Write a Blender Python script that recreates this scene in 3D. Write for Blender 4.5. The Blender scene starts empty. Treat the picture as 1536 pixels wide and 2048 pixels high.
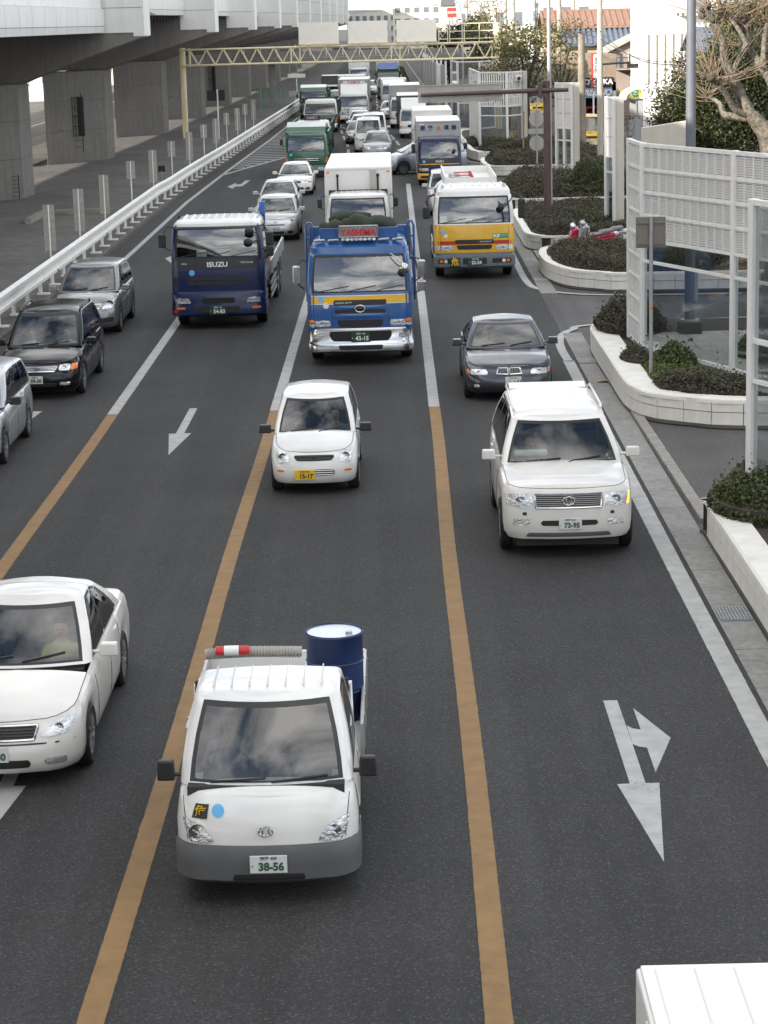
import bpy, math, random
from mathutils import Vector, Matrix
from mathutils.bvhtree import BVHTree
R = math.radians
random.seed(7)
SC = bpy.context.scene
COL = SC.collection

# ------------------------------------------------------------------ camera
YAW, PITCH, ROLL = R(-0.541), R(12.596), 0.026
CAM_H = 7.65
def cam_axes():
    cy, sy, cp, sp = math.cos(YAW), math.sin(YAW), math.cos(PITCH), math.sin(PITCH)
    f = Vector((sy*cp, cy*cp, -sp)); r = Vector((cy, -sy, 0)); d = f.cross(r)
    c, s = math.cos(ROLL), math.sin(ROLL)
    return f, c*r+s*d, -s*r+c*d
f_, r_, d_ = cam_axes()
cam = bpy.data.cameras.new('camera'); cam_o = bpy.data.objects.new('camera', cam); COL.objects.link(cam_o)
cam.sensor_fit = 'HORIZONTAL'; cam.sensor_width = 36.0; cam.lens = 4400/1536*36.0
cam.clip_start = 0.5; cam.clip_end = 6000
m3 = Matrix((r_, -d_, -f_)).transposed()
cam_o.matrix_world = Matrix.Translation((0, 0, CAM_H)) @ m3.to_4x4()
SC.camera = cam_o

# ------------------------------------------------------------------ sky, sun, exposure
SUN_EL, SUN_B = R(18.7), R(40)
to_sun = Vector((-math.cos(SUN_B)*math.cos(SUN_EL), -math.sin(SUN_B)*math.cos(SUN_EL), math.sin(SUN_EL)))
W = bpy.data.worlds.new('World'); SC.world = W; W.use_nodes = True
nt = W.node_tree; N = nt.nodes; L = nt.links; N.clear()
out = N.new('ShaderNodeOutputWorld'); bg = N.new('ShaderNodeBackground')
sky = N.new('ShaderNodeTexSky'); sky.sky_type = 'NISHITA'; sky.sun_disc = False
sky.sun_elevation = SUN_EL; sky.sun_rotation = math.atan2(to_sun.x, to_sun.y) % (2*math.pi)
sky.altitude = 20; sky.air_density = 1.0; sky.dust_density = 1.6; sky.ozone_density = 1.0
tc = N.new('ShaderNodeTexCoord'); sep = N.new('ShaderNodeSeparateXYZ'); L.new(tc.outputs['Generated'], sep.inputs[0])
mx = N.new('ShaderNodeMath'); mx.operation = 'MAXIMUM'; mx.inputs[1].default_value = 0.0; L.new(sep.outputs['Z'], mx.inputs[0])
ad = N.new('ShaderNodeMath'); ad.operation = 'ADD'; ad.inputs[1].default_value = 0.22; L.new(mx.outputs[0], ad.inputs[0])
dx = N.new('ShaderNodeMath'); dx.operation = 'DIVIDE'; L.new(sep.outputs['X'], dx.inputs[0]); L.new(ad.outputs[0], dx.inputs[1])
dy = N.new('ShaderNodeMath'); dy.operation = 'DIVIDE'; L.new(sep.outputs['Y'], dy.inputs[0]); L.new(ad.outputs[0], dy.inputs[1])
cb = N.new('ShaderNodeCombineXYZ'); L.new(dx.outputs[0], cb.inputs[0]); L.new(dy.outputs[0], cb.inputs[1])
nz = N.new('ShaderNodeTexNoise'); nz.inputs['Scale'].default_value = 1.7; nz.inputs['Detail'].default_value = 8
nz.inputs['Roughness'].default_value = 0.56; nz.inputs['Distortion'].default_value = 0.5; L.new(cb.outputs[0], nz.inputs['Vector'])
rp = N.new('ShaderNodeValToRGB'); rp.color_ramp.elements[0].position = 0.42; rp.color_ramp.elements[1].position = 0.62
L.new(nz.outputs['Fac'], rp.inputs[0])
cm = N.new('ShaderNodeMix'); cm.data_type = 'RGBA'; L.new(rp.outputs[0], cm.inputs['Factor']); L.new(sky.outputs[0], cm.inputs['A'])
cm.inputs['B'].default_value = (15.0, 14.6, 14.1, 1)
hz = N.new('ShaderNodeMapRange'); hz.inputs[1].default_value = 0.0; hz.inputs[2].default_value = 0.26; hz.inputs[3].default_value = 0.85; hz.inputs[4].default_value = 0.0
hz.interpolation_type = 'SMOOTHSTEP'; L.new(sep.outputs['Z'], hz.inputs[0])
hm_ = N.new('ShaderNodeMix'); hm_.data_type = 'RGBA'; L.new(hz.outputs[0], hm_.inputs['Factor']); L.new(cm.outputs['Result'], hm_.inputs['A']); hm_.inputs['B'].default_value = (5.0, 5.3, 5.8, 1)
L.new(hm_.outputs['Result'], bg.inputs['Color']); bg.inputs['Strength'].default_value = 0.11
L.new(bg.outputs[0], out.inputs[0])
sl = bpy.data.lights.new('sun', 'SUN'); sl.energy = 5.0; sl.angle = R(0.5); sl.color = (1.0, 0.93, 0.82)
so = bpy.data.objects.new('sun', sl); COL.objects.link(so); so.location = (-40, -30, 60)
so.rotation_euler = to_sun.to_track_quat('Z', 'Y').to_euler()
SC.view_settings.view_transform = 'Standard'; SC.view_settings.look = 'None'
SC.view_settings.gamma = 1.0; SC.view_settings.use_curve_mapping = False
SC.view_settings.exposure = 1.0
SC.render.engine = 'CYCLES'
SC.cycles.use_denoising = True; SC.cycles.max_bounces = 8; SC.cycles.transparent_max_bounces = 16
SC.cycles.caustics_reflective = False; SC.cycles.caustics_refractive = False

# ------------------------------------------------------------------ materials
MATS = {}
def M(name, col=(.5, .5, .5), rough=.5, metal=0., coat=0., spec=.5, var=0., vs=4., bump=0., bs=60., streak=0., emit=0., dirt=0., vs2=None):
    if name in MATS: return MATS[name]
    m = bpy.data.materials.new(name); m.use_nodes = True; MATS[name] = m
    t = m.node_tree; b = t.nodes['Principled BSDF']; lk = t.links.new
    b.inputs['Base Color'].default_value = (*col, 1); b.inputs['Roughness'].default_value = rough
    b.inputs['Metallic'].default_value = metal; b.inputs['Coat Weight'].default_value = coat
    b.inputs['Coat Roughness'].default_value = .04; b.inputs['Specular IOR Level'].default_value = spec
    if emit: b.inputs['Emission Color'].default_value = (*col, 1); b.inputs['Emission Strength'].default_value = emit
    if var or bump or streak or dirt:
        tcn = t.nodes.new('ShaderNodeTexCoord'); src = tcn.outputs['Object']
        cur = None
        def mul(fac_out, lo, hi, prev):
            mr = t.nodes.new('ShaderNodeMapRange'); mr.inputs[1].default_value = .3; mr.inputs[2].default_value = .7
            mr.inputs[3].default_value = lo; mr.inputs[4].default_value = hi; lk(fac_out, mr.inputs[0])
            if prev is None: return mr.outputs[0]
            q = t.nodes.new('ShaderNodeMath'); q.operation = 'MULTIPLY'; lk(prev, q.inputs[0]); lk(mr.outputs[0], q.inputs[1]); return q.outputs[0]
        if var:
            n = t.nodes.new('ShaderNodeTexNoise'); n.inputs['Scale'].default_value = vs; n.inputs['Detail'].default_value = 6
            n.inputs['Roughness'].default_value = .62; lk(src, n.inputs['Vector']); cur = mul(n.outputs['Fac'], 1-var, 1+var*.6, cur)
            if vs2:
                n = t.nodes.new('ShaderNodeTexNoise'); n.inputs['Scale'].default_value = vs2; n.inputs['Detail'].default_value = 4
                lk(src, n.inputs['Vector']); cur = mul(n.outputs['Fac'], 1-var, 1+var*.6, cur)
        if streak:
            mp = t.nodes.new('ShaderNodeMapping'); mp.inputs['Scale'].default_value = (3.0, 3.0, .22); lk(src, mp.inputs[0])
            n = t.nodes.new('ShaderNodeTexNoise'); n.inputs['Scale'].default_value = 1.6; n.inputs['Detail'].default_value = 7
            lk(mp.outputs[0], n.inputs['Vector']); cur = mul(n.outputs['Fac'], 1-streak, 1.05, cur)
        if dirt:   # grime that gathers low on a vehicle body
            n = t.nodes.new('ShaderNodeTexNoise'); n.inputs['Scale'].default_value = 2.2; n.inputs['Detail'].default_value = 6
            lk(src, n.inputs['Vector']); cur = mul(n.outputs['Fac'], 1-dirt, 1.0, cur)
            r2 = t.nodes.new('ShaderNodeMapRange'); r2.inputs[1].default_value = .35; r2.inputs[2].default_value = .7
            r2.inputs[3].default_value = rough; r2.inputs[4].default_value = min(1, rough+.12); lk(n.outputs['Fac'], r2.inputs[0]); lk(r2.outputs[0], b.inputs['Roughness'])
        if cur is not None:
            vm = t.nodes.new('ShaderNodeVectorMath'); vm.operation = 'SCALE'; vm.inputs[0].default_value = col; lk(cur, vm.inputs['Scale'])
            lk(vm.outputs[0], b.inputs['Base Color'])
        if bump:
            n = t.nodes.new('ShaderNodeTexNoise'); n.inputs['Scale'].default_value = bs; n.inputs['Detail'].default_value = 5; lk(src, n.inputs['Vector'])
            bp = t.nodes.new('ShaderNodeBump'); bp.inputs['Strength'].default_value = bump; bp.inputs['Distance'].default_value = .02
            lk(n.outputs['Fac'], bp.inputs['Height']); lk(bp.outputs[0], b.inputs['Normal'])
    return m
def paint(name, col, metal=0.0, rough=.28, dirt=.10):
    return M(name, col, rough, metal, coat=.7, dirt=dirt)
def glass(name, tint=(.5, .55, .55), alpha=.55, rough=.02, refl=1.0, ior=.12):
    """thin glass: tinted see-through sheet with fresnel reflection"""
    if name in MATS: return MATS[name]
    m = bpy.data.materials.new(name); m.use_nodes = True; MATS[name] = m
    t = m.node_tree; t.nodes.clear(); lk = t.links.new
    o = t.nodes.new('ShaderNodeOutputMaterial'); tr = t.nodes.new('ShaderNodeBsdfTransparent'); gl = t.nodes.new('ShaderNodeBsdfGlossy')
    tr.inputs[0].default_value = (*[c*alpha for c in tint], 1); gl.inputs['Roughness'].default_value = rough; gl.inputs['Color'].default_value = (refl, refl, refl, 1)
    fr = t.nodes.new('ShaderNodeLayerWeight'); fr.inputs[0].default_value = .5
    pw = t.nodes.new('ShaderNodeMath'); pw.operation = 'POWER'; pw.inputs[1].default_value = 4.0; lk(fr.outputs['Facing'], pw.inputs[0])
    f0 = t.nodes.new('ShaderNodeMath'); f0.operation = 'MULTIPLY_ADD'; f0.inputs[1].default_value = 1-ior; f0.inputs[2].default_value = ior; lk(pw.outputs[0], f0.inputs[0])   # Schlick
    mx = t.nodes.new('ShaderNodeMixShader'); lk(f0.outputs[0], mx.inputs[0]); lk(tr.outputs[0], mx.inputs[1]); lk(gl.outputs[0], mx.inputs[2])
    lk(mx.outputs[0], o.inputs[0]); return m

# ------------------------------------------------------------------ mesh building
class MB:
    def __init__(s): s.v = []; s.f = []; s.m = []
    def add(s, vs, fs, mi=0):
        o = len(s.v); s.v += [tuple(p) for p in vs]; s.f += [tuple(o+i for i in f) for f in fs]; s.m += [mi]*len(fs); return s
    def box(s, cx, cy, cz, sx, sy, sz, rz=0., mi=0, taper=1.):
        c, q = math.cos(rz), math.sin(rz); P = []
        for z in (-.5, .5):
            k = 1. if z < 0 else taper
            for x, y in ((-.5, -.5), (.5, -.5), (.5, .5), (-.5, .5)):
                a, b = x*sx*k, y*sy*k; P.append((cx+a*c-b*q, cy+a*q+b*c, cz+z*sz))
        return s.add(P, [(3, 2, 1, 0), (4, 5, 6, 7), (0, 1, 5, 4), (1, 2, 6, 5), (2, 3, 7, 6), (3, 0, 4, 7)], mi)
    def prism(s, poly, z0, z1, mi=0):
        n = len(poly); P = [(x, y, z0) for x, y in poly]+[(x, y, z1) for x, y in poly]
        return s.add(P, [tuple(range(n-1, -1, -1)), tuple(range(n, 2*n))]+[(i, (i+1) % n, n+(i+1) % n, n+i) for i in range(n)], mi)
    def prism_x(s, poly, x0, x1, mi=0):   # poly in (y,z)
        n = len(poly); P = [(x0, y, z) for y, z in poly]+[(x1, y, z) for y, z in poly]
        return s.add(P, [tuple(range(n)), tuple(range(2*n-1, n-1, -1))]+[(i, n+i, n+(i+1) % n, (i+1) % n) for i in range(n)], mi)
    def prism_y(s, poly, y0, y1, mi=0):   # poly in (x,z)
        n = len(poly); P = [(x, y0, z) for x, z in poly]+[(x, y1, z) for x, z in poly]
        return s.add(P, [tuple(range(n)), tuple(range(2*n-1, n-1, -1))]+[(i, n+i, n+(i+1) % n, (i+1) % n) for i in range(n)], mi)
    def bar(s, a, b, w, h, mi=0):   # rectangular bar from a to b
        a, b = Vector(a), Vector(b); d = (b-a).normalized(); up = Vector((0, 0, 1)) if abs(d.z) < .95 else Vector((0, 1, 0))
        x = d.cross(up).normalized()*w*.5; u = x.cross(d).normalized()*h*.5
        P = [p+i*x+j*u for p in (a, b) for i, j in ((-1, -1), (1, -1), (1, 1), (-1, 1))]
        return s.add(P, [(3, 2, 1, 0), (4, 5, 6, 7), (0, 1, 5, 4), (1, 2, 6, 5), (2, 3, 7, 6), (3, 0, 4, 7)], mi)
    def tube(s, pts, rad, n=10, mi=0, caps=True):
        pts = [Vector(p) for p in pts]; k = len(pts); rad = rad if isinstance(rad, (list, tuple)) else [rad]*k
        P = []; prev = None
        for i, p in enumerate(pts):
            d = ((pts[min(i+1, k-1)]-pts[max(i-1, 0)])).normalized()
            if prev is None:
                up = Vector((0, 0, 1)) if abs(d.z) < .9 else Vector((1, 0, 0)); a = d.cross(up).normalized()
            else:
                a = (prev-d*prev.dot(d)); a = a.normalized() if a.length > 1e-6 else d.orthogonal().normalized()
            prev = a; b = d.cross(a)
            for j in range(n):
                t = 2*math.pi*j/n; P.append(p+(a*math.cos(t)+b*math.sin(t))*rad[i])
        F = []
        for i in range(k-1):
            for j in range(n):
                F.append((i*n+j, i*n+(j+1) % n, (i+1)*n+(j+1) % n, (i+1)*n+j))
        if caps: F += [tuple(range(n-1, -1, -1)), tuple(range((k-1)*n, k*n))]
        return s.add(P, F, mi)
    def cyl(s, a, b, r, n=16, mi=0, r2=None): return s.tube([a, b], [r, r if r2 is None else r2], n, mi)
    def lathe(s, prof, n=24, axis='z', at=(0, 0, 0), mi=0):   # prof: (radius, height)
        P = []; k = len(prof)
        for r, h in prof:
            for j in range(n):
                t = 2*math.pi*j/n; c, q = math.cos(t)*r, math.sin(t)*r
                p = (c, q, h) if axis == 'z' else ((h, c, q) if axis == 'x' else (c, h, q))
                P.append((p[0]+at[0], p[1]+at[1], p[2]+at[2]))
        F = [(i*n+j, i*n+(j+1) % n, (i+1)*n+(j+1) % n, (i+1)*n+j) for i in range(k-1) for j in range(n)]
        return s.add(P, F, mi)
    def grid(s, rows, mi=0, flip=False):
        n = len(rows[0]); P = [p for r in rows for p in r]; F = []
        for i in range(len(rows)-1):
            for j in range(n-1):
                q = (i*n+j, i*n+j+1, (i+1)*n+j+1, (i+1)*n+j); F.append(q[::-1] if flip else q)
        return s.add(P, F, mi)
    def ell(s, c, r, n=12, k=8, mi=0):
        P = []; F = []
        for i in range(k+1):
            a = math.pi*i/k
            for j in range(n):
                t = 2*math.pi*j/n; P.append((c[0]+r[0]*math.sin(a)*math.cos(t), c[1]+r[1]*math.sin(a)*math.sin(t), c[2]-r[2]*math.cos(a)))
        for i in range(k):
            for j in range(n): F.append((i*n+j, i*n+(j+1) % n, (i+1)*n+(j+1) % n, (i+1)*n+j))
        return s.add(P, F, mi)
    def mesh(s, name, mats, smooth=None):
        me = bpy.data.meshes.new(name); me.from_pydata(s.v, [], s.f); me.validate()
        for m in (mats if isinstance(mats, (list, tuple)) else [mats]): me.materials.append(m)
        if isinstance(mats, (list, tuple)) and len(mats) > 1 and len(me.polygons) == len(s.m): me.polygons.foreach_set('material_index', s.m)
        if smooth:
            me.polygons.foreach_set('use_smooth', [True]*len(me.polygons))
            me.update(); me.set_sharp_from_angle(angle=R(smooth))
        me.update(); return me
    def build(s, name, mats, parent=None, smooth=None, bevel=0., loc=None, rz=0., fix=False):
        me = s.mesh(name, mats, smooth)
        if fix:
            import bmesh
            bm = bmesh.new(); bm.from_mesh(me); bmesh.ops.remove_doubles(bm, verts=bm.verts, dist=1e-5); bmesh.ops.recalc_face_normals(bm, faces=bm.faces); bm.to_mesh(me); bm.free()
        return link(name, me, parent, bevel, loc, rz)
def link(name, me, parent=None, bevel=0., loc=None, rz=0.):
    o = bpy.data.objects.new(name, me); COL.objects.link(o)
    if parent is not None: o.parent = parent
    if loc is not None: o.location = loc
    if rz: o.rotation_euler = (0, 0, rz)
    if bevel:
        b = o.modifiers.new('bevel', 'BEVEL'); b.width = bevel; b.segments = 2; b.limit_method = 'ANGLE'; b.angle_limit = R(40)
        b.harden_normals = False
    return o
def tag(o, label, cat, group=None):
    o['label'] = label; o['category'] = cat
    if group: o['group'] = group
    return o
def empty(name, loc, label, cat, group=None, rz=0.):
    o = bpy.data.objects.new(name, None); COL.objects.link(o); o.location = loc; o.rotation_euler = (0, 0, rz); o.empty_display_size = .2
    return tag(o, label, cat, group)
def struct(o, kind='structure'): o['kind'] = kind; return o
TEXTC = {}
def text(s, size, mat, parent, loc, rot=(R(90), 0, 0), ext=.003, align='CENTER', sx=1., bold=0., shear=0., name='lettering'):
    key = (s, size, mat.name, ext, align, bold, shear)
    if key not in TEXTC:
        cu = bpy.data.curves.new('lettering', 'FONT'); cu.body = s; cu.size = size; cu.extrude = ext; cu.align_x = align; cu.align_y = 'CENTER'; cu.offset = bold; cu.shear = shear
        cu.resolution_u = 3
        to = bpy.data.objects.new('tmp', cu); me = bpy.data.meshes.new_from_object(to); bpy.data.objects.remove(to)
        me.materials.clear(); me.materials.append(mat); TEXTC[key] = me
    o = link(name, TEXTC[key], parent); o.location = loc; o.rotation_euler = rot; o.scale = (sx, 1, 1); return o
def interp(tab, x):
    if x <= tab[0][0]: return tab[0][1]
    for (a, p), (b, q) in zip(tab, tab[1:]):
        if x <= b: return p+(q-p)*(x-a)/(b-a)
    return tab[-1][1]
def smoothi(tab, x):   # monotone cubic (pchip-like) interpolation
    n = len(tab)
    if x <= tab[0][0]: return tab[0][1]
    if x >= tab[-1][0]: return tab[-1][1]
    d = [(tab[i+1][1]-tab[i][1])/(tab[i+1][0]-tab[i][0]) for i in range(n-1)]
    def sl(i):
        if i == 0: return d[0]
        if i == n-1: return d[-1]
        return 0 if d[i-1]*d[i] <= 0 else 2*d[i-1]*d[i]/(d[i-1]+d[i])
    for i in range(n-1):
        a, b = tab[i][0], tab[i+1][0]
        if x <= b:
            h = b-a; t = (x-a)/h; p, q = tab[i][1], tab[i+1][1]; m0, m1 = sl(i)*h, sl(i+1)*h
            return (2*t**3-3*t*t+1)*p+(t**3-2*t*t+t)*m0+(-2*t**3+3*t*t)*q+(t**3-t*t)*m1
def bend(Y):   # sideways drift of the carriageway beyond the junction
    return smoothi([(0, 0), (112, 0), (135, -.3), (160, -1.3), (190, -2.1), (250, -2.6), (375, -3.3), (600, -4.2), (900, -5)], Y)
# ------------------------------------------------------------------ vehicles
BLK = M('black_rubber', (.012, .012, .013), .75, bump=.15, bs=90)
TRIM = M('black_trim', (.018, .018, .02), .42)
SEAL = M('window_seal', (.01, .01, .011), .35)
CHR = M('chrome', (.62, .63, .64), .14, 1.0, dirt=.25)
ALLOY = M('wheel_alloy', (.42, .42, .43), .34, .85, dirt=.35)
STEEL = M('wheel_steel', (.16, .16, .165), .5, .4, dirt=.3)
INTER = M('interior_fabric', (.035, .034, .034), .85, var=.25, vs=8)
INTERG = M('interior_grey', (.10, .10, .098), .85, var=.2, vs=8)
LAMP = M('lamp_reflector', (.72, .73, .74), .18, .75, bump=.9, bs=26)
LENS = glass('lamp_lens', (.95, .96, .97), .95)
AMBER = M('amber_lens', (.75, .18, .02), .2, coat=.5)
REDL = M('red_lens', (.45, .02, .015), .2, coat=.5)
GRILLE = M('grille_black', (.014, .014, .015), .5)
AGL = glass('windscreen_glass', (.76, .82, .80), .74, ior=.10)
TGL = glass('truck_windscreen', (.76, .82, .80), .80, ior=.16)
AGL2 = glass('tinted_side_glass', (.62, .66, .66), .62, ior=.08)
PLW = M('plate_white', (.62, .63, .62), .4); PLY = M('plate_yellow', (.75, .48, .01), .4); PLG = M('plate_green', (.012, .05, .022), .4)
PTG = M('plate_text_green', (.03, .10, .05), .5); PTW = M('plate_text_white', (.75, .77, .75), .5); PTB = M('plate_text_black', (.02, .02, .02), .5)
STK = M('sticker_blue', (.12, .42, .72), .4); STW = M('sticker_white', (.7, .7, .68), .4)
PAPER = M('paper', (.62, .70, .66), .7)
REDP = M('red_paint', (.5, .03, .03), .45)
CHAS = M('chassis_black', (.014, .014, .014), .6, var=.3, vs=4)

def half_outline(Wd, yf, yr, rf, rr, bf, br, ys, norm=False, tp=None, nc=5):
    P = []
    for k in range(5):
        x = (Wd-rf)*k/4; P.append((x, yf+bf*(x/Wd)**2, 'F'))
    yc = yf+bf*((Wd-rf)/Wd)**2
    for k in range(1, nc+1):
        a = math.pi/2*k/nc; P.append((Wd-rf+rf*math.sin(a), yc+rf*(1-math.cos(a))*(1.0), 'f'))
    y0 = yc+rf; ye = yr-br*((Wd-rr)/Wd)**2; y1 = ye-rr
    for t in ys:
        y = y0+(y1-y0)*t if norm else min(max(t, y0+.004), y1-.004); P.append((Wd, y, 'S'))
    for k in range(0, nc+1):
        a = math.pi/2*k/nc; P.append((Wd-rr+rr*math.cos(a), y1+rr*math.sin(a), 'r'))
    for k in range(3, -1, -1):
        x = (Wd-rr)*k/4; P.append((x, yr-br*(x/Wd)**2, 'R'))
    if tp: P = [(x*tp(y), y, s) for x, y, s in P]
    return P
def mirror_rows(rows):
    """rows of right-hand half outline points -> full loop rows (left rear .. front .. right rear)"""
    return [[(-x, y, z) for x, y, z in reversed(r)][:-1]+list(r) for r in rows]

LV = [(0, .06, .07, .06), (.10, .022, .018, .02), (.28, .004, 0, 0), (.48, 0, .004, 0), (.62, .0, .02, .01), (.8, .018, .055, .03), (.93, .036, .11, .07), (1, .085, .19, .13)]
def shell(root, p, paintm, roofm=None, glassm=None, sideglass=None):
    roofm = roofm or paintm; glassm = glassm or AGL; sideglass = sideglass or AGL2
    Lc, Wh = p['L'], p['W']
    tp = p.get('tp') or (lambda y: 1-.055*max(0, (Lc*.42-y)/(Lc*.42))**2.2-.05*max(0, (y-Lc*.6)/(Lc*.4))**2.2)
    arches = p.get('arch', []); lv = p.get('lv', LV)
    ys = set(i*Lc/16 for i in range(1, 16))
    for yc, rr in arches:
        for k in range(0, 13): ys.add(yc-rr*math.cos(math.pi*k/12))
        ys.add(yc-rr-.002); ys.add(yc+rr+.002)
    ys = sorted(ys)
    zs = lambda y: smoothi(p['sh'], y)
    def zb(x, y, seg, yside):
        z = p.get('zb', .2)
        if seg in 'SfrF':
            for yc, rr in arches:
                dd = abs(y-yc)
                if dd <= rr and x > Wh*.6: z = max(z, p.get('zaxle', .3)+math.sqrt(max(0, rr*rr-dd*dd)))
        return z
    rows = []
    for v, ds, df, dr in lv:
        o = half_outline(Wh-ds, df*p.get('nose', 1), Lc-dr*p.get('tail', 1), p.get('rf', .38), p.get('rr', .25), p.get('bf', .16), p.get('br', .08), ys, tp=tp)
        row = []
        for x, y, s in o:
            b = zb(x, y, s, None); t = zs(y); row.append((x, y, b+(t-b)*v if t > b else t))
        rows.append(row)
    body = MB(); body.grid(mirror_rows(rows))
    segs = [s for x, y, s in o]
    bo = body.build('body', paintm, root, smooth=38)
    # hood and rear deck close the top of the lower body
    top = rows[-1]; nx = 11
    def cap(mb, lo, hi, crown):
        rr_ = []
        for x, y, z in top:
            if lo <= y <= hi:
                rr_.append([(x*(2*k/(nx-1)-1), y-p.get('bulge', 0)*(1-(2*k/(nx-1)-1)**2)*0, z+crown*(1-abs(2*k/(nx-1)-1)**2.4)*min(1, x/(Wh*.5))) for k in range(nx)])
        if len(rr_) > 1: mb.grid(rr_, flip=True)
        return len(rr_) > 1
    allmb = MB(); allmb.add(body.v, body.f)
    if p.get('hood'):
        h = MB()
        if cap(h, -1, p['hood'], p.get('hcrown', .05)):
            ho = h.build('hood', paintm, root, smooth=40); allmb.add(h.v, h.f); allmb.add(h.v, h.f)
            ring = [q for q in top if q[1] < p['hood']-.05]; ring = [(-x, y, z) for x, y, z in ring[:0:-1]]+ring
            if not p.get('nogap'): gm = MB(); gm.tube([(x, y, z+.001) for x, y, z in ring], .0045, 5); gm.build('hood_gap', SEAL, ho)
            sc_ = [q for q in top if p['hood']-.12 <= q[1] <= p['hood']+.2]   # scuttle corners beside the windscreen foot
            if len(sc_) > 1:
                for s_ in (-1, 1): gm = MB(); gm.grid([[(s_*x*k, y, z+p.get('hcrown', .05)*(1-k**2.4)) for k in (.80, .9, 1.0)] for x, y, z in sc_]); gm.build('scuttle_corner', paintm, root, smooth=40)
    if p.get('deck'):
        h = MB()
        if cap(h, p['deck'], 99, p.get('dcrown', .02)): h.build('boot_lid', paintm, root, smooth=40)
    # greenhouse
    g = p['g']; wins = g['win']
    T = sorted(set([0, 1]+[a for w in wins for a in w[:2]]+[i/10 for i in range(1, 10)]))
    GV = [0, .045, .085, .3, .6, .88, .93, 1.0]
    grf, grr = g.get('rf', .13), g.get('rr', .13)
    def ol(v, inset=0.):
        Wg = g['W0']+(g['W1']-g['W0'])*v+.02*math.sin(math.pi*v)-inset
        yf = g['f0']+(g['f1']-g['f0'])*v-.03*math.sin(math.pi*v)+inset*1.4; yr = g['r0']+(g['r1']-g['r0'])*v+.03*math.sin(math.pi*v)-inset*1.2
        return half_outline(Wg, yf, yr, grf, grr, g.get('bf', .12), g.get('br', .06), T, norm=True)
    topo = ol(1.0); rz_ = lambda y: smoothi(g['roof'], y); bz = lambda y: smoothi(g['belt'], y)
    gr = []
    for v in GV:
        o2 = ol(v); row = []
        for (x, y, s), (xt, yt, _) in zip(o2, topo):
            zl = bz(y if v == 0 else ol(0)[len(row)][1]); row.append((x, y, zl+(rz_(yt)-zl)*v))
        gr.append(row)
    for ins, dz in ((.03, .022), (.08, .038)):
        gr.append([(x, y, rz_(yt)+dz) for (x, y, s), (_, yt, _) in zip(ol(1.0, ins), topo)])
    sg = [s for _, _, s in topo]; full = mirror_rows(gr); nF = len(sg); nT = len(full[0])
    roof = MB(); seal = MB(); panes = {}
    def cls(j, i):   # j level index, i half column index of the face between i and i+1
        s0, s1 = sg[i], sg[i+1]
        if j >= 7 or j < 1: return 'roof'
        if s0 == 'F' and s1 == 'F': k = 'front'
        elif s0 == 'R' and s1 == 'R' or (s0 == 'r' and s1 == 'R'): k = 'rear'
        elif s0 == 'S' and s1 == 'S':
            ti = i-(5+5); a, b = T[ti], T[ti+1]; k = None
            for q, w in enumerate(wins):
                if w[0] <= a+1e-6 and b <= w[1]+1e-6: k = 'side%d' % q
            if k is None: return 'seal' if g.get('blackpillar', True) and .1 < a < .9 and 2 <= j <= 5 else 'roof'
        elif s0 == 'F' and s1 == 'f': return 'seal' if 1 <= j <= 6 else 'roof'
        else: return 'roof'
        if k == 'rear' and g.get('norear'): return 'roof'
        return 'seal' if j in (1, 6) else k
    for j in range(len(full)-1):
        for c in range(nT-1):
            right = c >= nF-1; i = (c-(nF-1)) if right else (nF-2-c)
            k = cls(j, i); q = [full[j][c], full[j][c+1], full[j+1][c+1], full[j+1][c]]
            if k == 'roof': roof.add(q, [(0, 1, 2, 3)])
            elif k == 'seal': seal.add(q, [(0, 1, 2, 3)])
            else: panes.setdefault((k, right if k.startswith('side') else 0), MB()).add(q, [(0, 1, 2, 3)])
    # roof skin
    tr = gr[-1]; rr_ = []
    for x, y, z in tr:
        rr_.append([(x*(2*k/10-1), y, z+g.get('crown', .03)*(1-abs(2*k/10-1)**2.2)*min(1, x/(Wh*.4))) for k in range(11)])
    roof.grid(rr_, flip=True)
    ro = roof.build('roof', roofm, root, smooth=40, fix=True)
    so_ = seal.build('window_surround', SEAL, ro, smooth=40, fix=True)
    for (k, r), mb in panes.items():
        nm = {'front': 'windscreen', 'rear': 'rear_window'}.get(k, 'side_window')
        mb.build(nm, glassm if k == 'front' else sideglass, root, smooth=40, fix=True)
        allmb.add(mb.v, mb.f)
    allmb.add(seal.v, seal.f); allmb.add(roof.v, roof.f)
    return dict(body=bo, roof=ro, bvh=BVHTree.FromPolygons([Vector(q) for q in allmb.v], allmb.f))

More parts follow.
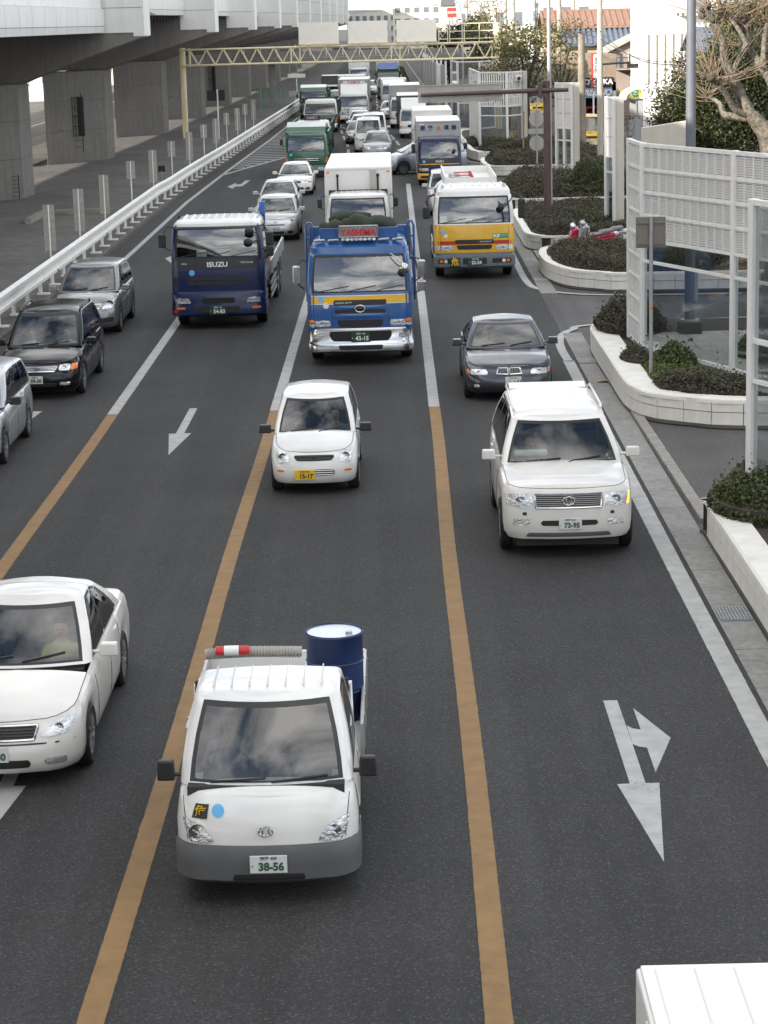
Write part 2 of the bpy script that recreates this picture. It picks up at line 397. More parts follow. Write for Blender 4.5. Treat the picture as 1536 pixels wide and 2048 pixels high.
def patch(bvh, c, n=8, m=5, rnd=.35, off=.006, depth=.03, bulge=0., axis='y', lim=None):
    """a sheet laid on a surface: corners c (BL, BR, TR, TL) in (x,z) seen from the front, or (y,z) from the side"""
    rows = []; last = None
    for j in range(m+1):
        row = []
        for i in range(n+1):
            u, v = 2*i/n-1, 2*j/m-1
            uu = u*math.sqrt(max(0, 1-rnd*v*v/2)); vv = v*math.sqrt(max(0, 1-rnd*u*u/2)); a, b = (uu+1)/2, (vv+1)/2
            x = (c[0][0]*(1-a)+c[1][0]*a)*(1-b)+(c[3][0]*(1-a)+c[2][0]*a)*b
            z = (c[0][1]*(1-a)+c[1][1]*a)*(1-b)+(c[3][1]*(1-a)+c[2][1]*a)*b
            bl = bulge*(1-u*u)*(1-v*v)
            if axis == 'y':
                h = bvh.ray_cast(Vector((x, -4, z)), Vector((0, 1, 0)))[0]
                y = h.y if h is not None and (lim is None or h.y < lim) else (last if last is not None else 0.); last = y
                row.append((x, y-off-bl, z))
            else:
                sgn = 1 if axis == 'x' else -1
                h = bvh.ray_cast(Vector((sgn*4, x, z)), Vector((-sgn, 0, 0)))[0]
                xx = h.x if h is not None else (last if last is not None else 0.); last = xx
                row.append((xx+sgn*(off+bl), x, z))
        rows.append(row)
    mb = MB(); mb.grid(rows)
    ring = [rows[0][i] for i in range(n+1)]+[rows[j][n] for j in range(1, m+1)]+[rows[m][i] for i in range(n-1, -1, -1)]+[rows[j][0] for j in range(m-1, 0, -1)]
    if axis == 'y': back = [(x, y+depth, z) for x, y, z in ring]
    else: back = [(x-(1 if axis == 'x' else -1)*depth, y, z) for x, y, z in ring]
    mb.grid([ring+[ring[0]], back+[back[0]]])
    return mb
def mir(c): return [(-c[1][0], c[1][1]), (-c[0][0], c[0][1]), (-c[3][0], c[3][1]), (-c[2][0], c[2][1])]
def rect(x0, z0, x1, z1): return [(x0, z0), (x1, z0), (x1, z1), (x0, z1)]

WCACHE = {}
def wheel(root, x, y, r, w, kind='alloy', dual=False):
    key = (r, w, kind)
    if key not in WCACHE:
        t = MB(); rr = r*(.66 if kind != 'truck' else .58)
        t.lathe([(rr, -w/2+.01), (r*.9, -w/2), (r*.975, -w/2+.02), (r, -w/2+.05), (r, w/2-.05), (r*.975, w/2-.02), (r*.9, w/2), (rr, w/2-.012)], 28, 'x')
        for k in (-.25, 0, .25): t.lathe([(r+.001, k*w-.008), (r+.004, k*w), (r+.001, k*w+.008)], 28, 'x')
        rm = MB()
        if kind == 'truck':
            for sg in (-1, 1): rm.lathe([(rr+.004, sg*(w/2-.01)), (rr*.93, sg*(w/2-.02)), (rr*.85, sg*(w/2-.09)), (rr*.5, sg*(w/2-.10)), (rr*.42, sg*(w/2-.02)), (rr*.3, sg*(w/2+.01)), (0.001, sg*(w/2+.012))], 24, 'x')
            for k in range(8):
                a = 2*math.pi*k/8; rm.cyl((w/2-.1, math.cos(a)*rr*.62, math.sin(a)*rr*.62), (w/2-.06, math.cos(a)*rr*.62, math.sin(a)*rr*.62), .02, 8)
        else:
            for sg in (-1, 1):
                rm.lathe([(rr+.004, sg*(w/2-.012)), (rr*.93, sg*(w/2-.016)), (rr*.9, sg*(w/2-.05))], 28, 'x')
                rm.lathe([(rr*.24, sg*(w/2-.03)), (rr*.2, sg*(w/2-.012)), (.001, sg*(w/2-.010))], 16, 'x')
                ns = 10 if kind == 'alloy' else 7
                for k in range(ns):
                    a = 2*math.pi*k/ns; ca, sa = math.cos(a), math.sin(a)
                    rm.bar((sg*(w/2-.024), ca*rr*.18, sa*rr*.18), (sg*(w/2-.026), ca*rr*.92, sa*rr*.92), rr*(.16 if kind == 'alloy' else .34), .02)
                rm.lathe([(rr*.9, sg*(w/2-.07)), (.001, sg*(w/2-.075))], 20, 'x', mi=1)
        WCACHE[key] = (t.mesh('tyre', BLK, 45), rm.mesh('rim', [STEEL if kind == 'truck' else ALLOY, GRILLE], 35))
    for s in ((-1, 1)):
        for dx in ((0, -w-.03) if dual else (0,)):
            wo = link('wheel', WCACHE[key][0], root); wo.location = (s*(x+dx), y, r)
            ro = link('rim', WCACHE[key][1], wo)
            if s < 0: ro.rotation_euler = (0, 0, math.pi)
def plate(root, x, y, z, kind, num, top='', big=False, tilt=0.):
    w, h = (.44, .22) if big else (.33, .165)
    mb = MB(); mb.box(0, 0, 0, w, .012, h); q = mb.build('number_plate', {'w': PLW, 'y': PLY, 'g': PLG}[kind], root, bevel=.006)
    q.location = (x, y, z); q.rotation_euler = (tilt, 0, 0)
    tm = {'w': PTG, 'y': PTB, 'g': PTW}[kind]
    text(num, h*.62, tm, q, (w*.07, -.008, -h*.14), bold=.004, sx=.95)
    if top: text(top, h*.24, tm, q, (0, -.008, h*.34))
    text('・', h*.4, tm, q, (-w*.43, -.008, -h*.12))
    return q
def mirror_pair(root, x, y, z, mat, sz=(.11, .07, .075), arm=.06):
    for s in (-1, 1):
        mb = MB(); mb.box(s*(x+arm+sz[0]*.8), y, z, sz[0]*1.9, sz[1]*1.8, sz[2]*1.9, 0, 0, .9)
        mb.bar((s*(x-.06), y+.05, z-sz[2]*.6), (s*(x+arm+.02), y+.02, z-sz[2]*.45), .05, .04)
        o = mb.build('wing_mirror', mat, root, smooth=60, bevel=min(sz)*.82); o.modifiers[0].segments = 4
        g = MB(); g.box(s*(x+arm+sz[0]*.8), y+sz[1]*.9, z, sz[0]*1.4, .01, sz[2]*1.4); g.build('mirror_glass', CHR, o)
def wipers(root, bvh, z0, segs, zt=.0):
    for (xa, za, xb, zb_) in segs:
        pts = []
        for k in range(9):
            t = k/8; x = xa+(xb-xa)*t; z = za+(zb_-za)*t
            h = bvh.ray_cast(Vector((x, -4, z)), Vector((0, 1, 0)))[0]
            if h is not None: pts.append((x, h.y-.018, z))
        if len(pts) > 2:
            mb = MB(); mb.tube(pts, .011, 6); mb.build('wiper', TRIM, root, smooth=60)
def seam(root, bvh, pts, axis, name='panel_gap', r=.005, mat=None):
    P = []
    for a, b in pts:
        if axis == 'y': h = bvh.ray_cast(Vector((a, -4, b)), Vector((0, 1, 0)))[0]
        else: h = bvh.ray_cast(Vector(((4 if axis == 'x' else -4), a, b)), Vector(((-1 if axis == 'x' else 1), 0, 0)))[0]
        if h is not None: P.append(h)
    if len(P) > 1:
        mb = MB(); mb.tube(P, r, 5); return mb.build(name, mat or SEAL, root)
def dense(pts, n=8):
    o = []
    for (a, b), (c, d) in zip(pts, pts[1:]):
        for k in range(n): o.append((a+(c-a)*k/n, b+(d-b)*k/n))
    return o+[pts[-1]]

def car(label, X, Y, p, paintm, rz=0., cat='car', group=None, name='car', detail=2, people=0):
    root = empty(name, (X, Y, 0), label, cat, group, rz)
    S = shell(root, p, paintm, p.get('roofmat'), sideglass=p.get('sideglass')); bvh = S['bvh']
    Lc, Wh = p['L'], p['W']; g = p['g']; wr = p.get('wr', .3)
    if detail > 1:
        wheel(root, Wh-.10, p['arch'][0][0], wr, .19, p.get('wheel', 'alloy')); wheel(root, Wh-.10, p['arch'][1][0], wr, .19, p.get('wheel', 'alloy'))
    else:
        wheel(root, Wh-.10, p['arch'][0][0], wr, .19, 'steel'); wheel(root, Wh-.10, p['arch'][1][0], wr, .19, 'steel')
    u = MB(); u.box(0, Lc/2, .34, 2*Wh-.46, Lc-.5, .36); u.box(0, Lc/2, .31, 2*Wh-.2, (p['arch'][1][0]-p['arch'][0][0])-2*wr-.2, .2); u.build('underbody', CHAS, root)
    # cabin
    bz = smoothi(g['belt'], g['f0']+.6); y0, y1 = g['f0']+.02, g['r0']-.05
    it = MB(); it.box(0, (y0+y1)/2, bz-.42, 2*g['W0']-.12, y1-y0, .1); it.box(0, g['f0']+.30, bz-.15, 2*g['W0']-.16, .5, .22)
    it.build('dashboard', INTER, root)
    ysd = g['f0']+p.get('seat', 1.05)
    for sx in (-1, 1):
        s = MB(); s.box(sx*Wh*.44, ysd+.08, bz-.02, .46, .14, .62, taper=.86); s.box(sx*Wh*.44, ysd+.08, bz+.37, .22, .09, .15, taper=.8); s.box(sx*Wh*.44, ysd-.2, bz-.32, .48, .5, .16)
        s.build('front_seat', INTERG, root, bevel=.05)
    if y1-ysd > 1.1:
        s = MB(); s.box(0, min(ysd+.95, y1-.25), bz-.04, 2*Wh-.5, .14, .55); s.build('rear_seat', INTERG, root, bevel=.05)
    if detail > 1:
        w = MB(); cx, cyy, cz = -Wh*.44, ysd-.48, bz-.02
        w.tube([(cx+.18*math.cos(t*math.pi/8), cyy-.08*math.sin(t*math.pi/8), cz+.17*math.sin(t*math.pi/8)) for t in range(17)], .014, 6); w.tube([(cx-.17, cyy, cz), (cx+.17, cyy, cz)], .02, 6)
        w.build('steering_wheel', TRIM, root, smooth=60)
    for d in p.get('front', []): d(root, bvh)
    if p.get('mir'): mirror_pair(root, *p['mir'], p.get('mirmat') or paintm)
    if detail > 1:
        zc = smoothi(g['belt'], g['f0'])
        wipers(root, bvh, zc, [(-Wh*.55, zc+.05, -Wh*.02, zc+.09), (Wh*.1, zc+.05, Wh*.6, zc+.10)])
        mm = MB(); zt = g['roof'][0][1]; mm.box(0, g['f1']+.02, zt-.12, .2, .03, .06); mm.build('rear_view_mirror', TRIM, root, bevel=.01)
        for side in ('x', 'nx'):
            for yy in p.get('doors', []):
                zt_ = smoothi(p['sh'], yy)-.02; seam(root, bvh, dense([(yy, zt_), (yy-.01, .30)]), side)
            for yy in p.get('handles', []):
                c = [(yy, 0), (yy+.2, 0), (yy+.2, .035), (yy, .035)]; zz = smoothi(p['sh'], yy)-.13
                patch(bvh, [(a, b+zz) for a, b in c], 4, 2, .3, .012, .02, .012, axis=side).build('door_handle', p.get('handlemat') or paintm, root, smooth=50)
    if people: seated(root, X, Y, ysd, bz, Wh, people, rz)
    return root
# ------------------------------------------------------------------ people inside the vehicles
SKIN = M('skin', (.48, .27, .19), .55); HAIR = M('hair_black', (.012, .011, .010), .5)
PCACHE = {}
def person_mesh(cloth):
    if cloth.name in PCACHE: return PCACHE[cloth.name]
    J = [((0, 0, .05), .15), ((0, .03, .28), .145), ((0, .04, .44), .155), ((0, .02, .56), .055), ((0, -.005, .63), .062), ((0, -.015, .70), .088), ((0, .0, .78), .085), ((0, .01, .83), .05)]
    E_ = [(i, i+1) for i in range(7)]
    for s in (-1, 1):
        b = len(J); J += [((s*.17, .04, .47), .062), ((s*.24, -.12, .27), .046), ((s*.16, -.36, .30), .034), ((s*.14, -.44, .33), .038), ((s*.12, -.47, .36), .02)]
        E_ += [(2, b), (b, b+1), (b+1, b+2), (b+2, b+3), (b+3, b+4)]
        b = len(J); J += [((s*.1, -.12, .05), .085), ((s*.11, -.45, .08), .062), ((s*.11, -.58, -.28), .045), ((s*.11, -.70, -.33), .04)]
        E_ += [(0, b), (b, b+1), (b+1, b+2), (b+2, b+3)]
    me = bpy.data.meshes.new('person'); me.from_pydata([j[0] for j in J], E_, [])
    o = bpy.data.objects.new('tmp', me); COL.objects.link(o)
    sk = o.modifiers.new('skin', 'SKIN'); sk.use_smooth_shade = True
    for i, (_, r) in enumerate(J): me.skin_vertices[0].data[i].radius = (r, r*.82 if i in (0, 1, 2) else r); me.skin_vertices[0].data[i].use_root = (i == 0)
    sb = o.modifiers.new('sub', 'SUBSURF'); sb.levels = 2; sb.render_levels = 2
    dg = bpy.context.evaluated_depsgraph_get(); m2 = bpy.data.meshes.new_from_object(o.evaluated_get(dg)); bpy.data.objects.remove(o)
    m2.materials.clear(); m2.materials.append(cloth); m2.materials.append(SKIN)
    for f in m2.polygons:
        c = f.center; f.material_index = 1 if (c.z > .565 or (c.y < -.34 and c.z > .2)) else 0; f.use_smooth = True
    PCACHE[cloth.name] = m2; return m2
hm = MB(); hm.ell((0, .02, .755), (.098, .105, .10), 14, 10); HAIRM = hm.mesh('hair', HAIR, 60)
HAIRM.transform(Matrix.Translation((0, 0, 0)))
em = MB()
for s in (-1, 1): em.ell((s*.033, -.098, .725), (.013, .007, .008), 8, 6)
em.ell((0, -.098, .66), (.022, .008, .006), 8, 6); FACEM = em.mesh('face_features', HAIR, 60)
nm_ = MB(); nm_.ell((0, -.105, .695), (.013, .018, .022), 8, 6); NOSEM = nm_.mesh('nose', SKIN, 60)
CLOTHS = [M('cloth_dark', (.03, .032, .04), .8), M('cloth_grey', (.22, .22, .22), .8), M('cloth_white', (.6, .6, .6), .8), M('cloth_yellow', (.45, .4, .06), .8)]
def seated_one(vx, vy, x, y, z, label, cl, cap=None):
    o = link('person', person_mesh(CLOTHS[cl])); o.location = (vx+x, vy+y, z)
    tag(o, label, 'person')
    h = link('hair', HAIRM, o); h.location = (0, .012, .028)
    link('face_features', FACEM, o); link('nose', NOSEM, o)
    return o
def seated(root, X, Y, ysd, bz, Wh, spec, rz):
    for side, label, cl in spec: seated_one(X, Y, side*Wh*.44, ysd-.16, bz-.54, label, cl)

# ------------------------------------------------------------------ front details for cars
def d_light(c, turn=None, bulge=.02, tm=None):
    def f(root, bvh):
        for cc in (c, mir(c)):
            o = patch(bvh, cc, 10, 6, .45, .004, .03, 0).build('headlight', LAMP, root, smooth=50)
            patch(bvh, cc, 10, 6, .45, .016, .03, bulge).build('lens', LENS, o, smooth=50)
            xm = sum(a for a, b in cc)/4; zm = sum(b for a, b in cc)/4; h = (cc[3][1]-cc[0][1])*.28
            q = bvh.ray_cast(Vector((xm, -4, zm)), Vector((0, 1, 0)))[0]
            if q is not None:
                mb = MB(); mb.lathe([(h*1.25, -.012), (h, -.006), (h*.5, -.004), (.001, -.012)], 16, 'y', (xm, q.y, zm)); mb.build('bulb', CHR, o, smooth=40)
        if turn:
            for cc, mm in ((turn, tm or AMBER), (mir(turn), AMBER if tm is None else LAMP)): patch(bvh, cc, 5, 4, .3, .012, .03, .01).build('turn_signal', mm, root, smooth=50)
    return f
def d_patch(name, c, mat, both=False, rnd=.3, off=.006, bulge=0., depth=.03, child=None):
    def f(root, bvh):
        for cc in ([c, mir(c)] if both else [c]):
            o = patch(bvh, cc, 10, 5, rnd, off, depth, bulge).build(name, mat, root, smooth=50)
            if child: child(o, bvh, cc)
    return f
def d_grille(c, nbar, mat, frame=None, rnd=.3, vert=False):
    def f(root, bvh):
        o = patch(bvh, c, 12, 5, rnd, .004, .03).build('grille', GRILLE, root, smooth=50)
        x0 = min(a for a, b in c); x1 = max(a for a, b in c); z0 = (c[0][1]+c[1][1])/2; z1 = (c[2][1]+c[3][1])/2
        for k in range(nbar):
            t = (k+.5)/nbar; 
            if vert: pts = [(x0+(x1-x0)*t, z0+.01), (x0+(x1-x0)*t, z1-.01)]
            else:
                xa = c[0][0]+(c[3][0]-c[0][0])*t; xb = c[1][0]+(c[2][0]-c[1][0])*t; pts = [(xa+.015, z0+(z1-z0)*t), (xb-.015, z0+(z1-z0)*t)]
            s = seam(o, bvh, dense(pts, 10), 'y', 'grille_bar', .008, mat)
            if s: s.location = (0, -.010, 0)
        if frame:
            s = seam(o, bvh, dense([c[0], c[1], c[2], c[3], c[0]], 10), 'y', 'grille_frame', .014, frame)
            if s: s.location = (0, -.008, 0)
    return f
def d_plate(x, z, kind, num, top='', tilt=0., big=False):
    def f(root, bvh):
        h = [q.y for q in (bvh.ray_cast(Vector((x+dx, -4, z+dz)), Vector((0, 1, 0)))[0] for dx in (-.15, 0, .15) for dz in (-.05, .06)) if q is not None]
        plate(root, x, (min(h) if h else 0)-.016, z, kind, num, top, big, tilt)
    return f
def d_badge(x, z, r, kind='ring', mat=None):
    def f(root, bvh):
        q = bvh.ray_cast(Vector((x, -4, z)), Vector((0, 1, 0)))[0]; y = (q.y if q is not None else 0)-.02
        mb = MB(); m_ = mat or CHR
        if kind == 'ring': mb.tube([(x+r*math.cos(t*math.pi/10), y, z+r*.72*math.sin(t*math.pi/10)) for t in range(21)], r*.13, 6); mb.tube([(x+r*.45*math.cos(t*math.pi/8), y, z+r*.68*math.sin(t*math.pi/8)) for t in range(17)], r*.1, 6)
        elif kind == 'H':
            for s in (-1, 1): mb.bar((x+s*r*.6, y, z-r*.7), (x+s*r*.7, y, z+r*.7), r*.3, .01)
            mb.bar((x-r*.6, y, z), (x+r*.6, y, z), .01, r*.28)
        elif kind == 'tri':
            for k in range(3):
                a = math.pi/2+k*2*math.pi/3; c_, s_ = math.cos(a), math.sin(a); n_ = (-s_, c_)
                P = [(x, z), (x+c_*r*.5+n_[0]*r*.3, z+s_*r*.5+n_[1]*r*.3), (x+c_*r, z+s_*r), (x+c_*r*.5-n_[0]*r*.3, z+s_*r*.5-n_[1]*r*.3)]
                mb.prism_y(P, y-.005, y+.01)
        elif kind == 'disc': mb.lathe([(r, .012), (r, 0), (r*.9, -.008), (.001, -.010)], 20, 'y', (x, y+.012, z))
        mb.build('badge', m_, root, smooth=40)
    return f

WHITE = paint('paint_white', (.72, .72, .70), dirt=.13); PEARL = paint('paint_pearl', (.69, .675, .635), dirt=.11)
SILV = paint('paint_silver', (.50, .51, .52), .75, .34); SILVB = paint('paint_silver_blue', (.42, .45, .52), .7, .34); GREYM = paint('paint_grey', (.23, .235, .245), .7, .34)
BLACKP = M('paint_black', (.006, .006, .007), .16, spec=.32, coat=.12); GUN = paint('paint_gunmetal', (.055, .058, .075), .6, .28)
SILVD = paint('paint_silver_far', (.36, .37, .38), .6, .36)

def sedan(L_, W_, H, **k):
    c = k.get('cowl', 1.12); hz = k.get('hz', .70); cz = k.get('cz', .92); bz = k.get('bz', .95)
    p = dict(L=L_, W=W_, arch=[(k.get('ax0', .86), .36), (k.get('ax1', L_-1.02), .36)], zb=.19, zaxle=.29, wr=k.get('wr', .30),
             sh=[(0, hz-.03), (.22, hz+.02), (c*.6, hz+.14), (c+.15, cz-.04), (L_*.5, bz), (L_*.78, bz+.02), (L_-.3, k.get('dz', .97)), (L_, k.get('dz', .97)-.04)],
             hood=c+.16, deck=k.get('rear', L_-1.15)-.12, hcrown=.045, rf=.40, rr=.28, bf=.17,
             g=dict(W0=W_-.065, W1=W_-.27, f0=c, f1=c+k.get('ws', .92), r0=k.get('rear', L_-1.0)+.05, r1=k.get('rear', L_-1.0)-.62,
                    belt=[(c-.05, cz), (c+.5, bz-.01), (L_*.5, bz), (L_-1, k.get('dz', .97))], roof=[(c+.9, H-.09), (c+1.6, H-.045), (L_-1.7, H-.09)],
                    win=[(.03, .42), (.46, .84)], rf=.12, rr=.16, bf=.15, crown=.035), doors=[c+.16, c+1.25, L_-1.45], handles=[c+.98, L_-1.75], seat=1.12,
             mir=(W_-.05, c+.42, bz+.07))
    for q in k.get('over', {}): p[q] = k['over'][q]
    return p
def wagon(L_, W_, H, **k):
    c = k.get('cowl', .95); hz = k.get('hz', .78); cz = k.get('cz', 1.0); bz = k.get('bz', 1.02)
    wins = k.get('win', [(.03, .36), (.39, .68), (.71, .95)])
    p = dict(L=L_, W=W_, arch=[(k.get('ax0', .82), .36), (k.get('ax1', L_-.85), .36)], zb=.2, zaxle=.30, wr=k.get('wr', .31),
             sh=[(0, hz-.04), (.2, hz+.02), (c*.6, hz+.13), (c+.15, cz-.03), (L_*.5, bz), (L_, bz+.02)],
             hood=c+.16, hcrown=.05, rf=k.get('rf', .38), rr=.2, bf=.15, br=.05, tail=.4,
             g=dict(W0=W_-.06, W1=W_-k.get('tum', .20), f0=c, f1=c+k.get('ws', .85), r0=L_-.06, r1=L_-k.get('rk', .35),
                    belt=[(c-.05, cz), (c+.5, bz-.01), (L_*.5, bz), (L_, bz+.02)], roof=[(c+.8, H-.10), (c+1.5, H-.045), (L_-.3, H-.08)],
                    win=wins, rf=k.get('grf', .12), rr=.14, bf=.14, crown=.035), doors=[c+.14, c+1.15, c+2.05], handles=[c+.9, c+1.8], seat=1.05,
             mir=(W_-.05, c+.38, bz+.06))
    for q in k.get('over', {}): p[q] = k['over'][q]
    return p

# ------------------------------------------------------------------ trucks
TLV = [(0, .0, .0, 0), (.3, 0, 0, 0), (.75, 0, .015, 0), (1, .005, .04, 0)]
def loft(W_, yf, yr, zs, rf, bf, ins=None, mat=None, root=None, name='bumper', smooth=40):
    """rounded block seen in plan: levels zs with insets"""
    rows = []
    for i, z in enumerate(zs):
        d = ins[i] if ins else 0
        o = half_outline(W_-d, yf+d, yr, rf, .02, bf, 0, [.3, .7], norm=True); rows.append([(x, y, z) for x, y, s in o])
    mb = MB(); F = mirror_rows(rows); mb.grid(F)
    for row, fl in ((rows[0], False), (rows[-1], True)):
        mb.grid([[(x*(2*k/8-1), y, z) for k in range(9)] for x, y, z in row], flip=fl)
    return mb.build(name, mat, root, smooth=smooth)
def truck_cab(root, p, paintm, roofm=None):
    Wc, Lc = p['W'], p['Lc']; zb, zw, zt, zr = p['zb'], p['zw'], p['zt'], p['zr']
    rk = p.get('rake', .20)
    q = dict(L=Lc, W=Wc, zb=zb, zaxle=p['wr'], arch=[(p['axle'], p['wr']+.11)], lv=TLV, sh=[(0, zw), (Lc, zw)], rf=p.get('rf', .2), rr=.03, bf=p.get('bf', .07), br=0, tp=lambda y: 1,
             g=dict(W0=Wc-.006, W1=Wc-p.get('tum', .07), f0=.045, f1=.045+rk, r0=Lc-.002, r1=Lc-.04, belt=[(0, zw), (Lc, zw)], roof=[(0, zt), (Lc, zt)],
                    win=[(.10, .66)], rf=.16, rr=.05, bf=.07, br=0, crown=.02, norear=True, blackpillar=False))
    S = shell(root, q, paintm, p.get('pillarm') or roofm or paintm, TGL); bvh = S['bvh']
    # raised roof
    zs = [zt+.02, zt+(zr-zt)*.5, zt+(zr-zt)*.85, zr]; rows = []
    for i, z in enumerate(zs):
        d = [.02, .03, .09, .2][i]; o = half_outline(Wc-p.get('tum', .07)-d, .045+rk+d*p.get('roofslope', 1.4), Lc-.05-d*.3, .18, .05, .06, 0, [.3, .7], norm=True); rows.append([(x, y, z) for x, y, s in o])
    mb = MB(); mb.grid(mirror_rows(rows)); mb.grid([[(x*(2*k/8-1), y, z+.015*(1-(2*k/8-1)**2)) for k in range(9)] for x, y, z in rows[-1]], flip=True)
    rf = mb.build('roof_panel', roofm or paintm, root, smooth=40)
    if p.get('ribs'):
        for k in range(p['ribs']):
            x = (k-(p['ribs']-1)/2)*2*(Wc-.32)/(p['ribs']-1); b = MB(); b.bar((x, .045+rk+.34, zr+.012), (x, Lc-.25, zr+.016), .05, .035); b.build('roof_rib', roofm or paintm, rf, bevel=.012)
    # cabin inside
    it = MB(); it.box(0, .42, zw-.08, 2*Wc-.1, .55, .16); it.box(0, Lc/2+.1, zw-.55, 2*Wc-.1, Lc-.3, .1); it.box(0, Lc-.08, zw+.4, 2*Wc-.12, .06, (zt-zw)+.3); it.build('dashboard', INTER, root)
    for sx in (-1, 1):
        s = MB(); s.box(sx*Wc*.5, 1.15, zw-.02, .48, .13, .7, taper=.88); s.box(sx*Wc*.5, 1.15, zw+.4, .24, .09, .14); s.build('seat', INTERG, root, bevel=.05)
    w = MB(); w.tube([(-Wc*.5+.22*math.cos(t*math.pi/8), .62-.13*math.sin(t*math.pi/8), zw+.08+.14*math.sin(t*math.pi/8)) for t in range(17)], .016, 6); w.build('steering_wheel', TRIM, root, smooth=60)
    wz = zw+.07
    wipers(root, bvh, wz, [(-Wc*.78, wz, -Wc*.2, wz+.12), (-Wc*.22, wz, Wc*.3, wz+.12), (Wc*.3, wz, Wc*.82, wz+.12)][:p.get('nwip', 3)])
    wheel(root, Wc-.17, p['axle'], p['wr'], .27, 'truck')
    st = MB()
    for sx in (-1, 1): st.box(sx*(Wc-.12), p['axle']-.02, .62, .2, 1.2, .06)
    return bvh
def big_mirror(root, s, x, y, z, w, h, mat, arm_top, second=None):
    for (zz, hh) in [(z, h)]+([second] if second else []):
        mb = MB(); mb.box(s*x, y, zz, w, .1, hh); o = mb.build('side_mirror', mat, root, bevel=.035)
        g = MB(); g.box(s*x, y+.055, zz, w*.82, .01, hh*.86); g.build('mirror_glass', CHR, o)
        a = MB(); a.tube([(s*(x-w*.2), y, zz+hh*.55), (s*(x-w*.7), y+.05, arm_top), (s*(x-w*1.25), y+.18, arm_top-.05)], .016, 6); a.tube([(s*(x-w*.2), y, zz-hh*.5), (s*(x-w*.9), y+.12, zz-hh*.8)], .014, 6)
        a.build('mirror_arm', TRIM, o, smooth=60)
def chassis(root, y0, y1, axles, wr, W_=1.22, dual=True):
    mb = MB()
    for s in (-1, 1): mb.box(s*.42, (y0+y1)/2, .85, .09, y1-y0, .26)
    for k in range(int((y1-y0)/1.2)): mb.box(0, y0+.6+1.2*k, .85, .8, .1, .18)
    mb.box(0, (y0+y1)/2-1, .72, 1.5, 1.2, .4); mb.box(0, y0/2+.2, .62, 2*W_-.62, y0+.2, .36); mb.box(0, (y0+y1)/2, .66, 2*W_-.9, y1-y0, .3)  # wide underbody blocks added to keep light from leaking under the truck
    mb.build('chassis', CHAS, root)
    for a in axles: wheel(root, W_-.15, a, wr, .25, 'truck', dual)
def guards(root, x, y0, y1, mat):
    for s in (-1, 1):
        for z in (.5, .68, .86):
            mb = MB(); mb.bar((s*x, y0, z), (s*x, y1, z), .03, .09); mb.build('side_guard', mat, root)
def cargo_box(root, W_, y0, y1, z0, z1, mat, edge=None, roofm=None):
    mb = MB(); mb.box(0, (y0+y1)/2, (z0+z1)/2, 2*W_, y1-y0, z1-z0); o = mb.build('cargo_box', mat, root, bevel=.02)
    e = edge or mat
    for s in (-1, 1):
        mb = MB(); mb.box(s*(W_-.03), y0-.006, (z0+z1)/2, .07, .03, z1-z0+.01); mb.build('corner_post', e, o, bevel=.01)
        mb = MB(); mb.box(s*(W_+.0), (y0+y1)/2, z0+.06, .03, y1-y0, .14); mb.build('lower_rail', e, o)
        n = max(2, int((y1-y0)/.6))
        for k in range(1, n):
            mb = MB(); mb.box(s*(W_+.004), y0+(y1-y0)*k/n, (z0+z1)/2, .012, .03, z1-z0-.1); mb.build('side_seam', e, o)
    mb = MB(); mb.box(0, y0-.004, z1-.03, 2*W_-.1, .03, .06); mb.build('top_rail', e, o, bevel=.01)
    rp = MB(); rp.box(0, (y0+y1)/2, z1+.012, 2*W_-.05, y1-y0-.05, .03); rp.build('roof_panel', roofm or M('cargo_roof_white', (.78, .78, .76), .35), o, bevel=.01)
    return o
def front_lights(root, bvh, x0, x1, z0, z1, turn=None):
    d_light(rect(x0, z0, x1, z1), None, .01)(root, bvh)
    if turn: d_patch('turn_signal', rect(*turn), AMBER, True, .2, .012, .01)(root, bvh)
def bumper_bvh(o):
    me = o.data; return BVHTree.FromPolygons([v.co.copy() for v in me.vertices], [tuple(f.vertices) for f in me.polygons])
def round_sticker(root, bvh, x, z, r, mat):
    q = bvh.ray_cast(Vector((x, -4, z)), Vector((0, 1, 0)))[0]; y = q.y if q is not None else 0
    patch(bvh, rect(x-r, z-r, x+r, z+r), 10, 10, 1.0, .008, .01).build('round_sticker', mat, root, smooth=50)
def wind_text(root, bvh, s, x, z, size, mat, **k):
    q = bvh.ray_cast(Vector((x, -4, z)), Vector((0, 1, 0)))[0]; y = q.y if q is not None else 0
    return text(s, size, mat, root, (x, y-.012, z), **k)
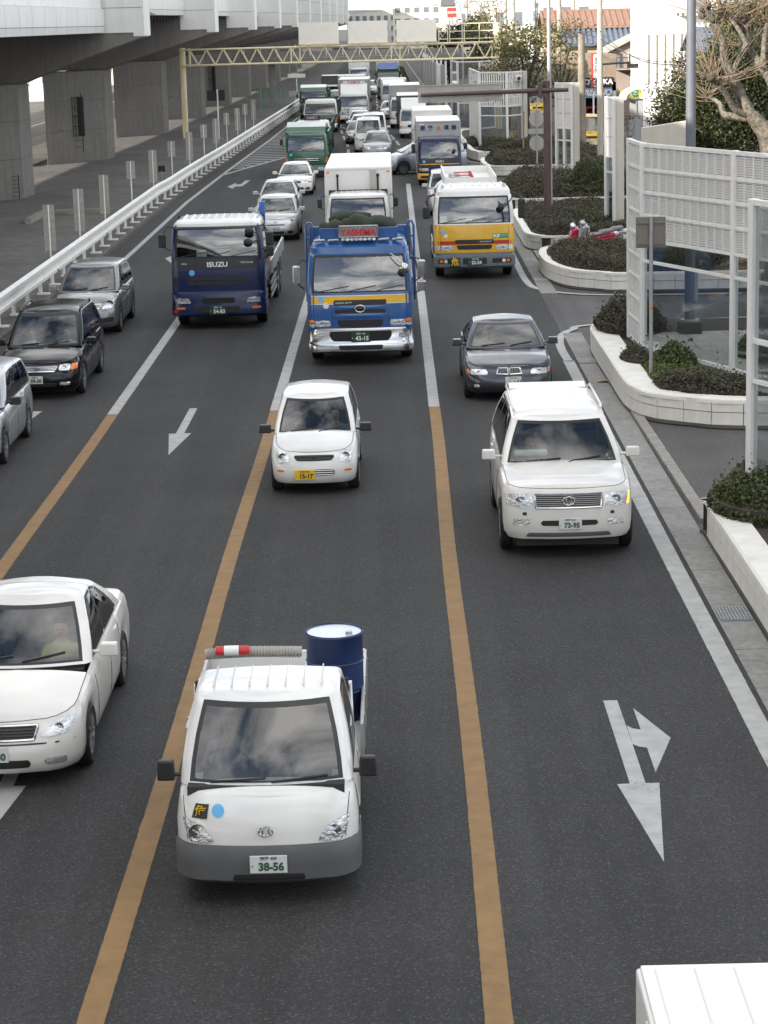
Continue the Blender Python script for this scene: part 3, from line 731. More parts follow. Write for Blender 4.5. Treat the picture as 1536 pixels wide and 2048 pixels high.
# ------------------------------------------------------------------ the cars one by one
W_T = M('letter_white', (.75, .75, .74), .4); R_T = M('letter_red', (.55, .02, .03), .4); N_T = M('letter_navy', (.02, .03, .12), .4); O_T = M('letter_orange', (.75, .12, .02), .4); Y_T = M('letter_yellow', (.75, .5, .02), .4)
GREYB = M('grille_grey', (.22, .22, .225), .4, .5)
KEI = dict(L=3.395, W=.7375, arch=[(.62, .31), (2.96, .31)], zb=.2, zaxle=.26, wr=.265, rf=.30, rr=.2, bf=.12, nose=.8, tail=.4,
    sh=[(0, .66), (.15, .70), (.45, .82), (.78, .915), (1.6, .93), (3.4, .96)], hood=.84, hcrown=.05,
    g=dict(W0=.685, W1=.56, f0=.68, f1=1.38, r0=3.33, r1=3.02, belt=[(.6, .90), (1.2, .93), (3.4, .96)], roof=[(1.3, 1.38), (2.0, 1.46), (3.1, 1.40)], win=[(.04, .46), (.5, .9)], rf=.11, rr=.14, bf=.14, crown=.035),
    doors=[.86, 1.8, 2.6], handles=[1.55, 2.4], seat=.98, mir=(.70, 1.02, .96), mirmat=TRIM, wheel='steel',
    front=[d_light([(.40, .56), (.60, .53), (.635, .72), (.45, .74)]), d_grille([(-.30, .575), (.30, .575), (.35, .665), (-.35, .665)], 2, TRIM), d_badge(0, .62, .045, 'tri'),
           d_patch('turn_signal', rect(.50, .395, .62, .43), AMBER, True, .5), d_grille(rect(-.04, .33, .34, .44), 3, WHITE), d_plate(-.16, .355, 'y', '15-17', '和泉 580')])
LCR = dict(L=4.89, W=.97, arch=[(.84, .45), (3.69, .45)], zb=.30, zaxle=.37, wr=.385, rf=.30, rr=.2, bf=.13, nose=.55, tail=.4,
    sh=[(0, 1.0), (.2, 1.04), (.7, 1.10), (1.3, 1.16), (2.4, 1.18), (4.9, 1.2)], hood=1.36, hcrown=.05,
    g=dict(W0=.90, W1=.70, f0=1.2, f1=1.83, r0=4.82, r1=4.5, belt=[(1.1, 1.15), (1.8, 1.17), (4.9, 1.2)], roof=[(1.8, 1.70), (2.6, 1.78), (4.5, 1.74)], win=[(.03, .33), (.37, .64), (.68, .95)], rf=.12, rr=.14, bf=.12, crown=.035),
    doors=[1.5, 2.55, 3.5], handles=[2.25, 3.2], seat=1.05, mir=(.93, 1.55, 1.26, ), wheel='alloy',
    front=[d_light([(.50, .76), (.84, .76), (.88, .96), (.52, .96)], [(.845, .77), (.885, .78), (.90, .94), (.885, .95)], tm=M('amber_lit', (.9, .35, .03), .3, emit=1.5)), d_grille([(-.47, .76), (.47, .76), (.48, .95), (-.48, .95)], 7, GREYB, CHR, .15), d_badge(0, .86, .085),
           d_patch('fog_lamp', rect(.56, .50, .80, .60), LAMP, True, .3), d_patch('lower_intake', rect(-.40, .50, .42, .58), GRILLE, False, .3), d_patch('lower_lip', [(-.62, .335), (.62, .335), (.58, .40), (-.58, .40)], M('lip_grey', (.10, .11, .12), .5), False, .1, .01),
           d_patch('tow_cover', rect(.60, .655, .66, .70), TRIM, True, .3), d_plate(.02, .53, 'w', '73-95', '神戸 300')])
LCR['mir'] = (.93, 1.55, 1.27)
BMW = sedan(4.52, .9085, 1.42, cowl=1.28, hz=.68, cz=.92, bz=.94, ax0=.78, ax1=3.54, rear=3.95, ws=.85, wr=.32)
BMW['front'] = [d_light([(.42, .56), (.78, .55), (.80, .66), (.46, .67)], [(.79, .56), (.84, .57), (.85, .65), (.81, .66)]),
    d_grille([(-.26, .575), (-.02, .565), (-.02, .68), (-.22, .68)], 7, GREYB, CHR, .6, True), d_grille([(.02, .565), (.26, .575), (.22, .68), (.02, .68)], 7, GREYB, CHR, .6, True), d_badge(0, .735, .035, 'disc'),
    d_patch('lower_intake', [(-.40, .27), (.40, .27), (.36, .37), (-.36, .37)], GRILLE), d_patch('side_intake', [(.50, .29), (.76, .30), (.74, .40), (.54, .38)], GRILLE, True), d_patch('fog_lamp', rect(.60, .30, .72, .37), LAMP, True, .9, .012),
    d_plate(.08, .44, 'w', '・・61', '神戸 330')]
ODY = wagon(4.75, .885, 1.66, cowl=1.05, hz=.74, cz=.98, bz=1.0, ax0=.92, ax1=3.75, ws=.95, rk=.5, wr=.32)
ODY['front'] = [d_light([(.44, .615), (.68, .615), (.69, .745), (.46, .735)], [(.685, .62), (.815, .63), (.82, .745), (.70, .745)]), d_grille([(-.36, .60), (.36, .60), (.42, .70), (-.42, .70)], 4, CHR, CHR, .1), d_badge(0, .65, .05, 'H'),
    d_patch('bumper_groove', rect(-.72, .53, .72, .55), SEAL, False, .1), d_patch('fog_lamp', rect(.46, .31, .68, .38), LAMP, True, .6), d_patch('lower_intake', rect(-.40, .29, .40, .37), GRILLE), d_plate(-.05, .44, 'w', '59-30', '和泉 33')]
LAF = wagon(4.5, .8475, 1.62, cowl=.88, hz=.80, cz=1.02, bz=1.03, ax0=.86, ax1=3.56, ws=1.05, rk=.45)
LAF['front'] = [d_light([(.42, .66), (.74, .70), (.79, .93), (.62, .90)]), d_grille([(-.38, .68), (.38, .68), (.44, .80), (-.44, .80)], 4, CHR, CHR), d_patch('side_intake', [(.40, .33), (.74, .36), (.72, .47), (.42, .45)], GRILLE, True), d_patch('lower_intake', rect(-.34, .28, .34, .40), GRILLE), d_plate(0, .55, 'w', '28-14')]
WAG = wagon(4.2, .845, 1.53, cowl=.98, hz=.76, cz=.95, bz=.98, ax0=.78, ax1=3.33, ws=.72, rk=.28, tum=.17, rf=.3)
WAG['front'] = [d_light([(.42, .60), (.74, .59), (.79, .78), (.44, .77)]), d_grille([(-.36, .62), (.36, .62), (.38, .74), (-.38, .74)], 3, TRIM), d_patch('bumper_strip', [(-.83, .42), (.83, .42), (.82, .56), (-.82, .56)], M('bumper_grey', (.06, .062, .065), .6), False, .08, .012), d_patch('fog_lamp', rect(.55, .30, .70, .38), LAMP, True, .6), d_plate(0, .38, 'w', '40-62')]
WAG['mirmat'] = TRIM
VIT = wagon(3.66, .83, 1.5, cowl=.78, hz=.76, cz=.97, bz=1.0, ax0=.70, ax1=3.07, ws=.85, rk=.4, wr=.28, win=[(.04, .48), (.52, .9)])
VIT['front'] = [d_light([(.40, .57), (.66, .60), (.72, .80), (.52, .78)]), d_patch('grille', rect(-.34, .56, .34, .60), GRILLE, False, .4), d_patch('lower_intake', [(-.30, .26), (.30, .26), (.30, .36), (-.30, .36)], GRILLE), d_patch('side_intake', rect(.42, .27, .62, .37), GRILLE, True), d_badge(0, .67, .05), d_plate(0, .44, 'w', '57-16')]
ALL = sedan(4.55, .8475, 1.47, cowl=1.08, ax0=.88, ax1=3.58, rear=3.9)
ALL['front'] = [d_light([(.40, .56), (.70, .60), (.76, .76), (.44, .70)]), d_grille([(-.34, .58), (.34, .58), (.37, .69), (-.37, .69)], 4, CHR, CHR), d_badge(0, .64, .05), d_patch('lower_intake', rect(-.40, .27, .40, .36), GRILLE), d_patch('fog_lamp', rect(.52, .30, .68, .37), LAMP, True, .5), d_plate(0, .45, 'w', '31-08')]
SKY = sedan(4.58, .8475, 1.36, cowl=1.25, hz=.66, cz=.86, bz=.88, ax0=.88, ax1=3.49, rear=3.85, dz=.9)
SKY['front'] = [d_light([(.34, .56), (.62, .56), (.63, .65), (.34, .66)], [(.63, .56), (.79, .57), (.79, .64), (.64, .65)]), d_grille(rect(-.30, .56, .30, .65), 3, TRIM), d_patch('lower_intake', rect(-.42, .28, .42, .38), GRILLE, False, .1), d_patch('side_intake', rect(.52, .28, .70, .37), GRILLE, True, .1), d_plate(0, .46, 'w', '81-75')]
CRW = sedan(4.84, .89, 1.47, cowl=1.3, hz=.69, cz=.95, bz=.96, ax0=.92, ax1=3.77, rear=4.1, ws=1.0, wr=.33)
CRW['front'] = [d_light([(.44, .57), (.74, .57), (.81, .72), (.60, .71)]), d_grille([(-.40, .55), (.40, .55), (.44, .68), (-.44, .68)], 5, TRIM, CHR), d_badge(0, .62, .055), d_patch('lower_intake', rect(-.36, .26, .36, .35), GRILLE), d_patch('fog_lamp', rect(.50, .28, .72, .36), LAMP, True, .4), d_patch('bumper_groove', rect(-.80, .50, .80, .515), SEAL, False, .05), d_plate(-.02, .42, 'w', '36-30', '神戸 301')]
SUV = wagon(4.4, .86, 1.66, cowl=1.1, hz=.88, cz=1.06, bz=1.08, ax0=.84, ax1=3.5, ws=.72, rk=.3, wr=.35)
SUV['front'] = [d_light([(.46, .68), (.74, .68), (.78, .82), (.48, .82)], [(.75, .69), (.82, .7), (.83, .82), (.79, .82)]), d_grille(rect(-.42, .68, .42, .82), 3, CHR, CHR), d_plate(0, .48, 'w', '17-52')]
EST = wagon(4.3, .85, 1.66, cowl=.72, hz=.80, cz=1.04, bz=1.04, ax0=.80, ax1=3.4, ws=1.15, rk=.4)
EST['front'] = [d_light([(.42, .64), (.74, .67), (.78, .82), (.50, .78)]), d_grille(rect(-.36, .64, .36, .74), 3, CHR), d_plate(0, .46, 'w', '66-20')]
HIA = wagon(4.69, .8475, 1.98, cowl=.34, hz=.98, cz=1.12, bz=1.12, ax0=.9, ax1=3.47, ws=.72, rk=.22, tum=.16, rf=.3, grf=.13)
HIA['front'] = [d_light([(.46, .70), (.74, .72), (.77, .90), (.50, .88)]), d_grille(rect(-.40, .72, .40, .86), 3, TRIM), d_patch('bumper_strip', [(-.82, .36), (.82, .36), (.82, .52), (-.82, .52)], M('bumper_white', (.7, .7, .69), .5), False, .1, .02), d_patch('lower_intake', rect(-.5, .26, .5, .34), GRILLE), d_plate(0, .55, 'w', '20-47')]
HIA['seat'] = .95
KVN = dict(HIA); KVN = wagon(3.395, .7375, 1.86, cowl=.24, hz=.90, cz=1.05, bz=1.06, ax0=.66, ax1=2.9, ws=.55, rk=.18, tum=.12, rf=.22, grf=.11, wr=.27, win=[(.05, .48), (.52, .95)])
KVN['front'] = [d_light([(.40, .62), (.64, .62), (.66, .80), (.42, .80)]), d_grille(rect(-.34, .64, .34, .74), 2, TRIM), d_plate(0, .42, 'y', '62-33')]
VANN = wagon(4.7, .93, 2.0, cowl=.34, hz=.98, cz=1.12, bz=1.12, ax0=.9, ax1=3.5, ws=.72, rk=.1, tum=.08, rf=.3)
VANN['front'] = HIA['front']; VANN['seat'] = .95
# ------------------------------------------------------------------ pixel -> place, at a chosen distance (layout aid)
def at(px, py, Y):
    v = f_+r_*((px-768)/4400)+d_*((py-1024)/4400); t = Y/v.y; return (v.x*t, Y, CAM_H+v.z*t)
def px_m(Y): return 4400/(Y*1.02)

# ------------------------------------------------------------------ ground materials
def asphalt(name, col, grain=.5, light=(.125, .125, .12)):
    m = bpy.data.materials.new(name); m.use_nodes = True; t = m.node_tree; b = t.nodes['Principled BSDF']; lk = t.links.new
    tcn = t.nodes.new('ShaderNodeTexCoord'); src = tcn.outputs['Object']
    def noise(sc, det=4, rough=.6, vec=None):
        n = t.nodes.new('ShaderNodeTexNoise'); n.inputs['Scale'].default_value = sc; n.inputs['Detail'].default_value = det; n.inputs['Roughness'].default_value = rough; lk(vec or src, n.inputs['Vector']); return n.outputs['Fac']
    def ramp(o, a, c, lo=(0, 0, 0, 1), hi=(1, 1, 1, 1)):
        r = t.nodes.new('ShaderNodeValToRGB'); r.color_ramp.elements[0].position = a; r.color_ramp.elements[1].position = c; r.color_ramp.elements[0].color = lo; r.color_ramp.elements[1].color = hi; lk(o, r.inputs[0]); return r.outputs[0]
    def mix(f, a, b_, mode='MIX'):
        q = t.nodes.new('ShaderNodeMix'); q.data_type = 'RGBA'; q.blend_type = mode
        if isinstance(f, float): q.inputs['Factor'].default_value = f
        else: lk(f, q.inputs['Factor'])
        for k, s in (('A', a), ('B', b_)):
            if isinstance(s, tuple): q.inputs[k].default_value = s
            else: lk(s, q.inputs[k])
        return q.outputs['Result']
    k = 1
    big = ramp(noise(.35, 6, .65), .3, .72, (*[c*.74 for c in col], 1), (*[c*1.22 for c in col], 1))
    # wheel tracks stretched along the lanes
    mp = t.nodes.new('ShaderNodeMapping'); mp.inputs['Scale'].default_value = (1.1, .035, 1); lk(src, mp.inputs[0])
    trk = ramp(noise(1.0, 5, .6, mp.outputs[0]), .35, .68, (.70, .70, .70, 1), (1.26, 1.26, 1.26, 1))
    c0 = mix(1.0, big, trk, 'MULTIPLY')
    vo = t.nodes.new('ShaderNodeTexVoronoi'); vo.inputs['Scale'].default_value = 58; lk(src, vo.inputs['Vector']); sp = t.nodes.new('ShaderNodeSeparateColor'); lk(vo.outputs['Color'], sp.inputs[0])
    gm_ = t.nodes.new('ShaderNodeMath'); gm_.operation = 'MULTIPLY'; gm_.inputs[1].default_value = .55; lk(ramp(sp.outputs[0], .80, 1.0), gm_.inputs[0])
    c1 = mix(gm_.outputs[0], c0, (*light, 1))
    dark = ramp(sp.outputs[1], .15, .55, (1, 1, 1, 1), (0, 0, 0, 1)); dm = t.nodes.new('ShaderNodeMath'); dm.operation = 'MULTIPLY'; dm.inputs[1].default_value = grain; lk(dark, dm.inputs[0])
    c2 = mix(dm.outputs[0], c1, (*[c*.45 for c in col], 1))
    lk(c2, b.inputs['Base Color']); b.inputs['Roughness'].default_value = .82; b.inputs['Specular IOR Level'].default_value = .35
    bp = t.nodes.new('ShaderNodeBump'); bp.inputs['Strength'].default_value = .55; bp.inputs['Distance'].default_value = .012; lk(noise(38, 3, .7), bp.inputs['Height']); lk(bp.outputs[0], b.inputs['Normal'])
    MATS[name] = m; return m
def road_paint(name, col, wear=.45):
    m = bpy.data.materials.new(name); m.use_nodes = True; t = m.node_tree; b = t.nodes['Principled BSDF']; lk = t.links.new
    tcn = t.nodes.new('ShaderNodeTexCoord'); src = tcn.outputs['Object']
    n = t.nodes.new('ShaderNodeTexNoise'); n.inputs['Scale'].default_value = 26; n.inputs['Detail'].default_value = 6; n.inputs['Roughness'].default_value = .75; lk(src, n.inputs[0])
    n2 = t.nodes.new('ShaderNodeTexNoise'); n2.inputs['Scale'].default_value = 1.3; n2.inputs['Detail'].default_value = 5; lk(src, n2.inputs[0])
    ad_ = t.nodes.new('ShaderNodeMath'); ad_.operation = 'MULTIPLY_ADD'; lk(n2.outputs['Fac'], ad_.inputs[0]); ad_.inputs[1].default_value = .5; lk(n.outputs['Fac'], ad_.inputs[2])
    r = t.nodes.new('ShaderNodeValToRGB'); r.color_ramp.elements[0].position = .78+.16*(1-wear); r.color_ramp.elements[1].position = 1.0
    r.color_ramp.elements[0].color = (*col, 1); r.color_ramp.elements[1].color = (.07, .07, .068, 1); lk(ad_.outputs[0], r.inputs[0])
    n3 = t.nodes.new('ShaderNodeTexNoise'); n3.inputs['Scale'].default_value = 4; n3.inputs['Detail'].default_value = 6; lk(src, n3.inputs[0])
    mr = t.nodes.new('ShaderNodeMapRange'); mr.inputs[1].default_value = .3; mr.inputs[2].default_value = .7; mr.inputs[3].default_value = .78; mr.inputs[4].default_value = 1.06; lk(n3.outputs['Fac'], mr.inputs[0])
    vm = t.nodes.new('ShaderNodeVectorMath'); vm.operation = 'SCALE'; lk(r.outputs[0], vm.inputs[0]); lk(mr.outputs[0], vm.inputs['Scale']); lk(vm.outputs[0], b.inputs['Base Color'])
    b.inputs['Roughness'].default_value = .7; MATS[name] = m; return m
ASPH = asphalt('asphalt_road', (.037, .0366, .0362), .65); ASPH2 = asphalt('asphalt_side', (.085, .083, .080), .3, (.17, .165, .16)); 
WPAINT = road_paint('road_paint_white', (.40, .40, .385), .62); OPAINT = road_paint('road_paint_orange', (.25, .142, .048), .5)
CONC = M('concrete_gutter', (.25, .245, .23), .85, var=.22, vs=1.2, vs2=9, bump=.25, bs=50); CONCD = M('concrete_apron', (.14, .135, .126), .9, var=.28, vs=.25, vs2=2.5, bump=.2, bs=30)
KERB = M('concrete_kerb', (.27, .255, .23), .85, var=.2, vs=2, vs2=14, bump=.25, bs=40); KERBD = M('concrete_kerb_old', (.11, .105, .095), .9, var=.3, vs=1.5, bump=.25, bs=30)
TILE = M('wall_tile', (.74, .72, .66), .5, var=.12, vs=1.6, streak=.12); COPE = M('coping_stone', (.78, .76, .70), .6, var=.14, vs=3); SOIL = M('soil', (.05, .04, .03), .95, var=.4, vs=6)
PIERM = M('pier_concrete', (.19, .182, .17), .85, var=.10, vs=.4, vs2=3, streak=.14, bump=.08, bs=20); COVER = M('cover_panel', (.74, .745, .72), .5, var=.05, vs=.6, streak=.035); COVS = M('cover_seam', (.16, .16, .15), .7)
RAILW = M('rail_white', (.78, .78, .75), .45, var=.1, vs=3, streak=.08); GANT = M('gantry_cream', (.78, .68, .45), .5, var=.12, vs=3, streak=.12); BLANK = M('blank_sign', (.88, .84, .75), .6, var=.05, vs=3)
PWH = M('panel_white', (.70, .70, .69), .42, var=.05, vs=2, streak=.06); PBEI = M('panel_beige', (.52, .49, .43), .5, var=.08, vs=1, streak=.1); GREYP = M('pole_galvanised', (.36, .37, .38), .5, .45, var=.15, vs=4); MAUVE = M('mast_brown', (.085, .05, .05), .45, var=.15, vs=4)
SBACK = M('sign_back', (.19, .175, .155), .55, .2, var=.15, vs=5, streak=.1); SBACKL = M('sign_back_light', (.40, .385, .36), .5, .3, var=.1, vs=5)
PGL = glass('barrier_glass', (.80, .83, .84), .90, ior=.065, rough=.05)

# ------------------------------------------------------------------ ground, road, markings
mb = MB(); mb.box(0, 600, -.52, 3000, 3000, 1.0); struct(mb.build('ground', ASPH2))
def strip(xf0, xf1, y0, y1, z, step=6.):
    n = max(1, int((y1-y0)/step)); mb = MB(); rows = []
    for k in range(n+1):
        y = y0+(y1-y0)*k/n; rows.append([(xf0(y), y, z), (xf1(y), y, z)])
    mb.grid(rows); return mb
def kerb_left(Y): return smoothi([(-30, -9.95), (96, -9.95), (130, -9.4), (194, -8.4), (230, -7.9), (320, -8.3), (600, -9.5), (900, -10.5)], Y)
def edge_right(Y): return 3.92+bend(Y)+smoothi([(0, 0), (120, 0), (150, 1.1), (200, 1.2), (900, 1.2)], Y)*0
struct(strip(lambda y: kerb_left(y)-.02, lambda y: 4.0+bend(y), -30, 900, .0).build('road', ASPH))
def line(name, xf, w, y0, y1, mat, z=.004):
    rg = random.Random(int(y0*7+y1)); J = {}
    def jit(y, k):   # ragged, hand-laid paint edge
        return J.setdefault((round(y, 3), k), rg.gauss(0, .0016)) if y1 < 110 else 0.
    return struct(strip(lambda y: xf(y)-w/2+jit(y, 0), lambda y: xf(y)+w/2+jit(y, 1), y0, y1, z, .09 if y1 < 70 else .3 if y1 < 110 else 3.).build(name, mat))
for nm, x in (('lane_line', -5.86), ('lane_line', -2.56), ('lane_line', .655)):
    line(nm, lambda y, x=x: x+.015*math.sin(y*.35), .22, 5, 43.9, OPAINT); line(nm, lambda y, x=x: x-.0015*(y-44), .22, 43.9, 106, WPAINT)
for x in (-2.56, .655, -5.86):
    y = 131
    while y < 330: line('lane_dash', lambda q, x=x: x+bend(q), .16, y, y+5, WPAINT); y += 8.2
def sheet(name, polys, mat, z=.004):
    mb = MB()
    for P in polys: mb.add([(x, y, z) for x, y in P], [tuple(range(len(P)))])
    return struct(mb.build(name, mat))
line('edge_line', lambda y: 3.81+.05*max(0, (30-y)/10)*.3, .25, 5, 49.5, WPAINT)
def ribbon(name, pts, w, mat, z=.004):
    n = len(pts); rows = []
    for i, p in enumerate(pts):
        a = Vector(pts[max(i-1, 0)]); b = Vector(pts[min(i+1, n-1)]); d = (b-a).normalized(); q = Vector((-d.y, d.x))*w/2; rows.append([(p[0]-q.x, p[1]-q.y, z), (p[0]+q.x, p[1]+q.y, z)])
    mb = MB(); mb.grid(rows); return struct(mb.build(name, mat))
def curve(pts, n=8):
    out = []
    for i in range(len(pts)-1):
        p0, p1, p2, p3 = pts[max(i-1, 0)], pts[i], pts[i+1], pts[min(i+2, len(pts)-1)]
        for k in range(n):
            t = k/n; out.append(tuple(.5*((2*b)+(c-a)*t+(2*a-5*b+4*c-d)*t*t+(3*b-a-3*c+d)*t**3) for a, b, c, d in zip(p0, p1, p2, p3)))
    return out+[tuple(pts[-1])]
ribbon('edge_line', curve([(3.81, 49.4), (3.79, 51.6), (3.92, 53.4), (4.3, 54.6), (5.0, 55.4), (9.5, 56.2)]), .20, WPAINT)
ribbon('edge_line', curve([(9.5, 61.0), (6.4, 61.25), (4.9, 61.85), (4.05, 63.1), (3.78, 65.2), (3.76, 72), (3.78, 88)]), .20, WPAINT)
ribbon('edge_line', curve([(9, 119.6), (5.2, 120.0), (4.1, 121.2), (3.7, 124), (3.6, 130)]), .18, WPAINT)
ribbon('edge_line', [(-9.2, 45), (-9.22, 72), (-9.3, 98), (-9.0, 119), (-8.4, 150), (-7.9, 190)], .18, WPAINT)
ribbon('gore_line', [(-9.0, 115.5), (-8.38, 119.3), (-6.45, 129.5), (-6.0, 140), (-6.9, 170)], .2, WPAINT)
hat = struct(MB().build('gore_hatching', WPAINT)); 
def gl(Y): return interp([(115, -9.0), (119, -9.0), (150, -8.4), (190, -7.9)], Y)+.15
def gr_(Y): return interp([(115.5, -9.0), (119.3, -8.38), (129.5, -6.45), (140, -6.0), (170, -6.9)], Y)-.1
y = 117.
while y < 168:
    if gr_(y)-gl(y) > .3:
        mb = MB(); a, b = gl(y), gr_(y); mb.add([(a, y, .004), (b, y+.3, .004), (b, y+.8, .004), (a, y+.5, .004)], [(0, 1, 2, 3)]); mb.build('hatch_stripe', WPAINT, hat)
    y += 1.75
SH = [(-.08, 24.07), (-.08, 21.27), (-.215, 21.27), (.0, 19.12), (.215, 21.27), (.08, 21.27), (.08, 24.07)]
sheet('straight_arrow', [[(x-4.28+.004*(y-19), y+20.3) for x, y in SH]], WPAINT); sheet('straight_arrow', [[(x-4.2, y+.35) for x, y in SH]], WPAINT); sheet('straight_arrow', [[(-7.8, 44.45), (-7.58, 42.3), (-7.37, 44.45)]], WPAINT)
sheet('straight_right_arrow', [[(2.22, 24.07), (2.23, 21.27), (2.10, 21.26), (2.32, 19.12), (2.53, 21.27), (2.39, 21.27), (2.39, 22.51), (2.385, 23.15), (2.38, 24.07)]], WPAINT)
sheet('right_turn_arrow', [[(2.392, 22.51), (2.45, 22.42), (2.53, 22.38), (2.53, 21.59), (2.82, 22.69), (2.53, 23.76), (2.53, 22.99), (2.45, 23.04), (2.392, 23.15)]], WPAINT)
sheet('left_turn_arrow', [[(-7.3, 111), (-7.55, 111), (-7.6, 108.5), (-7.85, 108.4), (-7.9, 109.6), (-8.15, 107), (-7.8, 105.6), (-7.8, 106.9), (-7.45, 107.2)]], WPAINT)
sheet('left_turn_arrow', [[(-7.86, 74.2), (-7.48, 76.2), (-7.48, 74.8), (-7.2, 74.8), (-7.2, 73.8), (-7.48, 73.8), (-7.48, 72.6)]], WPAINT)
# gutter with joints
gt = MB(); 
gut = struct(MB().build('gutter', CONC))
y = 6.
while y < 118:
    L_ = 4.0; mb = MB(); inA = 53.2 < y+L_/2 < 61.5 or 99 < y+L_/2 < 108
    if not inA: mb.box(4.24, y+L_/2, -.045, .46, L_-.02, .1); mb.build('gutter_slab', CONC, gut)
    y += L_
# alley mouth kerb stones
for y0, y1, xo in ((33.0, 42.2, .04), (71.0, 73.2, .0)):
    kr = struct(MB().build('kerb', KERB)); y = y0
    while y < y1-.1: mb = MB(); mb.box(4.60+xo-.006*(y-y0), y+.29, .0, .19, .585, .12); mb.build('kerb_stone', KERB, kr, bevel=.012); y += .6
KST = None
# drain grates
def grate(x, y, lab):
    o = empty('drain_grate', (x, y, .008), lab, 'drain')
    mb = MB(); mb.box(0, 0, -.02, .40, .62, .03); mb.build('pit', CHAS, o)
    for k in range(9): mb = MB(); mb.box(0, -.30+.075*k, .008, .40, .018, .03); mb.build('grate_bar', GREYP, o)
    for k in range(10): mb = MB(); mb.box(-.195+.0433*k, 0, .011, .012, .62, .03); mb.build('grate_bar', GREYP, o)
grate(4.24, 27.6, 'steel drain grate in the gutter near the lower right edge'); grate(4.2, 49.3, 'steel drain grate in the gutter at the white planter corner'); grate(4.22, 65.2, 'steel drain grate in the gutter beside the second planter')
mb = MB(); P = [(0, 0, .02), (.16, .03, .05), (.28, .0, .03), (.3, .14, .045), (.2, .24, .02), (.06, .18, .06)]
mb.add(P, [(0, 1, 5), (1, 2, 3), (1, 3, 5), (3, 4, 5)]); mb.add([(x, y, z-.006) for x, y, z in P], [(0, 5, 1), (1, 3, 2), (1, 5, 3), (3, 5, 4)])
o = mb.build('cardboard_scrap', M('cardboard', (.30, .22, .13), .8), None, loc=(4.16, 46.3, .0)); tag(o, 'crumpled brown cardboard scrap lying in the gutter', 'litter')

# ------------------------------------------------------------------ left: kerb, apron, guard rail
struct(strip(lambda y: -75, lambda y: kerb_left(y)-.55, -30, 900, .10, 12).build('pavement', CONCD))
kl = struct(MB().build('kerb', KERBD)); y = 40.
while y < 330:
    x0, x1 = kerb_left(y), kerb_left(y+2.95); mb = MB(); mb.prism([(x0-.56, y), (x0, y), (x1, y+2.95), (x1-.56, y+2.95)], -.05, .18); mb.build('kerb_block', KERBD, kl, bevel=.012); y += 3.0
def railx(Y): return kerb_left(Y)-smoothi([(0, .36), (95, .36), (99, .22), (900, .22)], Y)
gr = empty('guard_rail', (railx(40), 40, 0), 'long white steel guard rail on posts along the left kerb', 'guard rail')
ys = [38+2.3*k for k in range(85)]
prof = [(.00, .50), (.05, .545), (.05, .64), (.0, .71), (.0, .79), (.05, .86), (.05, .955), (0, 1.0)]
for a, b in zip(range(0, 84, 2), range(2, 86, 2)):
    y0, y1 = ys[a], ys[min(b, 84)]; mb = MB(); rows = []
    for y in (y0, (y0+y1)/2, y1-.006):
        rows.append([(railx(y)+.02+px*2.6, y, z+.04) for px, z in prof]+[(railx(y)+.03, y, z+.04) for px, z in reversed(prof)])
    mb.grid([r+[r[0]] for r in rows]); o = mb.build('rail_beam', RAILW, gr, smooth=30); o.matrix_parent_inverse = gr.matrix_basis.inverted()
pm = MB(); pm.cyl((0, 0, .15), (0, 0, .90), .055, 12); PM = pm.mesh('post', RAILW, 40); fm = MB(); fm.box(.09, 0, .20, .36, .22, .05); fm.box(0, 0, .3, .02, .14, .16); FM = fm.mesh('base_plate', RAILW)
for i, y in enumerate(ys):
    p = link('post', PM, gr); p.location = (railx(y)-railx(40)-.03, y-40, 0); q = link('base_plate', FM, p)
    if i % 5 == 2: mb = MB(); mb.cyl((railx(y)+.14, y, .62), (railx(y)+.17, y, .62), .045, 12); o = mb.build('reflector', TRIM, gr); o.matrix_parent_inverse = gr.matrix_basis.inverted()
# slatted delineator posts
DL = [(-10.99, 69.7), (-10.99, 76.4), (-11.01, 83.4), (-10.95, 91.6), (-10.9, 99.6), (-10.75, 106.7), (-10.73, 115.8), (-10.65, 123.9), (-10.6, 131.7), (-10.52, 139.4), (-10.4, 147.4), (-10.35, 154.4), (-10.3, 162.8)]
PLT = M('delineator_plate', (.42, .41, .385), .5, .3, var=.12, vs=6); ORD = ['first', 'second', 'third', 'fourth', 'fifth', 'sixth', 'seventh', 'eighth', 'ninth', 'tenth', 'eleventh', 'twelfth', 'thirteenth']
for i, (x, y) in enumerate(DL):
    lo = i % 2 == 0 or i == 1; o = empty('delineator_post', (x, y, .1), '%s sign post from the near end behind the guard rail, with a %s slatted plate' % (ORD[i], 'tall' if lo else 'short'), 'sign post', 'slatted sign posts behind the guard rail')
    H_ = 2.15; mb = MB(); mb.cyl((0, 0, 0), (0, 0, H_), .028, 10); mb.build('pole', RAILW, o, 40)
    hgt = 1.45 if lo else .72; n = int(hgt/.24)
    for s in (-1, 1):
        for k in range(n): mb = MB(); mb.box(s*.105, .03, H_-hgt+.24*k+.115, .15, .012, .222); mb.build('slat', PLT, o)
    for k in range(n+1): mb = MB(); mb.box(0, .0, H_-hgt+.24*k, .36, .03, .02); mb.build('bracket', GREYP, o)
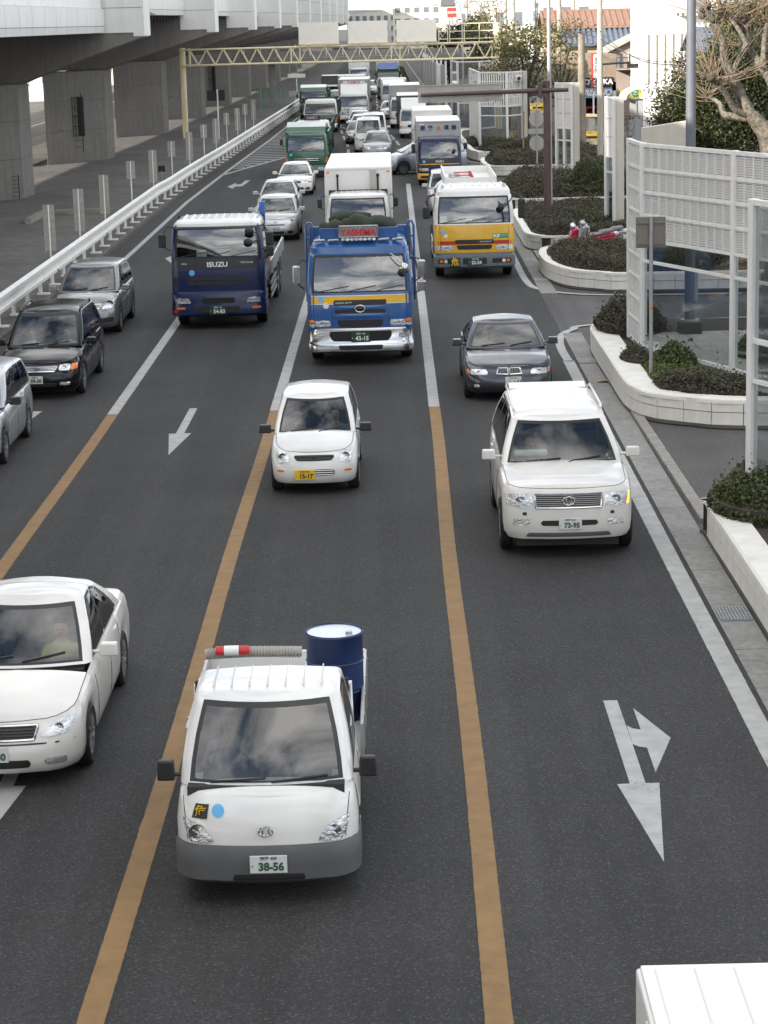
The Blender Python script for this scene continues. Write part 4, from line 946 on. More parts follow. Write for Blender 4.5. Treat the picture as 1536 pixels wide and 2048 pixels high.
# low concrete box kerb and small signs on the apron
o = tag(MB().box(-13.2, 92, .2, 3.2, .25, .22).box(-14.7, 90, .2, .25, 4.2, .22).build('low_kerb_box', KERB), 'low concrete kerb frame lying on the dark apron', 'kerb')
o = empty('small_sign', (-11.4, 108, .1), 'small black square sign low behind the guard rail', 'sign'); MB().cyl((0, 0, 0), (0, 0, .7), .02, 8).build('pole', GREYP, o); MB().box(0, 0, .78, .34, .03, .3).build('plate', TRIM, o, bevel=.01)
o = empty('tall_sign_post', (-11.9, 150.5, .1), 'tall white post with a dark box sign near the yellow column', 'sign post'); MB().cyl((0, 0, 0), (0, 0, 3.3), .05, 10).build('pole', RAILW, o); MB().box(-.1, .05, 2.9, 1.2, .06, .7).build('plate', TRIM, o, bevel=.01)
o = empty('mesh_fence', (-18.4, 101, .1), 'short dark wire mesh fence at the left edge beside the first pier', 'fence')
for k in range(4): MB().box(-1.2+.8*k, 0, .55, .04, .04, 1.1).build('post', TRIM, o)
for k in range(6): MB().box(0, 0, .15+.18*k, 2.4, .015, .015).build('wire', TRIM, o)
# temporary traffic unit under the gantry
o = empty('traffic_counter', (-8.9, 205, .1), 'small white equipment trolley with flat panel behind the guard rail end', 'equipment')
for s in (-1, 1): MB().bar((s*.5, 0, 0), (0, 0, 1.0), .06, .06).build('leg', RAILW, o)
MB().cyl((0, 0, .3), (0, 0, 2.6), .05, 8).build('mast', RAILW, o); MB().box(0, -.05, 1.2, 1.5, .06, .5).build('board', SBACKL, o); MB().box(0, 0, 2.8, 1.6, .3, .35).build('lamp_bar', RAILW, o)
for dx, y in ((-10.8, 196), (-9.7, 214)):
    o = empty('green_mesh_gate', (dx, y, .1), 'green mesh gate panel %s the white equipment trolley' % ('in front of' if y < 200 else 'behind'), 'gate'); gm = M('gate_green', (.10, .30, .22), .6)
    for s in (-1, 1): MB().cyl((s*.9, 0, 0), (s*.9, 0, 2.0), .04, 8).build('post', gm, o)
    for k in range(8): MB().box(0, 0, .2+.24*k, 1.8, .015, .015).build('wire', gm, o)
    for k in range(8): MB().box(-.8+.23*k, 0, 1.05, .012, .012, 1.8).build('wire', gm, o)

# ------------------------------------------------------------------ elevated expressway and its piers
def vx(Y): return smoothi([(-200, -11.6), (0, -11.35), (103, -11.25), (131, -10.3), (161, -9.8), (190, -9.35), (240, -8.75), (300, -8.1), (420, -7.3), (600, -9.8), (900, -26)], Y)   # bracket tips
PR = [(-17.1, 101.6), (-16.86, 130.4), (-16.58, 160.0), (-16.12, 187.1), (-15.78, 213.1), (-15.5, 239), (-15.2, 266), (-15.0, 293), (-15, 321), (-15.2, 349), (-15.6, 378)]
CONCJ = M('formwork_line', (.09, .085, .08), .9)
for i, (x, y) in enumerate(PR):
    o = empty('expressway_pier', (x, y, .1), '%s concrete pier from the near end carrying the elevated expressway' % (ORD[i] if i < 11 else ''), 'pier', 'expressway piers')
    lx, ly = -2.95, -4.1; P = [(lx, ly), (0, 0), (.12, 2.5), (lx, ly+2.9)]
    mb = MB(); mb.prism(P, -.2, 5.15); mb.build('shaft', PIERM, o, bevel=.08)
    tip = vx(y)-x; mb = MB()
    mb.prism_y([(lx-9.5, 7.2), (lx-.9, 5.6), (lx-.6, 5.15), (.15, 5.15), (.5, 5.3), (tip, 7.08), (tip, 12.6), (tip-.6, 12.6), (lx-9.5, 12.4)], .0, 2.5)
    mb.build('cap_beam', PIERM, o, bevel=.05)
    mb = MB(); mb.box(tip+.012, 1.25, 10.0, .05, 2.52, 5.75); e = mb.build('end_panel', COVER, o, bevel=.02)
    for s in (-1, 1): MB().box(tip-.2, 1.25+s*1.27, 10.0, .5, .035, 5.75).build('side_trim', COVER, e, bevel=.01)
    MB().box(tip-1.0, -.02, 9.95, 1.95, .05, 5.3).build('face_panel', COVER, e)
    for z in (8.4, 9.8): MB().box(tip-1.0, -.05, z, 1.95, .01, .02).build('panel_seam', COVS, e)
    if i == 1 or i == 4:   # service ladder with cage
        lad = MB()
        for s in (-1, 1): lad.cyl((-1.4+s*.28, -2.15, .6), (-1.4+s*.28, -2.15, 3.9), .025, 8)
        l_ = lad.build('ladder', CHAS, o)
        for k in range(9): MB().bar((-1.68, -2.15, .9+.35*k), (-1.12, -2.15, .9+.35*k), .02, .02).build('rung', CHAS, l_)
        cg = MB().box(-1.4, -1.9, 2.6, .75, .04, 2.2).build('cage', M('cage_dark', (.035, .036, .034), .7), o)
        for q in range(6): MB().bar((-1.78+.15*q, -2.3, 1.5), (-1.78+.15*q, -2.3, 3.7), .02, .02).build('cage_bar', CHAS, cg)
        for q in range(5): MB().bar((-1.8, -2.3, 1.5+.55*q), (-1.0, -2.3, 1.5+.55*q), .03, .03).build('cage_hoop', CHAS, cg)
    for z in (1.8, 3.5):
        MB().bar((lx-.005, ly-.012, z), (.005, -.012, z), .012, .018).build('formwork_joint', CONCJ, o); MB().bar((.008, 0, z), (.128, 2.5, z), .012, .018).build('formwork_joint', CONCJ, o)
    MB().box(-2.2, -3.1, 2.0 if i % 2 else 2.6, .35, .08, .2).build('notice_plate', M('notice_grey', (.32, .31, .29), .7), o)
ex = empty('elevated_expressway', (-13, 103, 7.4), 'elevated expressway deck with pale curved side panels above the piers', 'expressway')
def child(o, par): o.parent = par; o.matrix_parent_inverse = par.matrix_basis.inverted(); return o
def vpan(Y): return vx(Y)-1.75
ys_ = [-180+8*k for k in range(136)]
mb = MB(); rows = [[(vpan(y)-.35, y, 8.75), (vpan(y)-21.0, y, 8.75), (vpan(y)-21.0, y, 7.4), (vpan(y)-21.5, y, 7.4), (vpan(y)-21.5, y, 10.4), (vpan(y)-21.0, y, 10.4), (vpan(y)-21.0, y, 9.4), (vpan(y)-.6, y, 9.4), (vpan(y)-.6, y, 12.0), (vpan(y)-.35, y, 12.0)] for y in ys_]
mb.grid([r+[r[0]] for r in rows]); child(mb.build('deck', PIERM), ex)
for dx in (-2.6, -7.4, -12.2, -17): 
    mb = MB(); rows = [[(vpan(y)+dx-.5, y, 7.7), (vpan(y)+dx+.5, y, 7.7), (vpan(y)+dx+.5, y, 8.9), (vpan(y)+dx-.5, y, 8.9)] for y in ys_]; mb.grid([r+[r[0]] for r in rows]); child(mb.build('girder', PIERM), ex)
PF = [(.0, 0), (.05, .28), (.04, .30), (.05, .62), (.03, 1.05), (-.05, 1.06), (-.12, 1.6), (-.30, 2.2), (-.55, 3.1), (-.8, 6.9)]
def cover(y0, y1, zb, k0, k1, name='cover_panel', gap=.012):
    mb = MB(); rows = [[(vpan(y)+PF[k][0], y, zb+PF[k][1]) for k in range(k0, k1+1)]+[(vpan(y)+PF[k][0]-.05, y, zb+PF[k][1]) for k in range(k1, k0-1, -1)] for y in (y0+gap, y1-gap)]
    mb.grid([r+[r[0]] for r in rows]); n = len(rows[0]); mb.add(rows[0], [tuple(range(n))]); mb.add(rows[1], [tuple(range(n))[::-1]])
    return child(mb.build(name, COVER, ex, smooth=30), ex)
y = 58.4
while y < 101.: 
    for a, b in ((0, 1), (2, 4), (5, 9)): cover(y, y+2.86, 7.42, a, b, gap=.02)
    y += 2.866
pb = MB(); rows = [[(vpan(y)-.03, y, 7.44), (vpan(y)-.03, y, 8.46)] for y in (-180, 60, 101.4)]; pb.grid(rows); child(pb.build('backing_sheet', COVS), ex)
cover(-180, 58.3, 7.42, 0, 9)
ed = [p[1] for p in PR]
for i in range(len(ed)-1):
    y0, y1 = ed[i]+2.55, ed[i+1]-.05; n = 9 if i < 2 else 5
    for k in range(n):
        for a, b in ((0, 1), (2, 4), (5, 9)): cover(y0+(y1-y0)*k/n, y0+(y1-y0)*(k+1)/n, 8.22, a, b, gap=.015)
    pb = MB(); pb.grid([[(vpan(y)-.03, y, 8.24), (vpan(y)-.03, y, 9.26)] for y in (y0, y1)]); child(pb.build('backing_sheet', COVS), ex)
    if i < 4:
        for k in range(int((y1-y0)/1.1)): MB().box(0, 0, 0, .2, .16, .18).build('drain_box', CHAS, ex).location = (vpan(y0+.5+1.1*k)-.25+13, y0+.5+1.1*k-103, 8.1-7.4)
y = ed[-1]+2.5
while y < 880: 
    for a, b in ((0, 1), (2, 4), (5, 9)): cover(y, y+19.9, 8.22, a, b, gap=.03)
    y += 20

# ------------------------------------------------------------------ beyond the expressway
WALLW = M('far_wall_white', (.62, .60, .55), .7, var=.1, vs=.5, streak=.12); WALLC = M('far_wall_cream', (.60, .52, .38), .7, var=.1, vs=.5); WING = M('far_window', (.16, .18, .20), .15)
struct(strip(lambda y: -33.5, lambda y: -24, 20, 500, .104, 30).build('road', ASPH2)); line('lane_line', lambda y: -29, .2, 60, 400, WPAINT, .108)
def building(name, label, x, y, w, d, h, mat, rows_, cols, side=True, roof=None, winm=None, cat='building', fr=None):
    o = empty(name, (x, y, 0), label, cat); MB().box(0, d/2, h/2, w, d, h).build('wall', mat, o)
    for r in range(rows_):
        for c in range(cols):
            wx = -w/2+w*(c+.5)/cols; wz = 1.2+(h-1.6)*(r+.45)/rows_; ww, wh = w/cols*.56, (h-1.6)/rows_*.5
            q = MB().box(wx, -.03, wz, ww+.14, .08, wh+.14).build('window_frame', fr or PWH, o); MB().box(wx, -.065, wz, ww, .04, wh).build('pane', winm or WING, q); MB().box(wx, -.1, wz-wh/2-.1, ww+.25, .18, .06).build('sill', mat, q)
    if side:
        nc = max(2, int(d/4))
        for r in range(rows_):
            for c in range(nc):
                wy = d*(c+.5)/nc; wz = 1.2+(h-1.6)*(r+.45)/rows_; ww, wh = d/nc*.45, (h-1.6)/rows_*.5; sx = -1 if x > 0 else 1
                q = MB().box(sx*(w/2+.01), wy, wz, .08, ww+.14, wh+.14).build('window_frame', fr or PWH, o); MB().box(sx*(w/2+.045), wy, wz, .04, ww, wh).build('pane', winm or WING, q)
    if roof == 'flat': MB().box(0, d/2, h+.2, w+.3, d+.3, .4).build('parapet', mat, o); MB().box(w*.2, d*.5, h+1.1, w*.25, d*.3, 1.6).build('roof_house', mat, o)
    return o
building('shop_building', 'white low building seen in the gap beside the first pier', -42, 240, 14, 10, 9, WALLW, 2, 4); building('warehouse', 'pale warehouse seen through the gap behind the second pier', -40, 300, 12, 12, 8, WALLC, 2, 4)
building('office_block', 'white office block far beyond the piers', -46, 400, 14, 12, 12, WALLW, 3, 5)
o = empty('concrete_barrier', (-22.5, 128, .1), 'low concrete barrier on legs beyond the first pier', 'barrier'); MB().box(0, 0, .95, .3, 9, .25).build('rail', KERB, o); [MB().box(0, -3.6+2.4*k, .4, .25, .3, .85).build('leg', KERB, o) for k in range(4)]

# ------------------------------------------------------------------ sign gantry
GY = 152.4; XL, XR = -14.35, 7.0; ZT, ZB = 6.02, 4.98
ga = empty('sign_gantry', (XL, GY, .1), 'cream yellow truss gantry spanning the road with three blank signs', 'gantry')
def gpart(mb, name, mat, parent=None, smooth=40): return child(mb.build(name, mat, parent or ga, smooth=smooth), ga) if parent is None else mb.build(name, mat, parent, smooth=smooth)
gpart(MB().cyl((XL, GY+.4, .1), (XL, GY+.4, 6.15), .20, 20), 'column', GANT); gpart(MB().cyl((XR+.1, GY+.4, .0), (XR+.1, GY+.4, 7.3), .20, 20), 'column', GANT)
for yy in (GY, GY+.8):
    for z in (ZT, ZB): gpart(MB().cyl((XL+.1, yy, z), (XR, yy, z), .065, 12), 'chord', GANT)
    n = 18
    for k in range(n):
        xa = XL+.5+(XR-XL-.7)*k/n; xb = XL+.5+(XR-XL-.7)*(k+1)/n; xm = (xa+xb)/2
        gpart(MB().cyl((xa, yy, ZT), (xm, yy, ZB), .03, 8), 'brace', GANT); gpart(MB().cyl((xm, yy, ZB), (xb, yy, ZT), .03, 8), 'brace', GANT)
    for x in (XL+.5, XL+7.4, XL+8.0, XL+14.2, XL+14.8, XR-.3): gpart(MB().cyl((x, yy, ZB), (x, yy, ZT), .04, 8), 'upright', GANT)
for x in (XL+.5, XL+7.7, XL+14.5, XR-.3):
    for z in (ZT, ZB): gpart(MB().cyl((x, GY, z), (x, GY+.8, z), .04, 8), 'cross_tube', GANT)
    for z in (ZT, ZB): gpart(MB().cyl((x-.06, GY-.0, z), (x+.06, GY, z), .11, 12), 'flange', GANT)
for a, b in ((597, 677), (696, 775), (793, 872.5)):
    xa, xb = at(a, 60, GY)[0], at(b, 60, GY)[0]; o = gpart(MB().box((xa+xb)/2, GY-.1, 6.93, xb-xa, .06, 1.42), 'blank_sign', BLANK, smooth=None)
    gpart(MB().box((xa+xb)/2, GY-.12, 6.18, xb-xa+.1, .12, .09), 'sign_ledge', GANT, smooth=None)
    for q in (.25, .75): gpart(MB().box(xa+(xb-xa)*q, GY+.1, 6.5, .08, .2, 1.1), 'sign_bracket', GREYP, smooth=None)
for a, b in ((877, 895), (899, 988)):
    xa, xb = at(a, 60, GY)[0], at(b, 60, GY)[0]
    for z in (6.30, 6.80, 7.30): gpart(MB().cyl((xa, GY-.1, z), (xb, GY-.1, z), .03, 8), 'rail', GANT)
    for k in range(2 if b < 896 else 4): gpart(MB().cyl((xa+(xb-xa)*k/(1 if b < 896 else 3), GY-.1, 6.1), (xa+(xb-xa)*k/(1 if b < 896 else 3), GY-.1, 7.3), .03, 8), 'rail_post', GANT)
fb = empty('footbridge', (-4, 205, 4), 'grey footbridge deck with railing crossing behind the yellow gantry', 'footbridge')
FBM = M('footbridge_grey', (.22, .215, .20), .7, var=.15, vs=1, streak=.15)
def fpart(mb, name, mat=FBM): return child(mb.build(name, mat, fb), fb)
fpart(MB().box(-1, 206, 4.25, 26, 2.2, .5), 'deck'); fpart(MB().box(-1, 204.95, 4.8, 26, .06, .55), 'side_panel'); fpart(MB().box(-1, 204.95, 5.35, 26, .06, .06), 'handrail')
for k in range(18): fpart(MB().box(-13.6+1.5*k, 204.92, 5.0, .06, .06, .75), 'baluster', RAILW)
for x in (-11.2, 8.5): fpart(MB().cyl((x, 206, 0), (x, 206, 4.05), .3, 14), 'column')
# ------------------------------------------------------------------ foliage tools
import numpy as np
RNG = np.random.default_rng(11)
def leafmat(name, a, b, c=None, sc=9.):
    m = bpy.data.materials.new(name); m.use_nodes = True; t = m.node_tree; bs = t.nodes['Principled BSDF']; lk = t.links.new
    tcn = t.nodes.new('ShaderNodeTexCoord'); n = t.nodes.new('ShaderNodeTexNoise'); n.inputs['Scale'].default_value = sc; n.inputs['Detail'].default_value = 5; n.inputs['Roughness'].default_value = .75; lk(tcn.outputs['Object'], n.inputs[0])
    r = t.nodes.new('ShaderNodeValToRGB'); r.color_ramp.elements[0].position = .34; r.color_ramp.elements[1].position = .66; r.color_ramp.elements[0].color = (*a, 1); r.color_ramp.elements[1].color = (*b, 1)
    if c: e = r.color_ramp.elements.new(.52); e.color = (*c, 1)
    lk(n.outputs['Fac'], r.inputs[0]); lk(r.outputs[0], bs.inputs['Base Color']); bs.inputs['Roughness'].default_value = .5
    tr = t.nodes.new('ShaderNodeBsdfTranslucent'); lk(r.outputs[0], tr.inputs[0]); mx = t.nodes.new('ShaderNodeMixShader'); mx.inputs[0].default_value = .25; o = t.nodes['Material Output']; lk(bs.outputs[0], mx.inputs[1]); lk(tr.outputs[0], mx.inputs[2]); lk(mx.outputs[0], o.inputs[0])
    MATS[name] = m; return m
def leaves(name, P, size, mat, parent=None, up=.12, kind='stuff'):
    """P: (n,3) leaf centres -> one mesh of small folded leaf faces"""
    n = len(P); d = RNG.normal(size=(n, 3)); d[:, 2] *= .6; d /= np.linalg.norm(d, axis=1)[:, None]
    nn = RNG.normal(size=(n, 3)); nn[:, 2] += up*3; s = np.cross(d, nn); s /= np.linalg.norm(s, axis=1)[:, None]+1e-9
    sz = size*RNG.uniform(.6, 1.35, size=n)[:, None]; w = sz*.36
    V = np.stack([P-d*sz*.5, P+s*w, P+d*sz*.5, P-s*w], 1).reshape(-1, 3)
    me = bpy.data.meshes.new(name); me.vertices.add(4*n); me.vertices.foreach_set('co', V.ravel().astype(np.float32)); me.loops.add(4*n); me.loops.foreach_set('vertex_index', np.arange(4*n, dtype=np.int32))
    me.polygons.add(n); me.polygons.foreach_set('loop_start', np.arange(0, 4*n, 4, dtype=np.int32)); me.polygons.foreach_set('loop_total', np.full(n, 4, dtype=np.int32)); me.update(); me.validate(); me.materials.append(mat)
    o = link(name, me, parent); 
    if kind and parent is not None: o['kind'] = kind
    return o
def clumps(cs, dens, shell_=.45):
    out = []
    for (x, y, z, rx, ry, rz) in cs:
        n = int(dens*rx*ry*rz*4.19); v = RNG.normal(size=(n, 3)); v /= np.linalg.norm(v, axis=1)[:, None]; r = RNG.uniform(shell_, 1.0, size=n)**.6; out.append(np.array([x, y, z])+v*r[:, None]*np.array([rx, ry, rz])*(1+.18*RNG.normal(size=(n, 1))))
    return np.concatenate(out)
def inpoly(P, poly):
    x, y = P[:, 0], P[:, 1]; r = np.zeros(len(P), bool); n = len(poly)
    for i in range(n):
        (x0, y0), (x1, y1) = poly[i], poly[(i+1) % n]
        if y0 == y1: continue
        c = ((y0 > y) != (y1 > y)) & (x < (x1-x0)*(y-y0)/(y1-y0)+x0); r ^= c
    return r
def bumps(P, s=1.3, seed=0):
    x, y = P[:, 0], P[:, 1]; return .5+.25*np.sin(x*s*2.1+1.3*seed+1.7*np.sin(y*s*.9))+.25*np.sin(y*s*1.7+seed*2.1+1.3*np.sin(x*s*1.1))
def hedge_points(poly, z0, h, dens, seed=0, edge=.5):
    a = np.array(poly); lo, hi = a.min(0), a.max(0); n = int(dens*(hi-lo)[0]*(hi-lo)[1]); P = np.stack([RNG.uniform(lo[0], hi[0], n), RNG.uniform(lo[1], hi[1], n)], 1); P = P[inpoly(P, poly)]
    d = np.full(len(P), 9.)
    for i in range(len(poly)):
        p, q = a[i], a[(i+1) % len(poly)]; e = q-p; t = np.clip(((P-p)@e)/(e@e), 0, 1); d = np.minimum(d, np.linalg.norm(P-p-t[:, None]*e, axis=1))
    top = h*(.40+.55*bumps(P, 1.1, seed)+.28*bumps(P, 3.7, seed+3))*np.clip(d/edge, .15, 1)**.6; z = z0+top*(1-RNG.uniform(0, 1, len(P))**2*.55)+RNG.normal(0, .035, len(P))+np.where(RNG.uniform(0, 1, len(P)) < .07, RNG.exponential(.07, len(P)), 0)
    return np.stack([P[:, 0], P[:, 1], z], 1)
HEDG = leafmat('hedge_leaf', (.028, .030, .018), (.20, .185, .11), (.075, .068, .042), 30); HEDG2 = leafmat('hedge_green', (.03, .042, .016), (.16, .18, .06), (.075, .09, .032), 24); EVER = leafmat('evergreen_leaf', (.014, .022, .008), (.12, .12, .04), (.042, .05, .018), 7); OLIV = leafmat('olive_leaf', (.05, .05, .02), (.22, .19, .06), (.11, .105, .035), 2.5); GRAS = leafmat('grass_blade', (.05, .08, .018), (.17, .21, .05), (.10, .13, .03), 6)
BARK = M('plane_bark', (.14, .122, .095), .85, var=.65, vs=4.5, vs2=14, bump=.5, bs=16); BARKD = M('bark_dark', (.075, .06, .045), .9, var=.4, vs=6, bump=.5, bs=14); TWIG = M('twig', (.20, .15, .10), .85)

# ------------------------------------------------------------------ planters on the right
tm = MB(); tm.box(0, 0, 0, .590, .05, .230); TILEM = tm.mesh('wall_tile', TILE)
def planter(label, path, closed_back, H=.5, coping=.28, hedge=None):
    """path: outer edge of the white tiled wall"""
    path = curve(path, 6); o = empty('planter', (path[0][0], path[0][1], 0), label, 'planter', 'white tiled planters'); inv = o.matrix_basis.inverted()
    poly = path+closed_back
    def ins(P, d):
        n = len(P); R_ = []
        for i in range(n):
            a, b = Vector(P[max(i-1, 0)]), Vector(P[min(i+1, n-1)]); e = (b-a).normalized(); R_.append((P[i][0]-e.y*d, P[i][1]+e.x*d))
        return R_
    core = MB(); core.prism(ins(path, .03)+closed_back, -.05, H-.03); c = core.build('core', SOIL, o); c.matrix_parent_inverse = inv
    # tiles by arc length
    S = [0]
    for p, q in zip(path, path[1:]): S.append(S[-1]+math.dist(p, q))
    def pt(s):
        for i in range(len(S)-1):
            if s <= S[i+1]: t = (s-S[i])/(S[i+1]-S[i]+1e-9); return (path[i][0]+(path[i+1][0]-path[i][0])*t, path[i][1]+(path[i+1][1]-path[i][1])*t)
        return path[-1]
    n = int(S[-1]/.6)
    for r in range(2):
        for k in range(n):
            s0 = k*.6+(0 if r == 0 else 0); a, b = pt(s0), pt(s0+.595); t = link('wall_tile', TILEM, o); t.location = ((a[0]+b[0])/2-o.location.x, (a[1]+b[1])/2-o.location.y, .06+.119+.246*r); t.rotation_euler = (0, 0, math.atan2(b[1]-a[1], b[0]-a[0])); t.scale = (math.dist(a, b)/.598, 1, 1)
    bs = MB(); P0, P1 = path, ins(path, -.03); bs.grid([[(*p, .0), (*q, .0), (*q, .06), (*p, .06)] for p, q in zip(P0, P1)]); b = bs.build('plinth', KERBD, o); b.matrix_parent_inverse = inv
    cp = MB(); A, B = ins(path, -.028), ins(path, coping); cp.grid([[(*p, H-.03), (*p, H+.03), (*q, H+.03), (*q, H-.03)] for p, q in zip(A, B)]); b = cp.build('coping', COPE, o); b.matrix_parent_inverse = inv
    return o, ins(path, coping-.06)
def shrub(label, poly, z0, h, dens, size, mat, seed=0, name='shrub_bed', cat='shrubs', edge=.5):
    o = leaves(name, hedge_points(poly, z0, h, dens, seed, edge), size, mat); tag(o, label, cat)
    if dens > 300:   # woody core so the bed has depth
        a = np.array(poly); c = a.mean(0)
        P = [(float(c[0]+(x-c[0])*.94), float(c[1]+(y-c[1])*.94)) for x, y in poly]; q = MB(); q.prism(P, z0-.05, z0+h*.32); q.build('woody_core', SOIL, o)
    return o
def ell_poly(x, y, rx, ry, n=18): return [(x+rx*math.cos(2*math.pi*k/n), y+ry*math.sin(2*math.pi*k/n)) for k in range(n)]
# A: planter with the large louvre screen
pa, inA_ = planter('curved white planter below the large louvred glass screen', [(4.95, 52.2), (4.5, 51.3), (4.43, 49.5), (4.44, 46.9), (4.45, 43.6), (4.55, 42.5), (4.80, 41.75), (5.45, 41.15), (6.48, 40.65), (10.5, 40.2)], [(10.5, 52.6), (6, 52.6)], coping=.55)
shrub('round dark shrub on the rear corner of the louvred screen planter', ell_poly(5.35, 50.9, .85, 1.4), .5, .78, 2600, .06, HEDG, 1)
shrub('low dark shrubs along the front of the louvred screen planter', [(4.95, 43.2), (5.0, 42.2), (5.5, 41.6), (6.5, 41.15), (9, 40.9), (9, 42.0), (6.6, 42.6), (5.7, 43.2)], .48, .30, 2600, .055, HEDG, 2, edge=.3)
shrub('bright green low growth around the signpost base', [(4.98, 45.4), (4.98, 43.3), (5.7, 43.0), (6.8, 42.7), (6.3, 44.3), (5.6, 45.4)], .48, .12, 3200, .05, GRAS, 3, edge=.25)
shrub('small dark bush beside the corner post of the louvred screen', ell_poly(5.0, 46.2, .36, .8), .48, .34, 3200, .05, HEDG, 4, edge=.3); shrub('olive grass tuft in front of the louvred screen glass', ell_poly(5.72, 45.6, .45, .8), .48, .40, 3600, .09, HEDG2, 5, edge=.4)
pv = struct(MB().prism([(5.35, 50.2), (5.5, 47.4), (6.95, 44.0), (10, 44.6), (10, 50.2)], .3, .505).build('pavement', M('paving_light', (.42, .40, .36), .85, var=.2, vs=2, vs2=12)))
shrub('dark ground cover seen through the glass of the louvred screen', [(7.0, 46.5), (8.2, 43.5), (10, 43), (10, 48.4), (7.6, 48.6)], .48, .22, 1500, .07, HEDG2, 20, edge=.3)
for k in range(5):
    x = 5.6+.9*k; MB().box(x, 48.8, .509, .012, 3, .004).build('paving_joint', KERBD, pv)
# B
pb_, inB = planter('white planter with dense dark shrubs in front of the two scooters', [(5.2, 70.3), (4.6, 69.7), (4.38, 68.2), (4.36, 66.6), (4.48, 65.0), (4.92, 63.3), (5.7, 62.4), (6.5, 61.95), (10.5, 61.7)], [(10.5, 70.3)])
shrub('dense dark shrub bed in the planter in front of the scooters', [(x+.0, y) for x, y in inB][3:-1]+[(10.3, 62.2), (10.3, 69.9), (5.4, 69.9)], .42, .42, 3000, .055, HEDG, 6, edge=.4)
# C
pc_, inC = planter('white planter with shrubs around the brown mast base', [(5.2, 85), (4.5, 84.2), (4.34, 82), (4.32, 77), (4.34, 74.6), (4.7, 73.5), (5.45, 73.1), (10.5, 72.9)], [(10.5, 85)])
shrub('shrub bed around the brown mast, behind the scooters', [(x, y) for x, y in inC][3:-1]+[(10.3, 73.5), (10.3, 84.6), (5.4, 84.6)], .42, .45, 2300, .058, HEDG, 7, edge=.4)
shrub('yellowish shrub patch beside the narrow white screen', ell_poly(6.5, 76.6, .6, 1.6), .5, .70, 1500, .07, HEDG2, 8)
# D
pd_, inD = planter('white planter under the second narrow screen, third from the louvred one', [(5.4, 99), (4.6, 98.3), (4.34, 96.5), (4.32, 92), (4.38, 89.8), (4.85, 88.9), (6.9, 88.7), (10.5, 88.9)], [(10.5, 99)])
shrub('tall dark shrub bed under the second narrow screen', [(x, y) for x, y in inD][3:-1]+[(10.3, 89.4), (10.3, 98.6), (5.6, 98.6)], .42, .75, 1300, .075, HEDG, 9, edge=.5)
shrub('rounded green bush between the two narrow screens', ell_poly(8.0, 91.0, 1.3, 1.8), .5, 1.35, 1500, .08, HEDG2, 10)
# D2, E
pd2, inD2 = planter('white planter with flat shrubs beyond the second narrow screen', [(5.6, 117.2), (4.7, 116.6), (4.4, 115), (4.36, 111.5), (4.6, 109.8), (5.4, 109.2), (11, 109.2)], [(11, 117.2)])
shrub('flat dark shrub bed beyond the second narrow screen', [(x, y) for x, y in inD2][3:-1]+[(10.8, 109.6), (10.8, 116.8), (5.8, 116.8)], .42, .55, 1000, .085, HEDG, 11)
pe_, inE = planter('far white planter at the foot of the slatted white screens', [(5.2, 147), (4.2, 146), (3.9, 140), (3.98, 132), (4.10, 124.1), (4.47, 121.8), (5.09, 121.1), (11, 120.6)], [(11, 147)])
shrub('dark shrub bed below the far slatted screens', [(4.6, 124.5), (5.3, 121.8), (10.8, 121.3), (10.8, 126), (5.2, 126.6)], .42, .60, 1000, .085, HEDG, 12); shrub('small rounded shrub on the far planter beside the screen end', ell_poly(4.5, 130, .32, 2.6), .5, .5, 1500, .08, HEDG, 13)
# F
pf_, inF = planter('white planter at the lower right edge of the picture', [(7.5, 33.0), (4.75, 32.35), (4.52, 32.0), (4.52, 30), (4.53, 26.7), (4.55, 8)], [(10, 8), (10, 33)], coping=.42)
shrub('leafy bush at the corner of the lower right planter', ell_poly(5.15, 31.6, .68, 1.15), .46, .75, 4200, .06, HEDG2, 14, edge=.5)
MB().box(5.35, 20, .56, .10, 21, .1).build('cable_trough', COPE, pf_).matrix_parent_inverse = pf_.matrix_basis.inverted()

